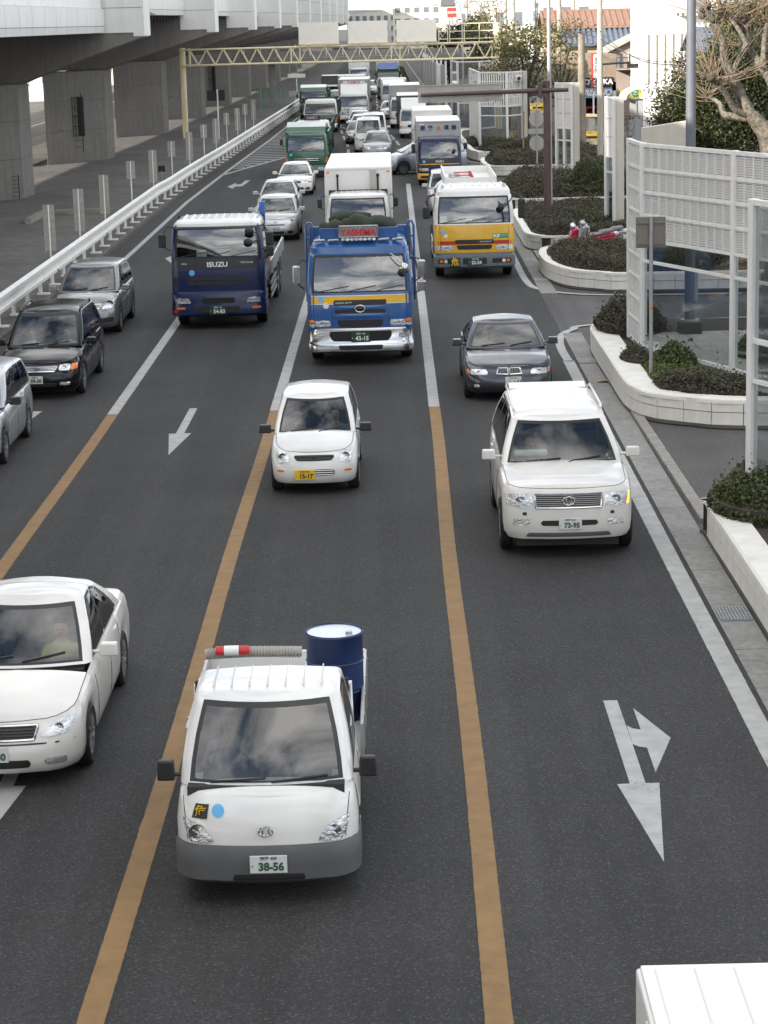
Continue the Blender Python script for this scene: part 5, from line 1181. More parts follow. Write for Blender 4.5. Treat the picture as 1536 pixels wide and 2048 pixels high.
# ------------------------------------------------------------------ noise screens
lm = MB(); 
for k in range(9): lm.box(0, 0, -.165+.041*k, .26, .018, .022)
LOUV = lm.mesh('louvre', M('louvre_grey', (.72, .72, .71), .5))
def screen(label, pts, z0, zl, z1, mode='louvre', rails=(), last_full=False, cw=.34, ch=.46, group='noise screens', endplate=None, full_first=False, name='noise_screen'):
    o = empty(name, (pts[0][0], pts[0][1], z0), label, 'noise screen', group); X0, Y0 = pts[0]
    for i, (x, y) in enumerate(pts): MB().box(x-X0, y-Y0, (z1-z0)/2, .13, .13, z1-z0+.02, math.atan2(pts[min(i+1, len(pts)-1)][1]-pts[max(i-1, 0)][1], pts[min(i+1, len(pts)-1)][0]-pts[max(i-1, 0)][0])).build('post', PWH, o, bevel=.012)
    for i, ((xa, ya), (xb, yb)) in enumerate(zip(pts, pts[1:])):
        L_ = math.dist((xa, ya), (xb, yb)); an = math.atan2(yb-ya, xb-xa); cx, cy = (xa+xb)/2-X0, (ya+yb)/2-Y0
        full = full_first and i == 0; lo = 0 if full else zl-z0
        p = empty('tmp', (cx, cy, 0), '', ''); 
        for k in ('label', 'category'): del p[k]
        p.name = 'bay'; p.parent = o; p.rotation_euler = (0, 0, an)
        for z, h in ((z1-z0-.04, .08), (lo+.03, .07))+tuple((r-z0, .06) for r in rails if not full): MB().box(0, 0, z, L_-.12, .08, h).build('rail', PWH, p)
        if not full and lo > .2: MB().box(0, 0, .05, L_-.12, .08, .08).build('rail', PWH, p); MB().box(0, 0, lo/2, L_-.1, .012, lo-.04).build('glass_pane', PGL, p)
        top = z1-z0-.08; hh = top-lo-.06
        if mode == 'louvre':
            nx, nz = max(1, round((L_-.14)/cw)), max(1, round(hh/ch)); sx, sz = (L_-.14)/nx, hh/nz
            for a in range(nx):
                MB().box(-L_/2+.07+sx*a, 0, lo+.06+hh/2, .035, .06, hh).build('mullion', PWH, p)
                for b in range(nz):
                    q = link('louvre', LOUV, p); q.location = (-L_/2+.07+sx*(a+.5), 0, lo+.06+sz*(b+.5)); q.scale = ((sx-.05)/.26, 1, (sz-.05)/.36)
            for b in range(1, nz): MB().box(0, -.02, lo+.06+sz*b, L_-.14, .045, .05).build('transom', PWH, p)
            MB().box(0, .045, lo+.06+hh/2, L_-.14, .02, hh).build('backing_sheet', M('screen_backing', (.55, .55, .54), .7), p)
        elif mode == 'sheet': MB().box(0, 0, lo+.06+hh/2, L_-.12, .05, hh).build('sheet', M('screen_sheet', (.62, .62, .605), .55, var=.05, vs=3), p); [MB().box(0, -.03, lo+.06+hh*t, L_-.12, .012, .015).build('sheet_seam', COVS, p) for t in (.33, .66)]
        elif mode == 'slats':
            nx = max(2, int(L_/.16))
            for a in range(nx): MB().box(-L_/2+.08+(L_-.16)*a/(nx-1), 0, lo+.06+hh/2, .055, .05, hh).build('slat', PWH, p)
            for t in (.5, .25, .75): MB().box(0, .02, lo+.06+hh*t, L_-.12, .03, .05).build('rail', PWH, p)
            if full: MB().box(0, .04, lo+.06+hh/2, L_-.12, .02, hh).build('sheet', PWH, p)
        elif mode == 'glass': MB().box(0, 0, lo+.03+(top-lo)/2, L_-.1, .012, top-lo-.04).build('glass_pane', PGL, p)
    if endplate: MB().box(pts[-1][0]-X0+endplate/2+.07, pts[-1][1]-Y0, (z1-z0)/2, endplate, .25, z1-z0).build('end_plate', PBEI, o, bevel=.01)
    return o
screen('large white louvred noise screen with clear glass below, nearest full screen', [(5.20, 49.5), (5.29, 47.6), (6.72, 44.1), (8.15, 40.6)], .52, 2.88, 4.95, 'louvre', (2.44,), full_first=True)
screen('clear glass noise screen cut off at the right edge', [(5.14, 31.9), (6.57, 28.4), (8.0, 24.9)], .52, 2.93, 5.0, 'glass', (2.37, ))
screen('narrow white screen behind the large louvred one', [(7.2, 76.1), (7.42, 75.5)], .5, 2.9, 4.93, 'sheet', (2.4,), endplate=.24)
screen('narrow white screen with glass lower panes beside the brown mast', [(7.0, 96.6), (7.3, 96.1), (7.6, 95.6)], .5, 2.9, 4.85, 'sheet', (2.4,), endplate=.22)
screen('short white screen with beige end behind the narrow ones', [(11.2, 100), (11.75, 98.9)], .5, .6, 4.2, 'sheet', (), endplate=.45)
screen('white slatted screen with glass below at the far planter', [(4.66, 137.8), (4.85, 127.6), (6.36, 126.4), (7.25, 127.6)], .5, 2.7, 4.65, 'slats', (2.2,), full_first=True, endplate=.25)
screen('clear glass screen with white frame behind the far slatted screen', [(3.9, 152), (4.2, 147.5), (5.6, 146.5), (6.6, 148)], .5, 2.7, 4.9, 'glass', (2.2,))
ws = empty('noise_wall', (3.0, 158, 0), 'long grey noise wall with white posts receding along the right kerb', 'noise wall'); NWM = M('noise_wall_grey', (.27, .27, .265), .6, var=.1, vs=1, streak=.1)
for k in range(34):
    y = 158+6*k; xa, xb = 4.9+bend(y), 4.9+bend(y+6); an = math.atan2(6, xb-xa); cx, cy = (xa+xb)/2-3.0, y+3-158; mt = PWH if k == 1 else NWM
    MB().box(cx, cy, 2.3, 5.9, .08, 4.2, an).build('panel', mt, ws); MB().box(xa-3.0, y-158, 2.4, .14, .14, 4.7).build('post', PWH, ws); MB().box(cx-.06, cy, 1.9, 5.9, .06, .06, an).build('rail', PWH, ws)
struct(strip(lambda y: 3.95+bend(y), lambda y: 4.75+bend(y), 150, 360, .30, 8).build('verge', SOIL))
o = leaves('verge_hedge', hedge_points([(4.05+bend(y), y) for y in range(152, 360, 8)]+[(4.6+bend(y), y) for y in range(352, 150, -8)], .3, .45, 420, .12, 15), .13, HEDG2); tag(o, 'low hedge strip between the far kerb and the noise wall', 'hedge')
kr = struct(MB().build('kerb', KERB))
for k in range(35): y = 150+6*k; MB().box(3.9+bend(y+3), y+3, .13, .18, 5.95, .36, -math.atan2(bend(y+6)-bend(y), 6)).build('kerb_block', KERB, kr)

# ------------------------------------------------------------------ poles and signs on the right
o = empty('sign_post', (5.06, 44.1, .5), 'square sign seen from behind on a thin grey post', 'sign'); MB().cyl((0, 0, -.1), (0, 0, 3.2), .038, 12).build('pole', GREYP, o, 40)
pl = MB().box(0, .06, 2.88, .60, .025, .62).build('plate', SBACK, o, bevel=.02)
for z in (2.66, 3.08): MB().box(0, .03, z, .58, .04, .04).build('stiffener', SBACK, pl)
MB().cyl((0, 0, 1.35), (0, 0, 1.39), .042, 12).build('band', AMBER, o)
o = empty('mast_arm', (5.33, 78.3, .5), 'brown mast with a long arm holding a wide sign over the right lane', 'sign mast'); MB().cyl((0, 0, -.2), (0, 0, 4.95), .135, 20, r2=.12).build('mast', MAUVE, o, 40)
MB().tube([(.75, -.1, 4.62), (-.2, -.1, 4.62), (-4.4, -.1, 4.56)], [.07, .085, .06], 14).build('arm', MAUVE, o, 50); MB().prism_y([(-.9, 4.62), (.0, 4.35), (.0, 4.62)], -.12, -.06).build('gusset', MAUVE, o); MB().box(-.25, -.1, 4.62, .14, .24, .5).build('flange', MAUVE, o)
sp = MB().box(-3.04, .06, 4.59, 2.92, .03, .60).build('sign_panel', SBACKL, o)
for x in (-4.1, -3.05, -2.1): MB().box(x, .03, 4.59, .06, .05, .60).build('stiffener', SBACKL, sp)
for z in (4.30, 4.88): MB().box(-3.04, .03, z, 2.92, .05, .03).build('edge', SBACKL, sp)
def pole(label, x, y, h, r, mat, name='street_pole', cat='pole', z=.0): o = tag(MB().tube([(0, 0, 0), (0, 0, h*.5), (0, 0, h)], [r, r*.88, r*.75], 16).build(name, mat, None, 40, loc=(x, y, z)), label, cat); return o
def xat(px, Y): return at(px, 100, Y)[0]
pole('tall thin grey lamp pole just behind the brown mast', xat(1098, 82), 82, 11, .085, GREYP, z=.4)
UTIL = M('utility_pole', (.42, .40, .34), .8, var=.2, vs=1.5, streak=.2)
gp = pole('thick grey pole rising behind the large louvred screen', 6.62, 50.0, 12, .125, M('pole_bluegrey', (.11, .12, .14), .6, var=.15, vs=2))
MB().box(0, 0, .6, .5, .5, .35).build('footing', KERBD, gp, bevel=.02); MB().cyl((0, 0, .7), (0, 0, .82), .22, 16).build('base_flange', GREYP, gp)
MB().box(.13, -.03, 1.6, .08, .12, .7).build('junction_box', GREYP, gp)
up = pole('pale concrete utility pole between the two narrow screens', xat(1200, 104), 104, 13, .15, UTIL); MB().tube([(0, 0, 5.4), (.9, -.1, 5.45), (1.4, -.1, 5.45)], .05, 8).build('bracket_arm', TRIM, up); MB().box(1.5, -.1, 5.3, .5, .25, .2).build('lamp', TRIM, up)
pole('short weathered wooden utility pole with rusty bands', xat(1163, 122), 122, 6.7, .24, M('pole_wood', (.25, .22, .18), .9, var=.3, vs=3, streak=.3))
for px, Y, h in ((1012, 210, 15), (1028, 230, 16), (1119, 170, 15), (1148, 240, 16), (935, 300, 15)):
    o = pole('distant utility pole at %d metres, %s' % (Y, {1012: 'left of a closely spaced pair above the trees', 1028: 'right of a closely spaced pair above the trees', 1119: 'in front of the copper-roofed house', 1148: 'behind the copper-roofed house', 935: 'above the dark trees by the gantry'}[px]), xat(px, Y), Y, h, .2, UTIL); o['label'] = o['label'].replace(' at %d metres' % Y, '')
    for z in (.93, .86): MB().box(0, 0, h*z, 1.8, .1, .1).build('cross_arm', TRIM, o); 
    MB().cyl((.35, 0, h*.72), (.35, 0, h*.80), .25, 12).build('transformer', GREYP, o)
for i, (px, Y) in enumerate(((925, 180), (968, 240), (900, 330))):
    o = tag(MB().tube([(0, 0, 0), (0, 0, 7.5), (-.15, 0, 8.6), (-.7, 0, 9.3), (-1.9, 0, 9.6)], [.1, .08, .07, .06, .05], 12).build('street_lamp', GREYP, None, 50, loc=(xat(px, Y), Y, 0)), ['curved street lamp rising through the gantry railing', 'curved street lamp right of the gantry signs', 'farthest curved street lamp above the blank signs'][i], 'street lamp'); MB().ell((-2.1, 0, 9.58), (.4, .16, .1), 12, 6).build('lamp_head', GREYP, o, 50)
o = empty('round_sign_post', (xat(1072, 106), 106, .4), 'pair of round sign backs one above the other on a grey post', 'sign'); MB().cyl((0, 0, 0), (0, 0, 3.2), .04, 10).build('pole', GREYP, o)
for z in (2.5, 1.35): MB().cyl((0, .05, z), (0, .08, z), .36, 28).build('disc', SBACKL, o)
MB().box(0, .05, 1.92, .8, .03, .24).build('plate', SBACKL, o)
o = empty('traffic_camera', (xat(1037, 127), 127.2, 4.0), 'small white camera box on the end of the slatted screen', 'camera'); MB().box(0, -.1, .25, .34, .5, .3).build('housing', PWH, o, bevel=.02); MB().cyl((0, -.36, .25), (0, -.42, .25), .1, 12).build('lens', TRIM, o); MB().box(0, .1, .0, .08, .08, .4).build('bracket', GREYP, o)
o = tag(MB().cyl((0, 0, 0), (.06, 0, 2.3), .045, 8).build('tree_stake', M('stake_wood', (.30, .20, .10), .85, var=.2, vs=6), None, 40, loc=(xat(1044, 119), 119, .4)), 'thin wooden tree stake standing in the flat shrub bed', 'stake')
o = empty('wall_light_post', (xat(968, 150), 128.5, .5), 'thin grey post with a small sign behind the slatted screen', 'sign post'); MB().cyl((0, 0, 0), (0, 0, 2.6), .035, 8).build('pole', GREYP, o); MB().box(0, -.03, 2.5, .2, .04, .25).build('plate', GREYP, o)

# ------------------------------------------------------------------ scooters between the planters
def scooter(label, x, y, rz, red, lean=.14):
    o = empty('scooter', (x, y, 0), label, 'scooter', 'scooters parked between the planters'); o.rotation_euler = (lean, 0, rz)
    b = REDP2 if red else M('scooter_silver', (.42, .43, .45), .3, .5, coat=.5)
    for xx in (-.62, .60):
        t = MB(); t.lathe([(.14, -.04), (.22, -.05), (.245, 0), (.22, .05), (.14, .04)], 22, 'y', (xx, 0, .245)); w = t.build('wheel', BLK, o, 50); MB().lathe([(.15, -.03), (.05, -.045), (.001, -.045)], 14, 'y', (xx, 0, .245)).lathe([(.15, .03), (.05, .045), (.001, .045)], 14, 'y', (xx, 0, .245)).build('hub', ALLOY, w, 40)
    MB().prism_y([(-.92, .42), (-.78, .60), (-.5, .56), (-.42, .42), (-.6, .50)], -.09, .09).build('front_mudguard', b, o, bevel=.03)
    MB().prism_y([(-.66, .40), (-.50, .95), (-.40, 1.0), (-.30, .96), (-.40, .62), (-.38, .34)], -.20, .20).build('front_apron', b, o, bevel=.05)
    MB().prism_y([(-.34, .42), (-.30, .94), (-.26, .94), (-.26, .42)], -.17, .17).build('leg_shield', M('scooter_grey', (.5, .49, .46), .5), o, bevel=.02)
    MB().box(-.05, 0, .31, .5, .30, .10).build('floor_board', TRIM, o, bevel=.02)
    MB().prism_y([(.10, .34), (.12, .66), (.55, .74), (.92, .78), (.95, .70), (.70, .40), (.4, .30)], -.15, .15).build('rear_body', b, o, bevel=.05)
    MB().prism_y([(.05, .70), (.10, .77), (.40, .78), (.52, .86), (.86, .90), (.90, .84), (.60, .74), (.2, .68)], -.14, .14).build('seat', M('seat_grey', (.16, .165, .17), .6), o, bevel=.035)
    MB().prism_y([(.82, .74), (1.0, .80), (1.06, .74), (.9, .66)], -.10, .10).build('tail_fairing', PWH, o, bevel=.02); MB().box(1.07, 0, .70, .04, .16, .08).build('tail_lamp', REDL, o)
    h = MB(); h.tube([(-.36, -.34, 1.06), (-.42, -.15, 1.06), (-.45, 0, 1.02), (-.42, .15, 1.06), (-.36, .34, 1.06)], .016, 8); hb = h.build('handlebar', CHR, o, 50); MB().ell((-.47, 0, 1.03), (.10, .16, .10), 12, 8).build('headlamp', LAMP if red else b, o, 50)
    for s in (-1, 1): MB().cyl((-.36, s*.24, 1.06), (-.34, s*.38, 1.06), .022, 8).build('grip', TRIM, hb); m_ = MB().tube([(-.40, s*.2, 1.07), (-.44, s*.3, 1.24)], .008, 6).ell((-.44, s*.32, 1.29), (.02, .07, .055), 10, 6).build('mirror', TRIM, hb, 50)
    MB().tube([(-.45, 0, .95), (-.6, 0, .3)], .03, 8).build('fork', CHR, o); MB().bar((.1, .18, .3), (.25, .26, .02), .02, .02).build('stand', TRIM, o)
    return o
REDP2 = M('scooter_red', (.50, .012, .05), .28, coat=.7)
scooter('red scooter with grey seat parked between the shrub planters', 6.1, 71.5, R(8), True); scooter('scooter with dark grey seat half hidden behind the red scooter', 6.5, 72.4, R(6), False)

# ------------------------------------------------------------------ trees
def limb(pts, rads, mat, name, parent, n=10): return MB().tube(curve(pts, 5), [interp(list(zip([i*5 for i in range(len(rads))], rads)), k) for k in range((len(pts)-1)*5+1)], n).build(name, mat, parent, 60)
pt_ = empty('plane_tree', (at(1548, 330, 58)[0], 58, 0), 'pollarded bare plane tree with pale mottled trunk at the right edge', 'tree'); inv = pt_.matrix_basis.inverted()
def z4(x, y, Y=58): return at(1236+x/5.12, y/5.12, Y)
def L4(P, w, name='limb', Y=58, dy=0.): 
    pts = [z4(x, y, Y+dy*i) for i, (x, y) in enumerate(P)]; sc = .43/5.12/px_m(Y); o = limb(pts, [a*sc for a in w], BARK, name, pt_); o.matrix_parent_inverse = inv; return pts
b0 = (at(1548, 330, 58)[0]+.1, 58, 0)
o = limb([b0, (b0[0], 58, 2.0), z4(1560, 1500), z4(1440, 1270), z4(1350, 1170)], [.36, .32, .28, .21, .17], BARK, 'trunk', pt_, 14); o.matrix_parent_inverse = inv
A = L4([(1350, 1170), (1290, 1050), (1230, 930), (1150, 760), (1085, 600), (1075, 430), (1010, 280), (930, 150), (890, 90)], [160, 140, 130, 120, 95, 85, 80, 75, 60])
B = L4([(1180, 720), (1240, 600), (1290, 520), (1320, 380), (1290, 250)], [70, 60, 70, 62, 70], dy=.15); C_ = L4([(1350, 1190), (1200, 1120), (1110, 970), (1010, 850), (940, 800)], [90, 75, 70, 66, 60], dy=-.2); D_ = L4([(1330, 1210), (1180, 1190), (1080, 1165), (1040, 1060), (920, 985)], [95, 85, 75, 60, 40], dy=.2); E_ = L4([(1600, 900), (1480, 700), (1400, 580), (1330, 470), (1300, 300)], [110, 95, 90, 80, 70], dy=.3); F_ = L4([(1330, 470), (1250, 330), (1160, 200), (1060, 120)], [60, 50, 45, 35], dy=.2); G_ = L4([(1480, 700), (1500, 400), (1540, 200)], [70, 60, 50], dy=.4)
def twigs(root, inv, tips, n, ln, seed, mat=TWIG, up=.5, r0=.012):
    rg = random.Random(seed)
    for tip in tips:
        for k in range(n):
            d = Vector((rg.gauss(0, 1), rg.gauss(0, .6), abs(rg.gauss(up, .6)))).normalized(); p = Vector(tip)+Vector((rg.gauss(0, .06), rg.gauss(0, .06), rg.gauss(0, .06))); l_ = ln*rg.uniform(.5, 1.2); pts = [p]
            for q in range(4): d = (d+Vector((rg.gauss(0, .15), rg.gauss(0, .1), .10))).normalized(); pts.append(pts[-1]+d*l_/4)
            o = MB().tube(pts, [r0, r0*.85, r0*.7, r0*.5, r0*.25], 5).build('twig', mat, root); o.matrix_parent_inverse = inv
for tip, r in ((A[-1], .15), (A[-2], .13), (B[-1], .2), (C_[-1], .16), (D_[-1], .1), (E_[-1], .18), (E_[-2], .15), (F_[-1], .1)):
    q = MB(); rg = random.Random(int(tip[0]*100)); 
    for k in range(5): q.ell((tip[0]+rg.gauss(0, r*.5), tip[1]+rg.gauss(0, r*.5), tip[2]+rg.gauss(0, r*.5)), (r*rg.uniform(.4, .7),)*3, 8, 6)
    o = q.build('knuckle', BARKD, pt_, 60); o.matrix_parent_inverse = inv; o['kind'] = 'stuff'
twigs(pt_, inv, [A[-1], A[-2], B[-1], C_[-1], C_[-2], D_[-1], E_[-1], E_[-2], F_[-1], G_[-1], F_[-2]], 22, 2.1, 5, r0=.009)
def tree(label, x, y, H, cr, dens, size, mat, seed, th=.14, name='tree', bark=BARKD, nb=7, z0=0., squash=1., core=.3, low=.45):
    rg = random.Random(seed); o = empty(name, (x, y, z0), label, 'tree'); tr = [(0, 0, 0), (rg.gauss(0, .1), rg.gauss(0, .1), H*.3), (rg.gauss(0, .2), rg.gauss(0, .2), H*.62)]
    limb(tr, [th, th*.85, th*.55], bark, 'trunk', o); cs = []
    for k in range(nb):
        a = 2*math.pi*k/nb+rg.uniform(-.4, .4); h = H*rg.uniform(low, .95); rr = cr*rg.uniform(.35, .95)*(1.1-.5*abs(h/H-.65)); e = (math.cos(a)*rr, math.sin(a)*rr, h); s = H*rg.uniform(.25, .5)
        limb([(tr[1][0]*.6, tr[1][1]*.6, s), (e[0]*.5, e[1]*.5, s+(h-s)*.6), e], [th*.45, th*.28, th*.1], bark, 'branch', o, 7); q = cr*rg.uniform(.32, .55); cs.append((*e, q, q, q*.8*squash)); cs.append((e[0]*.5, e[1]*.5, (s+h)*.55, q*.8, q*.8, q*.6))
    cs.append((0, 0, H*.85, cr*.4, cr*.4, H*.13)); leaves('crown', clumps(cs, dens, core), size, mat, o); return o
def big_ever():
    o = empty('evergreen_tree', (xat(1420, 78), 78, 0), 'dense dark evergreen tree behind the plane tree', 'tree'); x0 = xat(1420, 78); limb([(0, 0, 0), (.1, 0, 2), (0, 0, 4.5)], [.2, .16, .1], BARKD, 'trunk', o)
    cs = []
    for px, py, r in ((1350, 215, 1.0), (1390, 185, 1.1), (1375, 250, 1.1), (1430, 230, 1.3), (1440, 170, 1.1), (1480, 260, 1.2), (1420, 285, 1.0), (1490, 190, 1.2), (1340, 255, .75), (1460, 120, 1.1), (1500, 120, 1.3), (1450, 300, 1.2), (1520, 230, 1.3), (1380, 140, .7)):
        p = at(px, py, 78); cs.append((p[0]-x0, random.uniform(-1, 1), p[2], r, r, r*.85))
    leaves('crown', clumps(cs, 900, .25), .095, EVER, o)
big_ever()
o = empty('autumn_tree', (xat(1500, 92), 92, 0), 'sunlit yellow-green leafy tree above the evergreen at the right edge', 'tree'); x0 = xat(1500, 92); limb([(0, 0, 0), (.1, 0, 4), (0, 0, 8)], [.2, .16, .1], BARKD, 'trunk', o)
leaves('crown', clumps([(at(px, py, 92)[0]-x0, random.uniform(-1, 1), at(px, py, 92)[2], r, r, r) for px, py, r in ((1450, 30, .9), (1490, 60, 1.1), (1530, 20, 1.2), (1470, 85, .8), (1520, 95, 1.0), (1440, 60, .6), (1540, 60, 1.2))], 230, .2), .16, OLIV, o)
tree('leafy olive tree with dark branches left of the brown mast', xat(1052, 132), 132, 7.6, 2.5, 46, .18, OLIV, 21, th=.17, nb=10, core=.1); tree('thin bare-branched tree right of the brown mast', xat(1118, 138), 138, 7.2, 2.2, 20, .17, OLIV, 22, th=.15, nb=10, core=.1)
tree('small olive tree beyond the camera on the slatted screen', xat(1012, 146), 146, 6.6, 2.0, 60, .17, OLIV, 23, nb=9, core=.1)
for i, (px, Y, H, cr, lab) in enumerate(((905, 225, 7.2, 2.8, 'dense dark tree behind the gantry railing, nearest the blank signs'), (945, 222, 7.4, 2.8, 'dense dark tree behind the middle of the gantry railing'), (978, 205, 7.0, 2.6, 'dense dark tree behind the right gantry column'))): tree(lab, xat(px, Y), Y, H, cr, 30, .3, EVER, 30+i, nb=12, core=.2, low=.25)
for i, (px, Y, H, lab) in enumerate(((990, 190, 9.4, 'tall bare tree above the right end of the gantry'), (960, 260, 10, 'tall bare brownish tree behind the gantry railing'))):
    o = tree(lab, xat(px, Y), Y, H, 2.0, 6, .2, OLIV, 40+i, nb=12, core=.1); twigs(o, Matrix(), [(random.gauss(0, .9), random.gauss(0, .5), H*random.uniform(.55, .95)) for _ in range(14)], 5, 2.0, 50+i, r0=.03)
tree('small climbing shrub beside the short beige-ended screen', xat(1325, 104), 104, 5.0, .9, 160, .13, EVER, 61, th=.05, nb=8); tree('brown leafed small tree behind the narrow white screen', xat(1254, 96), 96, 3.6, .7, 220, .12, leafmat('brown_leaf', (.06, .04, .02), (.16, .10, .05), None, 5), 62, th=.05, nb=6)

# ------------------------------------------------------------------ houses and shops on the right
def roofed(name, label, px0, px1, Y, ze, zr, d, wallm, roofm, corr=0, py=100):
    x0, x1 = xat(px0, Y), xat(px1, Y); w = x1-x0; o = empty(name, ((x0+x1)/2, Y, 0), label, 'house'); MB().box(0, d/2, ze/2, w, d, ze).build('wall', wallm, o)
    mb = MB(); mb.prism_x([(-.5, ze-.1), (d/2, zr), (d+.5, ze-.1), (d+.5, ze+.05), (d/2, zr+.18), (-.5, ze+.05)], -w/2-.4, w/2+.4); rf = mb.build('roof', roofm, o)
    n = int(w/corr) if corr else 0
    for k in range(n): x = -w/2-.3+(w+.6)*k/max(1, n-1); MB().bar((x, -.52, ze+.08), (x, d/2, zr+.21), corr*.5, .09).build('tile_row', roofm, rf)
    MB().box(0, d/2, zr+.22, w+.8, .3, .18).build('ridge', roofm, rf); return o, w
TILB = M('roof_tile_blue', (.12, .145, .19), .5, var=.25, vs=3); TILC = M('roof_copper', (.27, .155, .11), .6, var=.15, vs=2); CREAM = M('plaster_cream', (.34, .28, .18), .85, var=.1, vs=1); PINK = M('plaster_pink', (.30, .245, .21), .85, var=.08, vs=1, streak=.08); WHB = M('plaster_white', (.70, .70, .68), .7, var=.05, vs=.7, streak=.06); TIMB = M('timber_dark', (.06, .045, .035), .8)
zz = lambda py, Y: at(1150, py, Y)[2]
o, w = roofed('tiled_house', 'cream house with long copper-red roof and blue tiled lower roof', 1094, 1276, 196, zz(55, 196), zz(26, 196), 7, CREAM, TILC, .45)
mb = MB(); za, zb2 = zz(56, 196), zz(88, 196); mb.prism_x([(0, za), (-3.2, zb2), (-3.2, zb2-.15), (0, za-.3)], -w/2+1.2, w/2+.4); lr = mb.build('lower_roof', TILB, o)
for k in range(16): x = -w/2+1.3+(w-1.1)*k/15; MB().bar((x, -3.25, zb2+.04), (x, -.05, za+.06), .22, .10).build('tile_row', TILB, lr)
MB().box(.2, -1.4, zb2/2, w-1.6, 2.8, zb2-.2).build('lower_wall', CREAM, o)
for k in range(5): MB().box(-w/2+1.6+1.5*k, -2.83, zb2-1.1, .16, .08, 1.8).build('timber', TIMB, o)
for z in (zb2-.4, zb2-1.7): MB().box(.2, -2.84, z, w-1.6, .08, .16).build('timber', TIMB, o)
# gable house
x0, x1 = xat(1216, 172), xat(1292, 172); w = x1-x0; zr, ze = zz(66, 172), zz(105, 172); o = empty('gable_house', ((x0+x1)/2, 172, 0), 'pale pink house with white gable roof and dark shutter window', 'house')
MB().prism_y([(-w/2, 0), (w/2, 0), (w/2, zr-.15), (-w/2, ze-.1)], 0, 4).build('wall', PINK, o); MB().prism_y([(-w/2-.5, ze-.25), (w/2+.2, zr), (w/2+.2, zr+.28), (-w/2-.5, ze+.05)], -.5, 4.3).build('roof', M('roof_white', (.42, .38, .33), .6), o)
q = MB().box(w/2-.9, -.02, zz(122, 172), 1.0, .08, 1.1).build('window_frame', PWH, o); MB().box(w/2-.9, -.05, zz(122, 172), .84, .06, .98).build('shutter', TIMB, q)
bl = MB().box(.3, -.7, zz(140, 172), w-.4, 1.4, .12).build('balcony', PINK, o); [MB().box(-w/2+.5+.28*k, -1.38, zz(140, 172)+.45, .04, .04, .8).build('baluster', TIMB, bl) for k in range(11)]; MB().box(.3, -1.38, zz(140, 172)+.87, w-.4, .06, .06).build('handrail', TIMB, bl)
q = MB().box(-w/2+.6, -.02, zz(125, 172), .9, .08, 1.2).build('window_frame', TIMB, o); MB().box(-w/2+.6, -.05, zz(125, 172), .7, .06, 1.0).build('pane', WING, q)
# shop with signs
Y = 158; x0, x1 = xat(1125, Y), xat(1232, Y); w = x1-x0; o = empty('tyre_shop', ((x0+x1)/2, Y, 0), 'brown fronted tyre shop with black and blue fascia signs', 'shop'); zt = zz(110, Y)
MB().box(0, 4, zt/2+1.2, w, 8, zt-2.4).build('upper_wall', M('shop_brown', (.22, .17, .13), .7, var=.2, vs=3), o); MB().box(0, 6, 1.5, w, 4, 3.0).build('back_wall', TIMB, o); [MB().box(s*(w/2-.15), 3, 1.5, .3, 6, 3.0).build('side_wall', PWH, o) for s in (-1, 1)]; MB().box(.3, 2, 1.2, .9, .8, .12).build('red_rack', REDP, o); [MB().box(.3+s*.4, 2, .6, .08, .7, 1.2).build('rack_leg', REDP, o) for s in (-1, 1)]; MB().box(0, 3, .05, w, 6, .1).build('floor', KERBD, o)
sx0, sx1 = xat(1168, Y)-o.location.x, xat(1224, Y)-o.location.x; sc_ = (sx0+sx1)/2; zb1, zb2_ = (zz(155, Y)+zz(175, Y))/2, (zz(176, Y)+zz(197, Y))/2
a = MB().box(sc_, -.1, zb1, sx1-sx0, .12, .66).build('fascia_sign', GRILLE, o); text('OTSUKA', .52, W_T, a, (sc_, -.18, zb1), bold=.012); b = MB().box(sc_, -.1, zb2_, sx1-sx0, .12, .68).build('fascia_sign', M('sign_blue', (.17, .26, .42), .5), o); text('REGNO', .56, W_T, b, (sc_-.05, -.18, zb2_), bold=.014, shear=.3)
MB().tube([(sx1-.3+.18*math.cos(t*math.pi/8), -.18, zb2_+.22*math.sin(t*math.pi/8)) for t in range(17)], .03, 6).build('sign_ring', W_T, b)
X_ = xat(1190, 150); o = empty('vertical_sign', (X_, 150, 0), 'tall red and white vertical shop sign hanging beside the utility pole', 'sign'); zc, hh = (zz(107, 150)+zz(177, 150))/2, (zz(107, 150)-zz(177, 150)); MB().cyl((-.1, .2, 0), (-.1, .2, zc+hh/2), .06, 8).build('pole', PWH, o)
MB().box(0, 0, zc, .54, .12, hh).build('board', M('sign_red', (.55, .05, .035), .5), o, bevel=.02); q = MB().box(.06, -.065, zc, .34, .02, hh-.16).build('face', STW, o); text('BRIDGESTONE', .27, PTB, q, (.06, -.08, zc), rot=(R(90), R(90), 0), sx=.98, bold=.008)
X_ = xat(1261, 140); o = empty('shop_sign', (X_, 140, 0), 'yellow sign with a red disc B and a green disc C', 'sign'); zc = zz(190, 140); MB().box(0, 0, zc, 1.32, .1, .52).build('board', M('sign_yellow', (.72, .58, .06), .5), o); [MB().cyl((x, .1, 0), (x, .1, zc), .05, 8).build('post', PWH, o) for x in (-.5, .5)]
for x, c_, s in ((-.28, REDL, 'B'), (.28, M('sign_green', (.05, .35, .12), .5), 'C')): q = MB().cyl((x, -.06, zc), (x, -.08, zc), .22, 24).build('disc', c_, o); text(s, .30, W_T, q, (x, -.09, zc-.0), bold=.012)
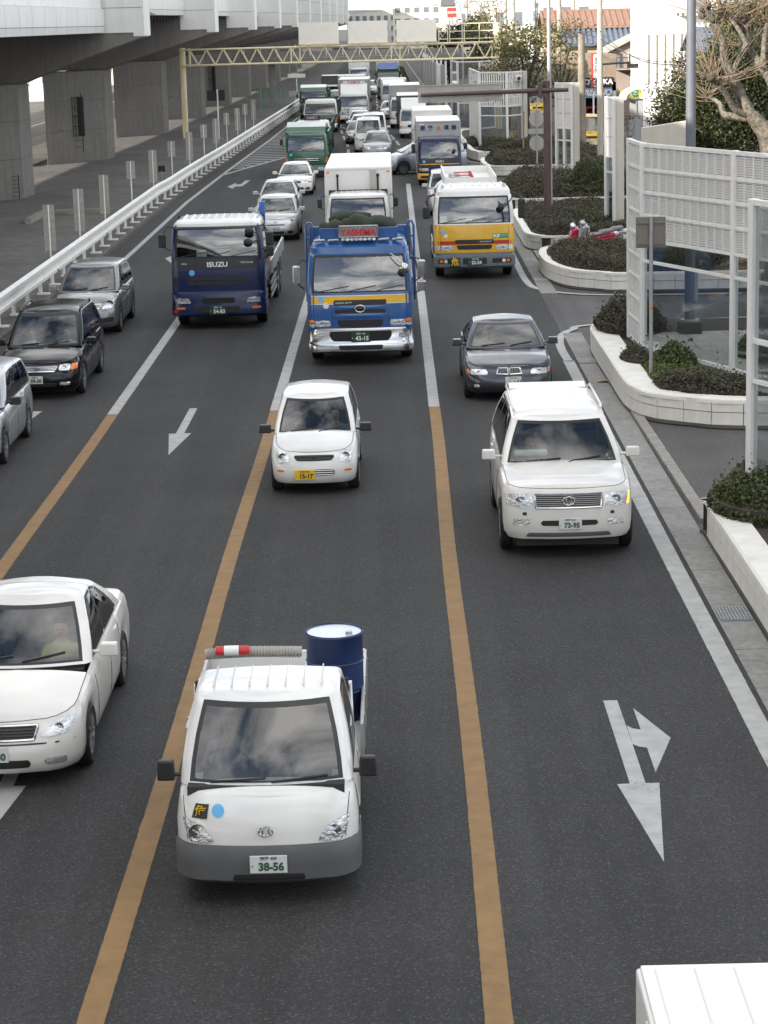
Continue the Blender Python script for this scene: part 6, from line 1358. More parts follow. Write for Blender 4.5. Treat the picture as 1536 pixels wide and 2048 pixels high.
# bright white building behind the plane tree
Y = 150; x0, x1 = xat(1274, Y), xat(1440, Y); w = x1-x0; o = empty('white_building', ((x0+x1)/2, Y, 0), 'bright sunlit white building behind the grey pole', 'building'); MB().box(0, 2, 7, w, 4, 14).build('wall', WHB, o)
for k in range(5): MB().cyl((-w/2+.7+.55*k, -.08, 1.0), (-w/2+.7+.55*k, -.08, zz(72, Y)), .05, 8).build('drain_pipe', M('pipe_cream', (.55, .50, .42), .6), o)
for z, xx in ((zz(28, Y), .9), (zz(70, Y), 1.6)): q = MB().box(xx, -.6, z, w*.5, 1.3, .22).build('balcony_slab', WHB, o); [MB().box(xx-w*.23+.35*k, -1.2, z-.2, .16, .1, .2).build('bracket', M('pipe_cream', (.55, .5, .42), .6), q) for k in range(8)]
for xx, z, ww, wh in ((1.3, zz(8, Y), .9, 1.3), (2.3, zz(90, Y), .8, 1.2), (.6, zz(95, Y), .35, 1.8), (1.1, zz(95, Y), .35, 1.8)): q = MB().box(xx, -.03, z, ww+.15, .1, wh+.15).build('window_frame', PWH, o); MB().box(xx, -.07, z, ww, .06, wh).build('pane', WING, q)
MB().ell((1.75, -.5, zz(110, Y)), (.32, .14, .32), 14, 10).build('satellite_dish', PWH, o, 50)
o, w = roofed('small_tiled_house', 'small house with blue tiled roof between the grey pole and plane tree', 1404, 1454, 125, zz(108, 125), zz(72, 125), 6, M('plaster_olive', (.16, .14, .08), .9), TILB, .3)
o = empty('curved_canopy', (xat(1290, 112), 112, 0), 'white curved canopy roof over a grey shed', 'shed'); zc = zz(180, 112)
mb = MB(); mb.grid([[(-1.0+.8*(1-math.cos(t*math.pi/12)), yy, zc-.55+.55*math.sin(t*math.pi/12)) for t in range(7)]+[(1.9, yy, zc+.1)] for yy in (-.5, 3)]); mb.build('roof', PWH, o, 50); MB().box(.4, 1.3, zc/2-.3, 1.8, 2.6, zc-.6).build('wall', M('shed_grey', (.33, .33, .33), .6, streak=.15), o); [MB().box(-.45+.35*k, -.03, zc/2-.3, .06, .06, zc-.7).build('rib', GREYP, o) for k in range(5)]
tag(MB().prism_y([(-.75, 0), (.75, 0), (.75, 4.55), (-.75, 4.35)], 0, .2).build('boundary_wall', PBEI, None, bevel=.02, loc=(xat(1335, 66), 66, 0)), 'pale beige panel behind the large louvred screen, beside the grey pole', 'wall')
# yellow vehicles on the side street
for i, (px, Y) in enumerate(((1180, 128), (1075, 172))):
    p_ = wagon(4.2, .85, 2.0, cowl=.34, hz=.98, cz=1.1, bz=1.1, ax0=.85, ax1=3.3, ws=.6, rk=.2, tum=.14, rf=.3); p_['front'] = HIA['front']
    car(['yellow van behind the utility pole in front of the tyre shop', 'yellow van half hidden by the olive tree'][i], xat(px, Y), Y, p_, paint('paint_van_yellow', (.72, .44, .01)), cat='van', detail=1)

# ------------------------------------------------------------------ far skyline
building('apartment_block', 'cream apartment block with dark roof on the skyline', xat(835, 520), 520, 11, 14, at(842, 4, 520)[2], M('far_wall_pale', (.74, .70, .60), .7), 4, 5, roof='flat'); building('long_white_block', 'long white building on the skyline beside the expressway end', xat(752, 640), 640, 16, 14, at(752, 22, 640)[2], WALLW, 3, 8, roof='flat'); building('white_tower_block', 'white block behind the cream apartments on the skyline', xat(905, 600), 600, 26, 14, at(905, 14, 600)[2], WHB, 4, 9, roof='flat')
building('grey_flats', 'grey flats with balconies above the copper roof', xat(1168, 330), 330, 13, 12, 13, M('flats_grey', (.5, .5, .5), .7), 4, 5, roof='flat'); building('pale_flats', 'pale flats far right behind the utility poles', xat(1060, 380), 380, 16, 12, 12.5, WHB, 4, 6, roof='flat'); building('white_flats', 'white flats between the copper roofed house and the white building', xat(1240, 300), 300, 7, 6, 12, WHB, 4, 4, roof='flat'); building('low_white_store', 'low white store behind the tall bare trees', xat(985, 330), 330, 10, 10, 10, WHB, 2, 4, roof='flat')
mb = MB(); h0 = at(870, 12, 560)[2]; mb.prism_y([(-8, h0), (8, h0), (3, h0+4), (-3, h0+4)], 0, 12); o = mb.build('hipped_roof', M('roof_slate', (.12, .12, .13), .6), None, loc=(xat(875, 560), 560, 0)); tag(o, 'dark hipped roof above the cream apartments on the skyline', 'roof'); MB().box(0, 6, h0/2, 15, 11, h0).build('wall', WALLW, o)
X_ = xat(905, 330); o = empty('station_sign', (X_, 330, 0), 'red square filling station sign above the dark trees', 'sign'); zc = at(905, 25, 330)[2]; MB().cyl((0, .1, 0), (0, .1, zc), .12, 10).build('pole', GREYP, o); q = MB().box(0, 0, zc, 1.35, .2, 1.4).build('board', MATS['sign_red'], o); text('ENEOS', .42, W_T, q, (0, -.12, zc), bold=.01, sx=.9)
# overhead wires
WIRE = M('wire_black', (.03, .03, .03), .6)
wl = [((1028, 40, 230), (1200, 62, 104)), ((1040, 8, 230), (1200, 75, 104)), ((1200, 62, 104), (1380, 130, 64)), ((1200, 78, 104), (1400, 118, 90)), ((1119, 70, 170), (1200, 88, 104)), ((1119, 8, 170), (1290, 140, 150))]
for i, (a, b) in enumerate(wl):
    p, q = Vector(at(*a)), Vector(at(*b)); pts = [p+(q-p)*t/10-Vector((0, 0, .5*math.sin(math.pi*t/10))) for t in range(11)]; o = MB().tube(pts, .018, 5).build('overhead_wire', WIRE); tag(o, ['lower wire from the paired far poles to the pale concrete pole', 'upper wire from the paired far poles to the pale concrete pole', 'wire from the pale concrete pole to the thick grey pole', 'wire from the pale concrete pole towards the evergreen tree', 'wire from the pole before the copper roof to the pale concrete pole', 'wire from the pole before the copper roof to the white building'][i], 'wire', 'overhead wires')
# ------------------------------------------------------------------ trucks and the pickup, one by one
BLUE = paint('paint_truck_blue', (.016, .095, .30), dirt=.22); NAVY = M('paint_truck_navy', (.008, .017, .07), .25, spec=.35, coat=.25, dirt=.1); YEL = paint('paint_truck_yellow', (.68, .39, .012)); GRN = paint('paint_truck_green', (.008, .10, .048)); DGRN = paint('paint_dark_green', (.012, .05, .035))
TWH = paint('paint_truck_white', (.74, .74, .72)); TGREY = M('bumper_bluegrey', (.12, .135, .16), .5, dirt=.2); TSIL = M('cargo_silver', (.42, .42, .41), .42, .35, dirt=.15); BOXW = M('cargo_white', (.76, .76, .73), .4, dirt=.06)
ALU = M('aluminium', (.5, .5, .5), .35, .8, dirt=.25); TARP = M('tarp_olive', (.035, .045, .032), .85, var=.5, vs=3, bump=.6, bs=7); TARPG = M('canvas_grey', (.10, .105, .10), .8, var=.25, vs=3, bump=.3, bs=8)
WOOD = M('deck_wood', (.13, .075, .045), .8, var=.4, vs=5); REDP = M('red_paint', (.5, .03, .03), .45); BLUED = M('drum_blue', (.008, .026, .10), .35, dirt=.25); DTOP = M('drum_lid', (.55, .6, .68), .3, .5)
STRY = M('stripe_yellow', (.75, .42, .01), .4); STRW = M('stripe_white', (.72, .72, .72), .4)

def truck(name, label, X, Y, rz=0., group=None, cat='truck'): return empty(name, (X, Y, 0), label, cat, group, rz)
def stripe(root, bvh, x0, z0, x1, z1, mat, name='stripe', off=.005, n=24):
    return patch(bvh, rect(x0, z0, x1, z1), n, 2, 0, off, .01).build(name, mat, root, smooth=50)

# --- blue truck with the roof sign
t = truck('blue_truck', 'blue heavy truck with chrome bumper, orange stripe and YASHIMA sign on its cab roof', -.89, 49.55)
bv = truck_cab(t, dict(W=1.2, Lc=2.15, zb=.80, zw=1.62, zt=2.50, zr=2.80, axle=1.40, wr=.5, rake=.22, rf=.2, roofslope=2.2), BLUE)
stripe(t, bv, -1.19, 1.43, 1.19, 1.58, STRY); stripe(t, bv, -1.19, 1.585, 1.19, 1.605, STRW); stripe(t, bv, -1.19, 1.405, 1.19, 1.424, STRW)
patch(bv, rect(-.60, 1.38, .60, 1.50), 16, 3, .1, .010).build('grille', GRILLE, t, smooth=50)
for z in (1.325, 1.145):
    patch(bv, rect(-.60, z-.05, .60, z+.05), 16, 3, .1, .022, .03, .01).build('grille_bar', BLUE, t, smooth=50)
patch(bv, rect(-.58, 1.195, .58, 1.275), 16, 3, .1, .010).build('grille', GRILLE, t, smooth=50)
patch(bv, [(-.48, .885), (.48, .885), (.54, 1.05), (-.54, 1.05)], 16, 4, .2, .008).build('grille', GRILLE, t, smooth=50)
d_badge(0, 1.30, .11)(t, bv); patch(bv, rect(-.1, 1.24, .1, 1.37), 10, 8, .9, .026, .03, .02).build('badge_plate', TRIM, t, smooth=60)
wind_text(t, bv, 'NISSAN DIESEL', -.36, 1.435, .06, STW)
front_lights(t, bv, .67, 1.03, .90, 1.045, (1.04, .975, 1.16, 1.055)); d_patch('side_lamp', rect(1.04, .895, 1.16, .965), LAMP, True, .2)(t, bv)
for s in (-1, 1):
    seam(t, bv, dense([(s*1.06, .82), (s*1.06, 1.60)]), 'y'); seam(t, bv, dense([(s*.64, .84), (s*.66, 1.38), (s*.68, 1.60)]), 'y')
b = loft(1.21, -.06, .9, [.30, .34, .46, .54, .56, .80, .86, .87], .26, .10, [.05, .0, .0, .02, .03, .02, .03, .06], CHR, t); bb = bumper_bvh(b)
patch(bb, [(-.66, .56), (.66, .56), (.74, .80), (-.74, .80)], 14, 4, .25, .006).build('bumper_recess', GRILLE, b, smooth=50)
patch(bb, [(-.48, .37), (.48, .37), (.52, .48), (-.52, .48)], 14, 4, .2, .006).build('bumper_recess', GRILLE, b, smooth=50)
d_patch('fog_lamp', rect(.86, .62, 1.10, .74), LAMP, True, .3)(t, bb)
d_plate(0, .66, 'g', '43-15', '和泉 100', big=True)(t, bb)
round_sticker(t, bv, -.88, 1.52, .068, STK); round_sticker(t, bv, -.77, 1.38, .066, STW)
for x0, x1 in ((-1.02, -.76), (-.7, -.44), (.44, .7), (.76, 1.02)):
    mb = MB(); mb.bar((x0, .48, 2.80), (x1, .47, 2.815), .09, .06); mb.build('marker_light', CHR, t, bevel=.02)
mb = MB(); mb.bar((-.40, .44, 2.82), (.40, .44, 2.82), .12, .06); mk = mb.build('marker_bar', CHR, t, bevel=.02)
for k in range(8):
    mb = MB(); mb.cyl((-.35+.1*k, .37, 2.83), (-.35+.1*k, .40, 2.83), .035, 10); mb.build('marker_lamp', LAMP, mk, smooth=40)
mb = MB(); mb.box(0, .62, 2.99, .90, .10, .27); sg = mb.build('roof_sign', M('sign_grey', (.22, .205, .19), .5), t, bevel=.03)
mb = MB(); mb.tube([(-.44, .565, 2.865), (.44, .565, 2.865), (.44, .565, 3.115), (-.44, .565, 3.115), (-.44, .565, 2.865)], .012, 6); mb.build('sign_frame', ALU, sg)
text('YASHIMA', .19, R_T, sg, (0, .562, 2.965), bold=.006)
for x in (-.06, .04): mb = MB(); mb.box(x, .566, 3.075, .035, .006, .035); mb.build('sign_mark', STK, sg)
mb = MB(); mb.prism_y([(-.84, 2.80), (.84, 2.80), (.88, 3.06), (-.88, 3.06)], .72, .78); mb.box(-.86, 1.3, 2.93, .05, 1.1, .26); mb.box(.86, 1.3, 2.93, .05, 1.1, .26); mb.build('roof_rack', BLUE, t, bevel=.012)
for s in (-1, 1):
    mb = MB(); mb.tube([(s*1.27, 2.3, 1.2), (s*1.27, 2.3, 2.95), (s*1.22, 2.3, 3.05), (s*1.14, 2.3, 3.05), (s*1.12, 2.3, 2.95), (s*1.12, 2.3, 1.2)], .03, 8)
    for z in (1.7, 2.2, 2.7): mb.bar((s*1.27, 2.3, z), (s*1.12, 2.3, z), .03, .04)
    mb.build('rack_hoop', BLUE, t, smooth=50)
big_mirror(t, -1, 1.42, .12, 2.08, .18, .42, CHR, 2.42); big_mirror(t, 1, 1.40, .12, 2.16, .20, .40, CHR, 2.42, (1.78, .24))
mb = MB(); mb.ell((1.02, -.12, 2.20), (.11, .05, .13), 12, 8); mb.tube([(1.02, -.1, 2.3), (.86, .0, 2.42), (.72, .12, 2.52)], .014, 6); mb.build('under_mirror', CHR, t, smooth=60)
mb = MB(); mb.box(0, 5.6, 1.35, 2.44, 5.9, .7); mb.build('load_bed', BLUE, t, bevel=.02)
chassis(t, 2.2, 8.4, [6.2, 7.5], .5); guards(t, 1.18, 2.6, 5.2, ALU)
mb = MB(); mb.box(0, 2.42, 2.1, 2.36, .08, 1.7); mb.build('headboard', BLUE, t, bevel=.02)
for i, (x, y, z, r, lx, rz) in enumerate([(-.60, 1.05, 3.04, .16, .30, .1), (-.02, 1.15, 3.12, .19, .38, -.08), (.50, 1.2, 3.10, .18, .38, .12), (-.2, 1.6, 3.24, .13, .5, .35)]):
    mb = MB(); n = 9; pts = []; rad = []
    for k in range(n):
        u = k/(n-1)*2-1; pts.append((x+u*lx*math.cos(rz), y+u*lx*math.sin(rz), z+.03*math.sin(5*u+i)-.05*u*u)); rad.append(r*(1-.45*abs(u)**5)*(1+.10*math.sin(7*u+2*i)))
    mb.tube(pts, rad, 12); o = mb.build('rolled_tarp', TARP, None, smooth=70); o.location = (-.89, 49.55, 0)
    tag(o, ['rolled dark tarp lying lowest at the near-left corner of the blue truck cab roof rack', 'thick rolled dark tarp in the middle of the blue truck cab roof rack', 'rolled dark tarp at the mirror side end of the blue truck roof rack', 'small tarp roll lying on top of the others above the blue truck cab'][i], 'tarp roll', 'tarp rolls on the blue truck')
seated_one(-.89, 49.55, -.58, 1.0, 1.12, 'driver behind the windscreen of the blue truck with the roof sign', 0)

# --- navy truck
t = truck('navy_truck', 'dark navy heavy truck with white ribbed roof straddling the lane line', -4.63, 56.25)
bv = truck_cab(t, dict(W=1.2, Lc=2.05, zb=.90, zw=1.80, zt=2.60, zr=2.78, axle=1.38, wr=.5, rake=.14, rf=.2, ribs=10, bf=.08, pillarm=NAVY), NAVY, TWH)
patch(bv, rect(-1.13, 1.56, 1.13, 1.81), 20, 3, .05, .006).build('black_panel', TRIM, t, smooth=50)
patch(bv, rect(-1.08, 2.57, 1.08, 2.66), 20, 3, .05, .02).build('sun_visor', M('visor_smoke', (.03, .032, .04), .2), t, smooth=50)
wind_text(t, bv, 'ISUZU', 0, 1.66, .17, STW, bold=.006, sx=1.15); wind_text(t, bv, 'GIGA', -.85, 1.69, .06, STW); wind_text(t, bv, 'INTERCOOLER', .72, 1.70, .06, STW)
for z0, z1 in ((1.27, 1.37), (1.14, 1.245)): patch(bv, [(-.74, z0), (.74, z0), (.80, z1), (-.80, z1)], 16, 3, .15, .008).build('grille', GRILLE, t, smooth=50)
patch(bv, rect(-.78, 1.245, .78, 1.275), 16, 3, .1, .02).build('grille_bar', NAVY, t, smooth=50)
for s in (-1, 1): seam(t, bv, dense([(s*1.0, .95), (s*1.0, 1.56)]), 'y'); d_patch('corner_vane', rect(1.06, 1.15, 1.13, 1.36), TRIM, True, .2)(t, bv)
b = loft(1.225, -.06, 1.0, [.34, .40, .60, .66, .90, .98], .24, .10, [.05, 0, 0, .015, .0, .04], NAVY, t); bb = bumper_bvh(b)
d_light([(.70, .68), (1.08, .68), (1.08, .82), (.76, .82)], None, .01)(t, bb); d_patch('turn_signal', rect(.86, .53, 1.08, .585), AMBER, True, .2)(t, bb)
patch(bb, rect(-.42, .68, .42, .82), 10, 3, .2, .006).build('bumper_grille', GRILLE, b, smooth=50); patch(bb, [(-.5, .44), (.5, .44), (.56, .60), (-.56, .60)], 10, 3, .2, .006).build('bumper_grille', GRILLE, b, smooth=50)
d_plate(-.02, .50, 'g', '54-83', '和泉 100', big=True)(t, bb)
round_sticker(t, bv, -.66, 1.46, .075, STK); round_sticker(t, bb, -1.12, .48, .06, REDL)
for s, xx in ((-1, 1.38), (1, 1.36)): big_mirror(t, s, xx, .0, 2.30, .20, .34, TRIM, 2.66, (1.98, .26) if s > 0 else None)
for z, xx in ((2.50, .86), (2.22, .82)): mb = MB(); mb.ell((xx, -.12, z), (.12, .04, .10), 12, 8); mb.tube([(xx, -.1, z), (1.12, .02, z+.06)], .012, 6); mb.build('under_mirror', TRIM, t, smooth=60)
mb = MB(); mb.box(-.40, .16, 1.93, .26, .02, .2); mb.build('paper_sheet', PAPER, t)
chassis(t, 2.1, 9.2, [6.6, 7.9], .5); guards(t, 1.2, 2.7, 5.4, ALU)
mb = MB(); mb.box(0, 5.8, 1.12, 2.4, 6.6, .12); mb.build('deck', WOOD, t)
for s in (-1, 1):
    mb = MB(); mb.box(s*1.22, 5.8, 1.30, .05, 6.4, .36); o = mb.build('side_board', ALU, t, bevel=.01)
    for k in range(5): mb = MB(); mb.box(s*1.25, 2.9+1.45*k, 1.30, .04, .08, .4); mb.build('side_post', ALU, o)
for y, x in ((3.0, .5), (3.7, -.2), (4.6, .4), (5.6, .1)): mb = MB(); mb.box(x, y, 1.25, 1.1, .2, .16, .05*x); mb.build('timber_block', WOOD, t, bevel=.01)
mb = MB(); mb.box(1.06, 2.35, 2.3, .14, .14, 1.5); mb.build('rear_post', M('post_blue', (.04, .14, .45), .4), t, bevel=.01)
mb = MB(); mb.box(-.2, 2.35, 1.75, 1.8, .12, 1.2); mb.build('headboard', NAVY, t, bevel=.02)
seated_one(-4.63, 56.25, -.56, .98, 1.34, 'driver in a dark jacket behind the windscreen of the navy truck', 0)

# --- yellow tanker
t = truck('yellow_tanker', 'yellow tank truck with white roof, red stripe and grey bumper', 2.29, 65.9)
bv = truck_cab(t, dict(W=1.2, Lc=2.0, zb=.80, zw=1.63, zt=2.46, zr=2.74, axle=1.36, wr=.5, rake=.2, rf=.2, ribs=9, roofslope=1.8), YEL, TWH)
stripe(t, bv, -1.19, 1.05, 1.19, 1.155, M('stripe_red', (.42, .02, .025), .4))
patch(bv, rect(-.58, 1.07, .58, 1.19), 16, 3, .1, .012).build('grille', GRILLE, t, smooth=50); wind_text(t, bv, 'SUPERGREAT', .30, 1.125, .06, STW, sx=1.2)
patch(bv, [(-.50, .90), (.50, .90), (.54, 1.03), (-.54, 1.03)], 16, 3, .15, .010).build('grille', GRILLE, t, smooth=50)
front_lights(t, bv, .64, 1.02, .87, 1.02); d_patch('side_lamp', rect(1.03, .88, 1.17, 1.02), LAMP, True, .2)(t, bv)
for s in (-1, 1): seam(t, bv, dense([(s*1.02, .84), (s*1.02, 1.60)]), 'y')
o = patch(bv, rect(.54, 1.22, 1.02, 1.36), 8, 3, 0, .008).build('sticker', M('sticker_green', (.05, .28, .12), .4), t, smooth=50)
wind_text(t, bv, 'SQF', .66, 1.285, .12, STW, bold=.008); wind_text(t, bv, 'YOKKAICHI', .88, 1.305, .045, STW)
b = loft(1.22, -.07, 1.0, [.34, .40, .66, .70, .72, .80], .2, .08, [.06, 0, .0, .01, .05, .08], TGREY, t); bb = bumper_bvh(b)
d_patch('bumper_lamp_recess', rect(.52, .49, 1.10, .63), GRILLE, True, .15)(t, bb); d_patch('fog_lamp', rect(.82, .51, .92, .61), LAMP, True, .5, .014)(t, bb); d_patch('turn_signal', rect(.95, .52, 1.05, .60), AMBER, True, .3, .014)(t, bb)
patch(bb, rect(-.36, .46, .36, .65), 10, 3, .1, .006).build('bumper_recess', GRILLE, b, smooth=50); d_plate(.02, .54, 'g', '22-24', '神戸 800', big=True)(t, bb)
mb = MB(); mb.box(-.59, -.09, .53, .29, .02, .27); o = mb.build('hazard_board', TRIM, t, bevel=.004); text('危', .24, Y_T, o, (-.59, -.102, .535), bold=.004)
round_sticker(t, bv, -.94, 1.44, .068, STK); round_sticker(t, bv, -.85, 1.31, .06, STW)
for s in (-1, 1): 
    mb = MB(); mb.cyl((s*.92, .5, 2.70), (s*.92, .5, 2.80), .05, 12, r2=.02); mb.build('roof_lamp', ALU, t, smooth=50)
for s, h in ((-1, .36), (1, .58)):
    mb = MB(); mb.box(s*1.42, .05, 2.08 if s > 0 else 2.02, .22, .14, h); o = mb.build('side_mirror', TRIM, t, bevel=.05)
    a = MB(); a.tube([(s*1.42, .05, 2.3), (s*1.36, .1, 2.48), (s*1.16, .25, 2.54)], .035, 8); a.build('mirror_arm', TRIM, o, smooth=60)
mb = MB(); mb.ell((.80, -.10, 2.14), (.10, .04, .12), 12, 8); mb.tube([(.84, -.08, 2.2), (1.05, .0, 2.3), (1.14, .1, 2.4)], .02, 6); mb.build('under_mirror', TRIM, t, smooth=60)
for x, z, w, h in ((-.90, 1.79, .2, .2), (-.5, 1.73, .3, .12), (-.2, 1.73, .3, .12)): mb = MB(); mb.box(x, .17, z, w, .02, h); mb.build('paper_sheet', PAPER, t)
chassis(t, 2.1, 8.6, [6.4, 7.6], .5); guards(t, 1.2, 2.8, 5.2, ALU)
mb = MB(); n = 20; rows = []
for y, k in ((2.35, .8), (2.4, .97), (2.6, 1), (8.3, 1), (8.5, .97), (8.55, .8)):
    rows.append([(math.cos(a)*1.14*k*(1), y, 1.75+math.copysign(abs(math.sin(a))**.8, math.sin(a))*.85*k) for a in [2*math.pi*j/n for j in range(n+1)]])
mb.grid(rows); mb.add([r for r in rows[0][:-1]], [tuple(range(n))]); mb.add([r for r in rows[-1][:-1]], [tuple(range(n))[::-1]]); tk = mb.build('tank', BOXW, t, smooth=50)
for s in (-1, 1): mb = MB(); mb.box(s*.78, 5.4, 2.72, .05, 5.6, .34); mb.build('top_rail', BOXW, tk, bevel=.01)
mb = MB(); mb.box(0, 2.62, 2.70, 1.6, .05, .3); mb.build('top_rail', BOXW, tk); mb = MB(); mb.box(0, 8.15, 2.70, 1.6, .05, .3); mb.build('top_rail', BOXW, tk)
mb = MB(); mb.box(0, 5.4, 2.60, 1.5, 5.5, .04); mb.build('walkway', BOXW, tk)
for k in range(5):
    y = 3.3+.75*k; mb = MB(); mb.cyl((-.42, y, 2.62), (-.42, y, 2.74), .17, 14); hc = mb.build('hatch', ALU, tk, smooth=40)
    mb = MB(); mb.tube([(-.42, y, 2.76), (.15, y, 2.77)], .02, 6); mb.build('hatch_pipe', [REDP, ALU][k % 2], hc); mb = MB(); mb.cyl((.1, y, 2.66), (.1, y, 2.80), .05, 10); mb.build('valve', REDP, hc)
mb = MB(); mb.box(-.8, 2.25, 1.9, .5, .3, 1.2); mb.build('side_locker', BOXW, t, bevel=.02)
seated_one(2.29, 65.9, -.56, 1.0, 1.16, 'driver behind the windscreen of the yellow tank truck', 1)

# --- white box truck behind the blue one
t = truck('white_box_truck', 'plain white box truck with a tall cargo box right behind the blue truck', -1.31, 73.9)
bv = truck_cab(t, dict(W=1.06, Lc=1.75, zb=.70, zw=1.12, zt=1.86, zr=2.0, axle=1.15, wr=.4, rake=.28, rf=.2, ribs=9, nwip=2), TWH)
b = loft(1.08, -.06, .8, [.32, .36, .62, .70], .22, .08, [.04, 0, 0, .03], TWH, t); front_lights(t, bv, .6, .95, .74, .92, (.96, .75, 1.03, .92)); patch(bv, rect(-.5, .78, .5, .92), 12, 3, .2, .008).build('grille', GRILLE, t, smooth=50)
for s in (-1, 1): big_mirror(t, s, 1.27, .15, 1.72, .16, .30, TRIM, 1.98)
o = cargo_box(t, 1.14, 1.95, 10.2, .95, 2.76, BOXW)
for x, w in ((-.70, .03), (.68, .03)): mb = MB(); mb.cyl((x, 1.92, 1.9), (x, 1.92, 2.45), w, 8); mb.ell((x, 1.92, 2.5), (.055, .04, .06), 10, 6); mb.build('intake_pipe', TRIM, o, smooth=60)
mb = MB(); mb.box(.52, 1.9, 2.3, .2, .08, .8); mb.build('duct', M('duct_grey', (.42, .41, .38), .5), o, bevel=.01)
for s in (-1, 1): mb = MB(); mb.box(s*1.03, 1.935, 2.62, .10, .02, .04); mb.build('marker_lamp', AMBER, o)
chassis(t, 1.9, 10, [7.2], .42, 1.06); guards(t, 1.08, 2.4, 5.8, ALU)

# --- box truck with the orange crest
t = truck('freight_box_truck', 'silver freight box truck with navy cab and Japanese lettering on the box front', 2.05, 104.0)
bv = truck_cab(t, dict(W=1.03, Lc=1.7, zb=.62, zw=1.22, zt=2.08, zr=2.24, axle=1.12, wr=.42, rake=.24, rf=.2, ribs=0, nwip=2), NAVY)
patch(bv, rect(-.98, 1.07, .98, 1.22), 16, 3, .05, .006).build('black_panel', TRIM, t, smooth=50); wind_text(t, bv, 'ISUZU', 0, 1.14, .12, STW, bold=.005, sx=1.15); stripe(t, bv, -1.0, 1.0, 1.0, 1.04, STRY); wind_text(t, bv, 'FORWARD', -.66, .965, .06, R_T)
front_lights(t, bv, .52, .84, .70, .84, (.85, .71, .98, .84)); b = loft(1.05, -.06, .8, [.30, .34, .54, .60], .22, .08, [.04, 0, 0, .03], M('bumper_yellow', (.62, .36, .02), .45, dirt=.2), t); bb = bumper_bvh(b); d_patch('fog_recess', rect(.5, .38, .9, .50), GRILLE, True, .2)(t, bb); d_plate(0, .45, 'g', '90-11')(t, bb)
round_sticker(t, bv, -.73, 1.14, .065, STK)
for s in (-1, 1): big_mirror(t, s, 1.22, .15, 1.82, .18, .30, TRIM, 2.12)
mb = MB(); mb.ell((.68, -.06, 1.62), (.08, .04, .09), 10, 8); mb.tube([(.68, -.05, 1.65), (.5, .02, 1.7), (.34, .02, 1.64)], .012, 6); mb.build('under_mirror', TRIM, t, smooth=60)
rows = []
o = cargo_box(t, 1.06, 1.8, 7.2, .85, 2.92, TSIL)
for x, s in ((-.74, '産'), (-.38, '交'), (.38, '運'), (.74, '輸')): text(s, .24, N_T, o, (x, 1.785, 2.60), bold=.007)
mb = MB(); mb.tube([(.085*math.cos(a*math.pi/10), 1.785, 2.60+.085*math.sin(a*math.pi/10)) for a in range(21)], .014, 6); mb.tube([(.04*math.cos(a*math.pi/8), 1.785, 2.60+.04*math.sin(a*math.pi/8)) for a in range(17)], .012, 6); mb.build('crest', O_T, o)
mb = MB(); mb.box(-.8, 1.79, 2.78, .26, .012, .06); mb.build('notice', STW, o)
chassis(t, 1.7, 7.1, [5.4], .42, 1.03); guards(t, 1.05, 2.2, 4.4, ALU)
seated_one(2.05, 104.0, -.48, .98, .72, 'driver seen through the windscreen of the freight truck with navy cab', 2)

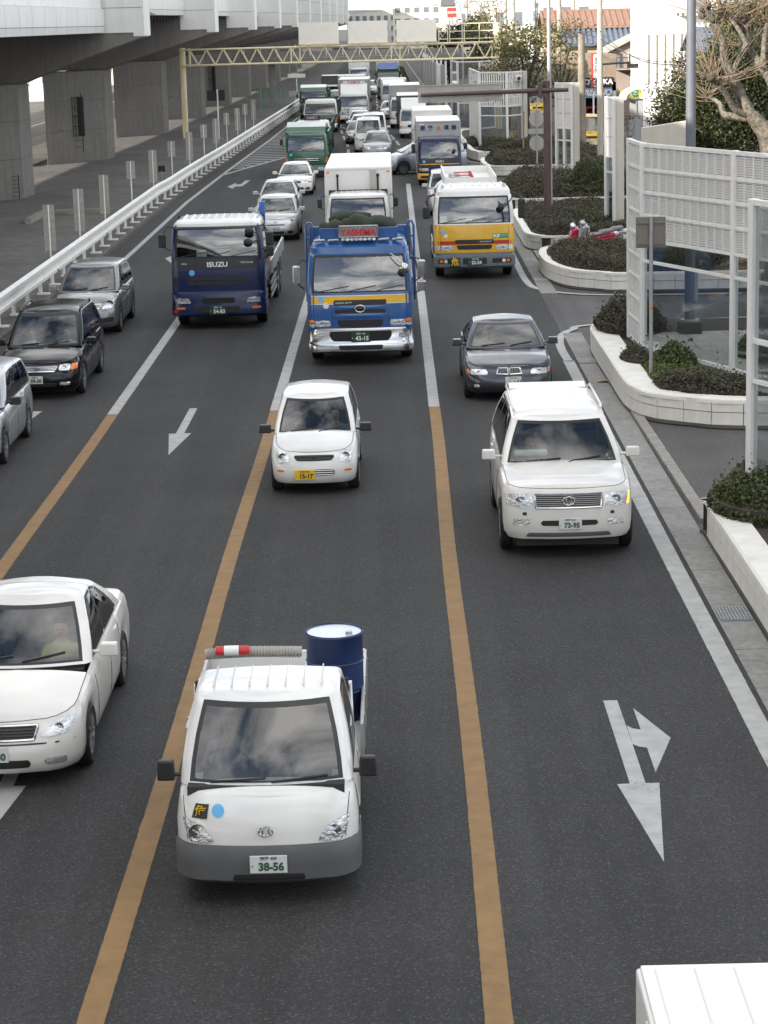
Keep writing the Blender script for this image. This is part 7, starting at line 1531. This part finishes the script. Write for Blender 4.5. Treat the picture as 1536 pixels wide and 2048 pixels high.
# --- tippers in the left lane
def tipper(label, X, Y, W_, zw, zt, zr, bodym, cabm, roofm=None, hood=True, L_=7.4, ribs=0, sign=None, chrome=False, bedz=2.2):
    t = truck('tipper_truck', label, X, Y, group='green tipper trucks')
    bv = truck_cab(t, dict(W=W_, Lc=1.8, zb=.64, zw=zw, zt=zt, zr=zr, axle=1.2, wr=.46, rake=.24, rf=.2, ribs=ribs, nwip=2), cabm, roofm)
    patch(bv, [(-.62, zw-.50), (.62, zw-.50), (.70, zw-.30), (-.70, zw-.30)], 14, 4, .2, .008).build('grille', GRILLE, t, smooth=50)
    for z in (-.33, -.42): patch(bv, rect(-.64, zw+z-.02, .64, zw+z+.02), 14, 2, .1, .02).build('grille_bar', CHR, t, smooth=50)
    d_badge(0, zw-.39, .11)(t, bv); d_patch('corner_lamp', [(W_*.83, zw-.55), (W_*.96, zw-.52), (W_*.97, zw-.22), (W_*.93, zw-.24)], AMBER, True, .2, .012)(t, bv)
    b = loft(W_+.02, -.06, .9, [.26, .30, .56, .62], .22, .08, [.04, 0, 0, .03], CHR if chrome else cabm, t); bb = bumper_bvh(b); d_light(rect(.55, .36, .88, .5), None, .01)(t, bb); d_plate(0, .42, 'g', '11-70')(t, bb)
    round_sticker(t, bv, -W_*.72, zw-.13, .07, STK)
    for s in (-1, 1): big_mirror(t, s, W_+.16, .1, zt-.25, .16, .30, TRIM, zt+.05)
    y0, y1 = 2.0, L_
    for s in (-1, 1):
        mb = MB(); mb.box(s*(W_-.03), (y0+y1)/2, (1.1+bedz)/2, .06, y1-y0, bedz-1.1); o = mb.build('bed_side', bodym, t, bevel=.01)
        for k in range(6): mb = MB(); mb.box(s*(W_+.02), y0+.4+k*(y1-y0-.8)/5, (1.1+bedz)/2, .05, .12, bedz-1.15); mb.build('side_rib', bodym, o)
    mb = MB(); mb.box(0, y0+.03, (1.1+bedz)/2+.1, 2*W_-.13, .06, bedz-.9); mb.build('bed_front', bodym, t); mb = MB(); mb.box(0, (y0+y1)/2, 1.12, 2*W_-.13, y1-y0-.02, .08); mb.build('bed_floor', bodym, t); mb = MB(); mb.box(0, y1-.03, (1.1+bedz)/2, 2*W_-.14, .06, bedz-1.15); mb.build('tailgate', bodym, t)
    if hood:
        mb = MB(); mb.prism_x([(.55, zr+.05), (.72, zr+.30), (2.0, zr+.50), (2.0, zr+.44), (.76, zr+.24), (.60, zr+.02)], -W_+.1, W_-.1); mb.build('cab_guard', bodym, t)
        mb = MB(); mb.box(0, .60, zr+.05, 2*W_-.2, .1, .05); mb.build('guard_edge', ALU, t)
    if sign:
        mb = MB(); mb.box(0, .5, zr+.16, 1.0, .1, .26); sg = mb.build('roof_sign', M('sign_dark', (.05, .03, .03), .5), t, bevel=.01); text(sign, .17, W_T, sg, (0, .445, zr+.16))
    chassis(t, 1.9, L_-.2, [L_-2.6, L_-1.4] if L_ > 7.5 else [L_-1.9], .46, W_)
    return t
tipper('green tipper truck with green cab guard, nearest of the green trucks, behind a white sedan', -4.50, 111.9, 1.08, 1.28, 2.04, 2.2, GRN, GRN, chrome=False)
tipper('large dark green truck with white ribbed roof, second behind the nearest green truck', -5.25, 158, 1.2, 1.25, 2.0, 2.3, DGRN, DGRN, TWH, hood=False, L_=9.5, ribs=11, chrome=True)
tipper('green truck with a dark lettered sign on its cab, between the two larger green trucks', -4.95, 133, 1.1, 1.05, 1.7, 1.9, DGRN, DGRN, TWH, hood=False, L_=8.5, ribs=6, sign='大阪第三', bedz=1.7)
tipper('distant green tipper truck with bright green cab guard under the yellow gantry', -6.6, 182, 1.15, 1.3, 2.05, 2.15, GRN, DGRN, L_=9)

# --- box trucks farther back
def box_truck(label, X, Y, W_, zw, zt, zr, bx, by1, bz, cabm, boxm, Wb=None, deflect=None, group='box trucks in the queue', name='box_truck', detail=True):
    t = truck(name, label, X, Y, group=group)
    bv = truck_cab(t, dict(W=W_, Lc=1.7, zb=.6, zw=zw, zt=zt, zr=zr, axle=1.1, wr=.42, rake=.24, rf=.2, nwip=2), cabm)
    front_lights(t, bv, W_*.52, W_*.85, .68, .84, (W_*.86, .69, W_*.97, .84)); patch(bv, rect(-W_*.45, .72, W_*.45, .9), 10, 3, .2, .008).build('grille', GRILLE, t, smooth=50)
    loft(W_+.02, -.06, .8, [.30, .34, .54, .60], .22, .08, [.04, 0, 0, .03], cabm, t)
    for s in (-1, 1): big_mirror(t, s, W_+.17, .15, zt-.25, .16, .3, TRIM, zt+.05)
    o = cargo_box(t, Wb or W_+.05, bx, by1, .85, bz, boxm)
    if deflect:
        mb = MB(); mb.prism_x([(.55, zr-.02), (1.5, deflect), (1.65, deflect), (1.65, zr-.02)], -W_+.12, W_-.12); df = mb.build('roof_deflector', cabm, t, bevel=.05)
    chassis(t, 1.6, by1, [by1-1.9], .42, W_)
    return t, bv
t, bv = box_truck('white truck with TAIKO in red letters above its cab and a red and yellow flash', -3.1, 171, 1.15, 1.22, 2.02, 2.3, 1.9, 9.5, 3.25, TWH, TSIL, deflect=2.95)
mb = MB(); mb.box(0, 1.5, 3.02, 1.7, .08, .26); sg = mb.build('roof_sign', STW, t); text('TAIKO', .27, R_T, sg, (0, 1.45, 3.02), bold=.006, sx=1.2)
for m_, dx in ((R_T, .4), (Y_T, .62)): patch(bv, [(dx-.1, .95), (dx+.08, .95), (dx+.34, 1.16), (dx+.16, 1.16)], 4, 3, 0, .006).build('flash', m_, t)
stripe(t, bv, -.6, 1.0, .3, 1.05, N_T); round_sticker(t, bv, -.7, 1.08, .07, STK)
box_truck('white box truck half hidden behind the freight truck with Japanese lettering', 2.0, 118.5, 1.02, 1.15, 1.9, 2.1, 1.8, 8, 2.85, TWH, BOXW)
box_truck('white truck with grey canvas cargo cover and a tall white roof deflector', 1.25, 147, .95, 1.1, 1.8, 2.0, 1.8, 8.2, 2.72, TWH, TARPG, 1.12, 2.6)
box_truck('silver box truck standing behind the grey canvas truck', .75, 161, 1.1, 1.2, 2.0, 2.2, 1.8, 9, 3.0, TWH, TSIL)
t, bv = box_truck('truck with a dark green cab front behind the TAIKO truck', -3.75, 196, 1.15, 1.3, 2.1, 2.3, 1.9, 9, 2.9, DGRN, TSIL); 
box_truck('small grey box truck with white cab behind the distant green tipper', -5.9, 208, .85, 1.05, 1.75, 1.9, 1.7, 5.5, 2.7, TWH, TARPG)
box_truck('blue and white truck far down the right lane under the gantry', -.65, 245, 1.2, 1.35, 2.2, 2.5, 1.9, 9.5, 3.3, BLUE, TWH, deflect=3.1)
box_truck('white box truck at the far end of the middle lane, farthest of that lane', -4.1, 262, 1.15, 1.3, 2.1, 2.3, 1.9, 9, 3.2, TWH, BOXW)
tipper('dark green loaded truck in the right lane in front of the blue and white truck', -.55, 222, 1.15, 1.3, 2.0, 2.15, DGRN, DGRN, TWH, L_=9, bedz=2.7)
box_truck('white truck with sloped roof equipment farther back in the right lane', -.05, 197, 1.1, 1.25, 2.0, 2.2, 1.8, 8, 2.5, TWH, BOXW, deflect=2.5)

# --- pickup
PK = dict(nogap=1, L=1.72, W=.815, arch=[(.98, .34)], zb=.24, zaxle=.28, wr=.29, rf=.34, rr=.03, bf=.12, br=0, nose=.75, tail=0, tp=lambda y: 1,
    sh=[(0, .92), (.15, .97), (.35, 1.03), (1.72, 1.04)], hood=.44, hcrown=.03,
    g=dict(W0=.78, W1=.66, f0=.27, f1=.74, r0=1.70, r1=1.66, belt=[(.2, 1.0), (.5, 1.03), (1.7, 1.04)], roof=[(.7, 1.66), (1.2, 1.70), (1.7, 1.70)], win=[(.08, .72)], rf=.13, rr=.06, bf=.13, br=0, crown=.02))
t = empty('pickup_truck', (-1.29, 18.3, 0), 'small white flatbed pickup with grey bumper carrying a blue drum', 'pickup')
S = shell(t, PK, WHITE); bv = S['bvh']
GB = M('bumper_plastic_grey', (.085, .088, .092), .6, var=.15, vs=3)
b = loft(.83, -.05, .75, [.22, .26, .40, .52, .57], .32, .13, [.05, .0, .0, .0, .03], GB, t); bb = bumper_bvh(b)
d_light([(.44, .585), (.68, .575), (.76, .80), (.56, .74)], None, .02)(t, bv); d_badge(0, .70, .06)(t, bv); d_plate(.02, .42, 'w', '38-56', '神戸 400')(t, bb)
patch(bv, [(-.66, .80), (-.52, .80), (-.50, .92), (-.62, .92)], 4, 4, 0, .008).build('hazard_sticker', TRIM, t, smooth=50); wind_text(t, bv, '危', -.575, .86, .11, Y_T)
round_sticker(t, bv, -.42, .87, .055, STK)
for k in range(7):
    x = (k-3)*.165; mb = MB(); mb.bar((x, .95, 1.752), (x, 1.6, 1.752), .012, .012); mb.build('roof_groove', M('groove_grey', (.55, .55, .54), .5), S['roof'])
mb = MB(); mb.box(0, .5, .98, 1.4, .5, .12); mb.box(0, 1.1, .62, 1.5, 1.1, .1); mb.box(0, 1.64, 1.2, 1.45, .03, .8); mb.build('dashboard', INTER, t)
for s in (-1, 1): sx_ = MB(); sx_.box(s*.38, 1.38, 1.05, .46, .13, .6, taper=.85); sx_.build('seat', INTERG, t, bevel=.05)
mb = MB(); mb.tube([(-.38+.19*math.cos(q*math.pi/8), .86-.1*math.sin(q*math.pi/8), 1.08+.14*math.sin(q*math.pi/8)) for q in range(17)], .015, 6); mb.build('steering_wheel', TRIM, t, smooth=60)
mirror_pair(t, .80, .50, 1.12, TRIM, (.085, .045, .10), .04); wipers(t, bv, 1.0, [(-.5, 1.06, 0, 1.09), (.05, 1.06, .55, 1.09)])
wheel(t, .715, .98, .29, .19, 'steel'); wheel(t, .69, 3.15, .29, .17, 'steel')
mb = MB(); mb.box(0, 3.0, .50, .8, 2.6, .2); mb.box(0, 1.2, .42, 1.2, 1.9, .36); mb.box(0, 3.0, .48, 1.4, 1.6, .3); mb.build('chassis', CHAS, t)  # low underbody blocks added so the ground beneath stays dark
for s in (-1, 1): seam(t, bv, dense([(s*.70, .60), (s*.74, .95)]), 'y')
patch(bb, rect(-.30, .245, .34, .32), 10, 3, .2, .006).build('lower_intake', GRILLE, b, smooth=50)
for side in ('x', 'nx'):
    for yy in (.55, 1.45): seam(t, bv, dense([(yy, 1.0), (yy, .40)]), side)
mb = MB(); mb.box(0, 3.05, .74, 1.66, 2.55, .06); mb.build('load_bed', WHITE, t)
for s in (-1, 1):
    mb = MB(); mb.box(s*.835, 3.05, .93, .035, 2.55, .34); o = mb.build('side_board', ALU, t, bevel=.006)
    for k in range(4): mb = MB(); mb.box(s*.856, 2.1+.63*k, .93, .014, .03, .34); mb.build('board_rib', ALU, o)
mb = MB(); mb.box(0, 4.33, .93, 1.66, .035, .34); mb.build('tailgate', WHITE, t)
mb = MB(); mb.tube([(-.74, 1.79, .78), (-.74, 1.79, 1.5), (.74, 1.79, 1.5), (.74, 1.79, .78)], .03, 8)
mb.build('guard_frame', WHITE, t, smooth=50)
for z in (1.0, 1.2, 1.4): mb = MB(); mb.bar((-.74, 1.79, z), (.74, 1.79, z), .02, .03); mb.build('guard_bar', WHITE, t)
seated_one(-1.29, 18.3, -.38, 1.22, .62, 'driver behind the windscreen of the white pickup', 1)
mb = MB(); pr = [(.001, 0), (.27, 0), (.285, .02), (.285, .29), (.295, .30), (.285, .31), (.285, .59), (.295, .60), (.285, .61), (.285, .87), (.297, .885), (.285, .90), (.272, .89)]
mb.lathe(pr, 32, 'z'); mb.build('drum_shell', BLUED, None, 40)
o = bpy.data.objects['drum_shell']; o.name = 'oil_drum'; o.location = (-.735, 21.35, .775); tag(o, 'blue steel drum with pale lid standing on the pickup bed', 'drum')
mb = MB(); mb.lathe([(.276, .885), (.2, .875), (.001, .875)], 32, 'z'); lid = mb.build('drum_lid', DTOP, o, 40)
mb = MB(); mb.cyl((.15, -.05, .87), (.15, -.05, .90), .035, 12); mb.build('bung', ALU, o, 40)
mb = MB(); mb.tube([(-1.95, 20.42, 1.72), (-1.5, 20.42, 1.74), (-1.02, 20.42, 1.73)], .05, 14)
o = mb.build('hose_roll', M('hose_grey', (.36, .34, .31), .7, bump=.5, bs=40), None, 40)
for k in range(30): q = MB(); q.lathe([(.052, -.008), (.060, 0), (.052, .008)], 12, 'x', (-1.92+.03*k, 20.42, 1.725+.012*math.sin(k/9.))); q.build('hose_ring', MATS['hose_grey'], o, 40)
tag(o, 'grey ribbed hose lying across the guard frame behind the pickup cab', 'hose')
mb = MB(); mb.cyl((-1.84, 20.33, 1.78), (-1.52, 20.33, 1.78), .045, 16); o = mb.build('signal_canister', REDP, None, 40); tag(o, 'red canister with white band lying on the pickup behind the cab', 'canister')
mb = MB(); mb.cyl((-1.76, 20.33, 1.78), (-1.62, 20.33, 1.78), .048, 16); mb.build('white_band', W_T, o, 40)

# ------------------------------------------------------------------ the cars
car('white kei hatchback with yellow plate in front of the blue truck', -1.47, 35.6, KEI, WHITE, people=[(-1, 'driver in a dark top inside the white kei hatchback', 0), (1, 'front passenger in a grey top inside the white kei hatchback', 1)])
lc = car('large white off-road wagon with chrome grille in the right lane', 2.36, 30.8, LCR, PEARL, people=[(-1, 'driver inside the large white off-road wagon', 0)])
for s in (-1, 1): mb = MB(); mb.tube([(s*.66, 2.2, 1.82), (s*.67, 2.3, 1.86), (s*.67, 4.2, 1.86), (s*.66, 4.35, 1.81)], .02, 8); mb.build('roof_rail', PEARL, lc, smooth=60)
mb = MB(); mb.prism_x([(4.35, 1.79), (4.6, 1.85), (4.62, 1.83), (4.4, 1.74)], -.62, .62); mb.build('rear_spoiler', PEARL, lc, bevel=.01)
mb = MB(); mb.box(-.45, 1.55, 1.28, .5, .2, .07); mb.build('dash_mat', CLOTHS[2], lc, bevel=.02)
car('dark gunmetal sedan with twin chrome grille following the white off-road wagon', 2.2, 44.2, BMW, GUN, people=[(-1, 'driver inside the dark gunmetal sedan', 1)])
od = car('black estate car with roof rails beside the guard rail', -7.66, 45.8, ODY, BLACKP, people=[(-1, 'driver in a white top inside the black estate car', 2), (1, 'front passenger in pale clothes inside the black estate car', 2)])
for s in (-1, 1): mb = MB(); mb.tube([(s*.66, 2.2, 1.63), (s*.66, 2.3, 1.69), (s*.66, 3.7, 1.69), (s*.65, 3.85, 1.62)], .022, 8); mb.build('roof_rail', TRIM, od, smooth=60)
for k in range(4): mb = MB(); mb.bar((-.3+.2*k, 2.5, 1.645), (-.3+.2*k, 3.9, 1.63), .02, .02); mb.build('roof_strip', CHR, od)
car('metallic grey people carrier behind the black estate car', -8.0, 55.5, LAF, GREYM, people=[(-1, 'driver inside the metallic grey people carrier', 0)])
wg = car('silver estate with black bumper strip cut by the edge of the picture', -8.0, 38.3, WAG, SILV)
car('pale silver hatchback behind the navy truck', -4.37, 79.2, VIT, SILV, people=[(-1, 'driver inside the pale silver hatchback', 1), (1, 'front passenger inside the pale silver hatchback', 3)])
car('silver sedan between the pale hatchback and the white sedan', -4.72, 87.4, ALL, SILV, people=[(-1, 'driver inside the silver sedan behind the pale hatchback', 0)])
car('white sedan with square headlights in front of the green tipper', -4.62, 100.2, SKY, WHITE, people=[(-1, 'driver inside the white sedan in front of the green tipper', 0)])
car('large white saloon half out of the picture at the lower left', -4.25, 21.4, CRW, PEARL, people=[(1, 'front passenger in a yellow top inside the large white saloon', 3)])
car('silver off-road wagon tucked in behind the yellow tank truck', 2.08, 87.6, SUV, SILV)
car('silver-blue people carrier crossing the lanes beside the freight truck', -.62, 112.9, EST, SILVB, rz=R(-72))
van_cars = [('dark grey sedan behind the plain white box truck', -1.05, 125.5, ALL, SILVD, 'car'), ('nearer white van in the middle lane behind the dark grey sedan', -1.6, 131.5, HIA, WHITE, 'van'),
    ('second white van behind the nearer white van in the middle lane', -1.35, 138.5, HIA, WHITE, 'van'), ('dark sedan squeezed beside the two white vans', -2.35, 141.5, SKY, GREYM, 'car'), ('white sedan in the middle lane in front of two silver sedans', -2.25, 149, ALL, WHITE, 'car'),
    ('silver sedan just behind the white sedan in the middle lane', -2.5, 156, ALL, SILV, 'car'), ('silver sedan directly in front of the TAIKO truck', -2.7, 163.5, SKY, SILV, 'car'), ('white sedan in the right lane behind the canvas truck', -.35, 176, SKY, WHITE, 'car'),
    ('small white van beside the distant green tipper', -5.0, 193, KVN, WHITE, 'van'), ('small white van far back between the lanes', -4.4, 225, KVN, WHITE, 'van'), ('distant white car beyond the green-fronted truck', -2.4, 236, ALL, WHITE, 'car')]
for lab, x, y, p_, m_, cat in van_cars: car(lab, x, y, p_, m_, cat=cat, detail=1 if y > 20 else 2)
t, bv = box_truck('white box van roof cut off at the lower right corner', 2.30, 6.9, .84, 1.05, 1.7, 1.8, 1.75, 5.65, 1.95, TWH, BOXW, .95, group=None, name='box_van')
for k in range(8):
    x = (k-3.5)*.24; MB().bar((x, 1.9, 1.98), (x, 5.55, 1.98), .012, .008).build('roof_seam', M('seam_pale', (.66, .66, .65), .5), t)
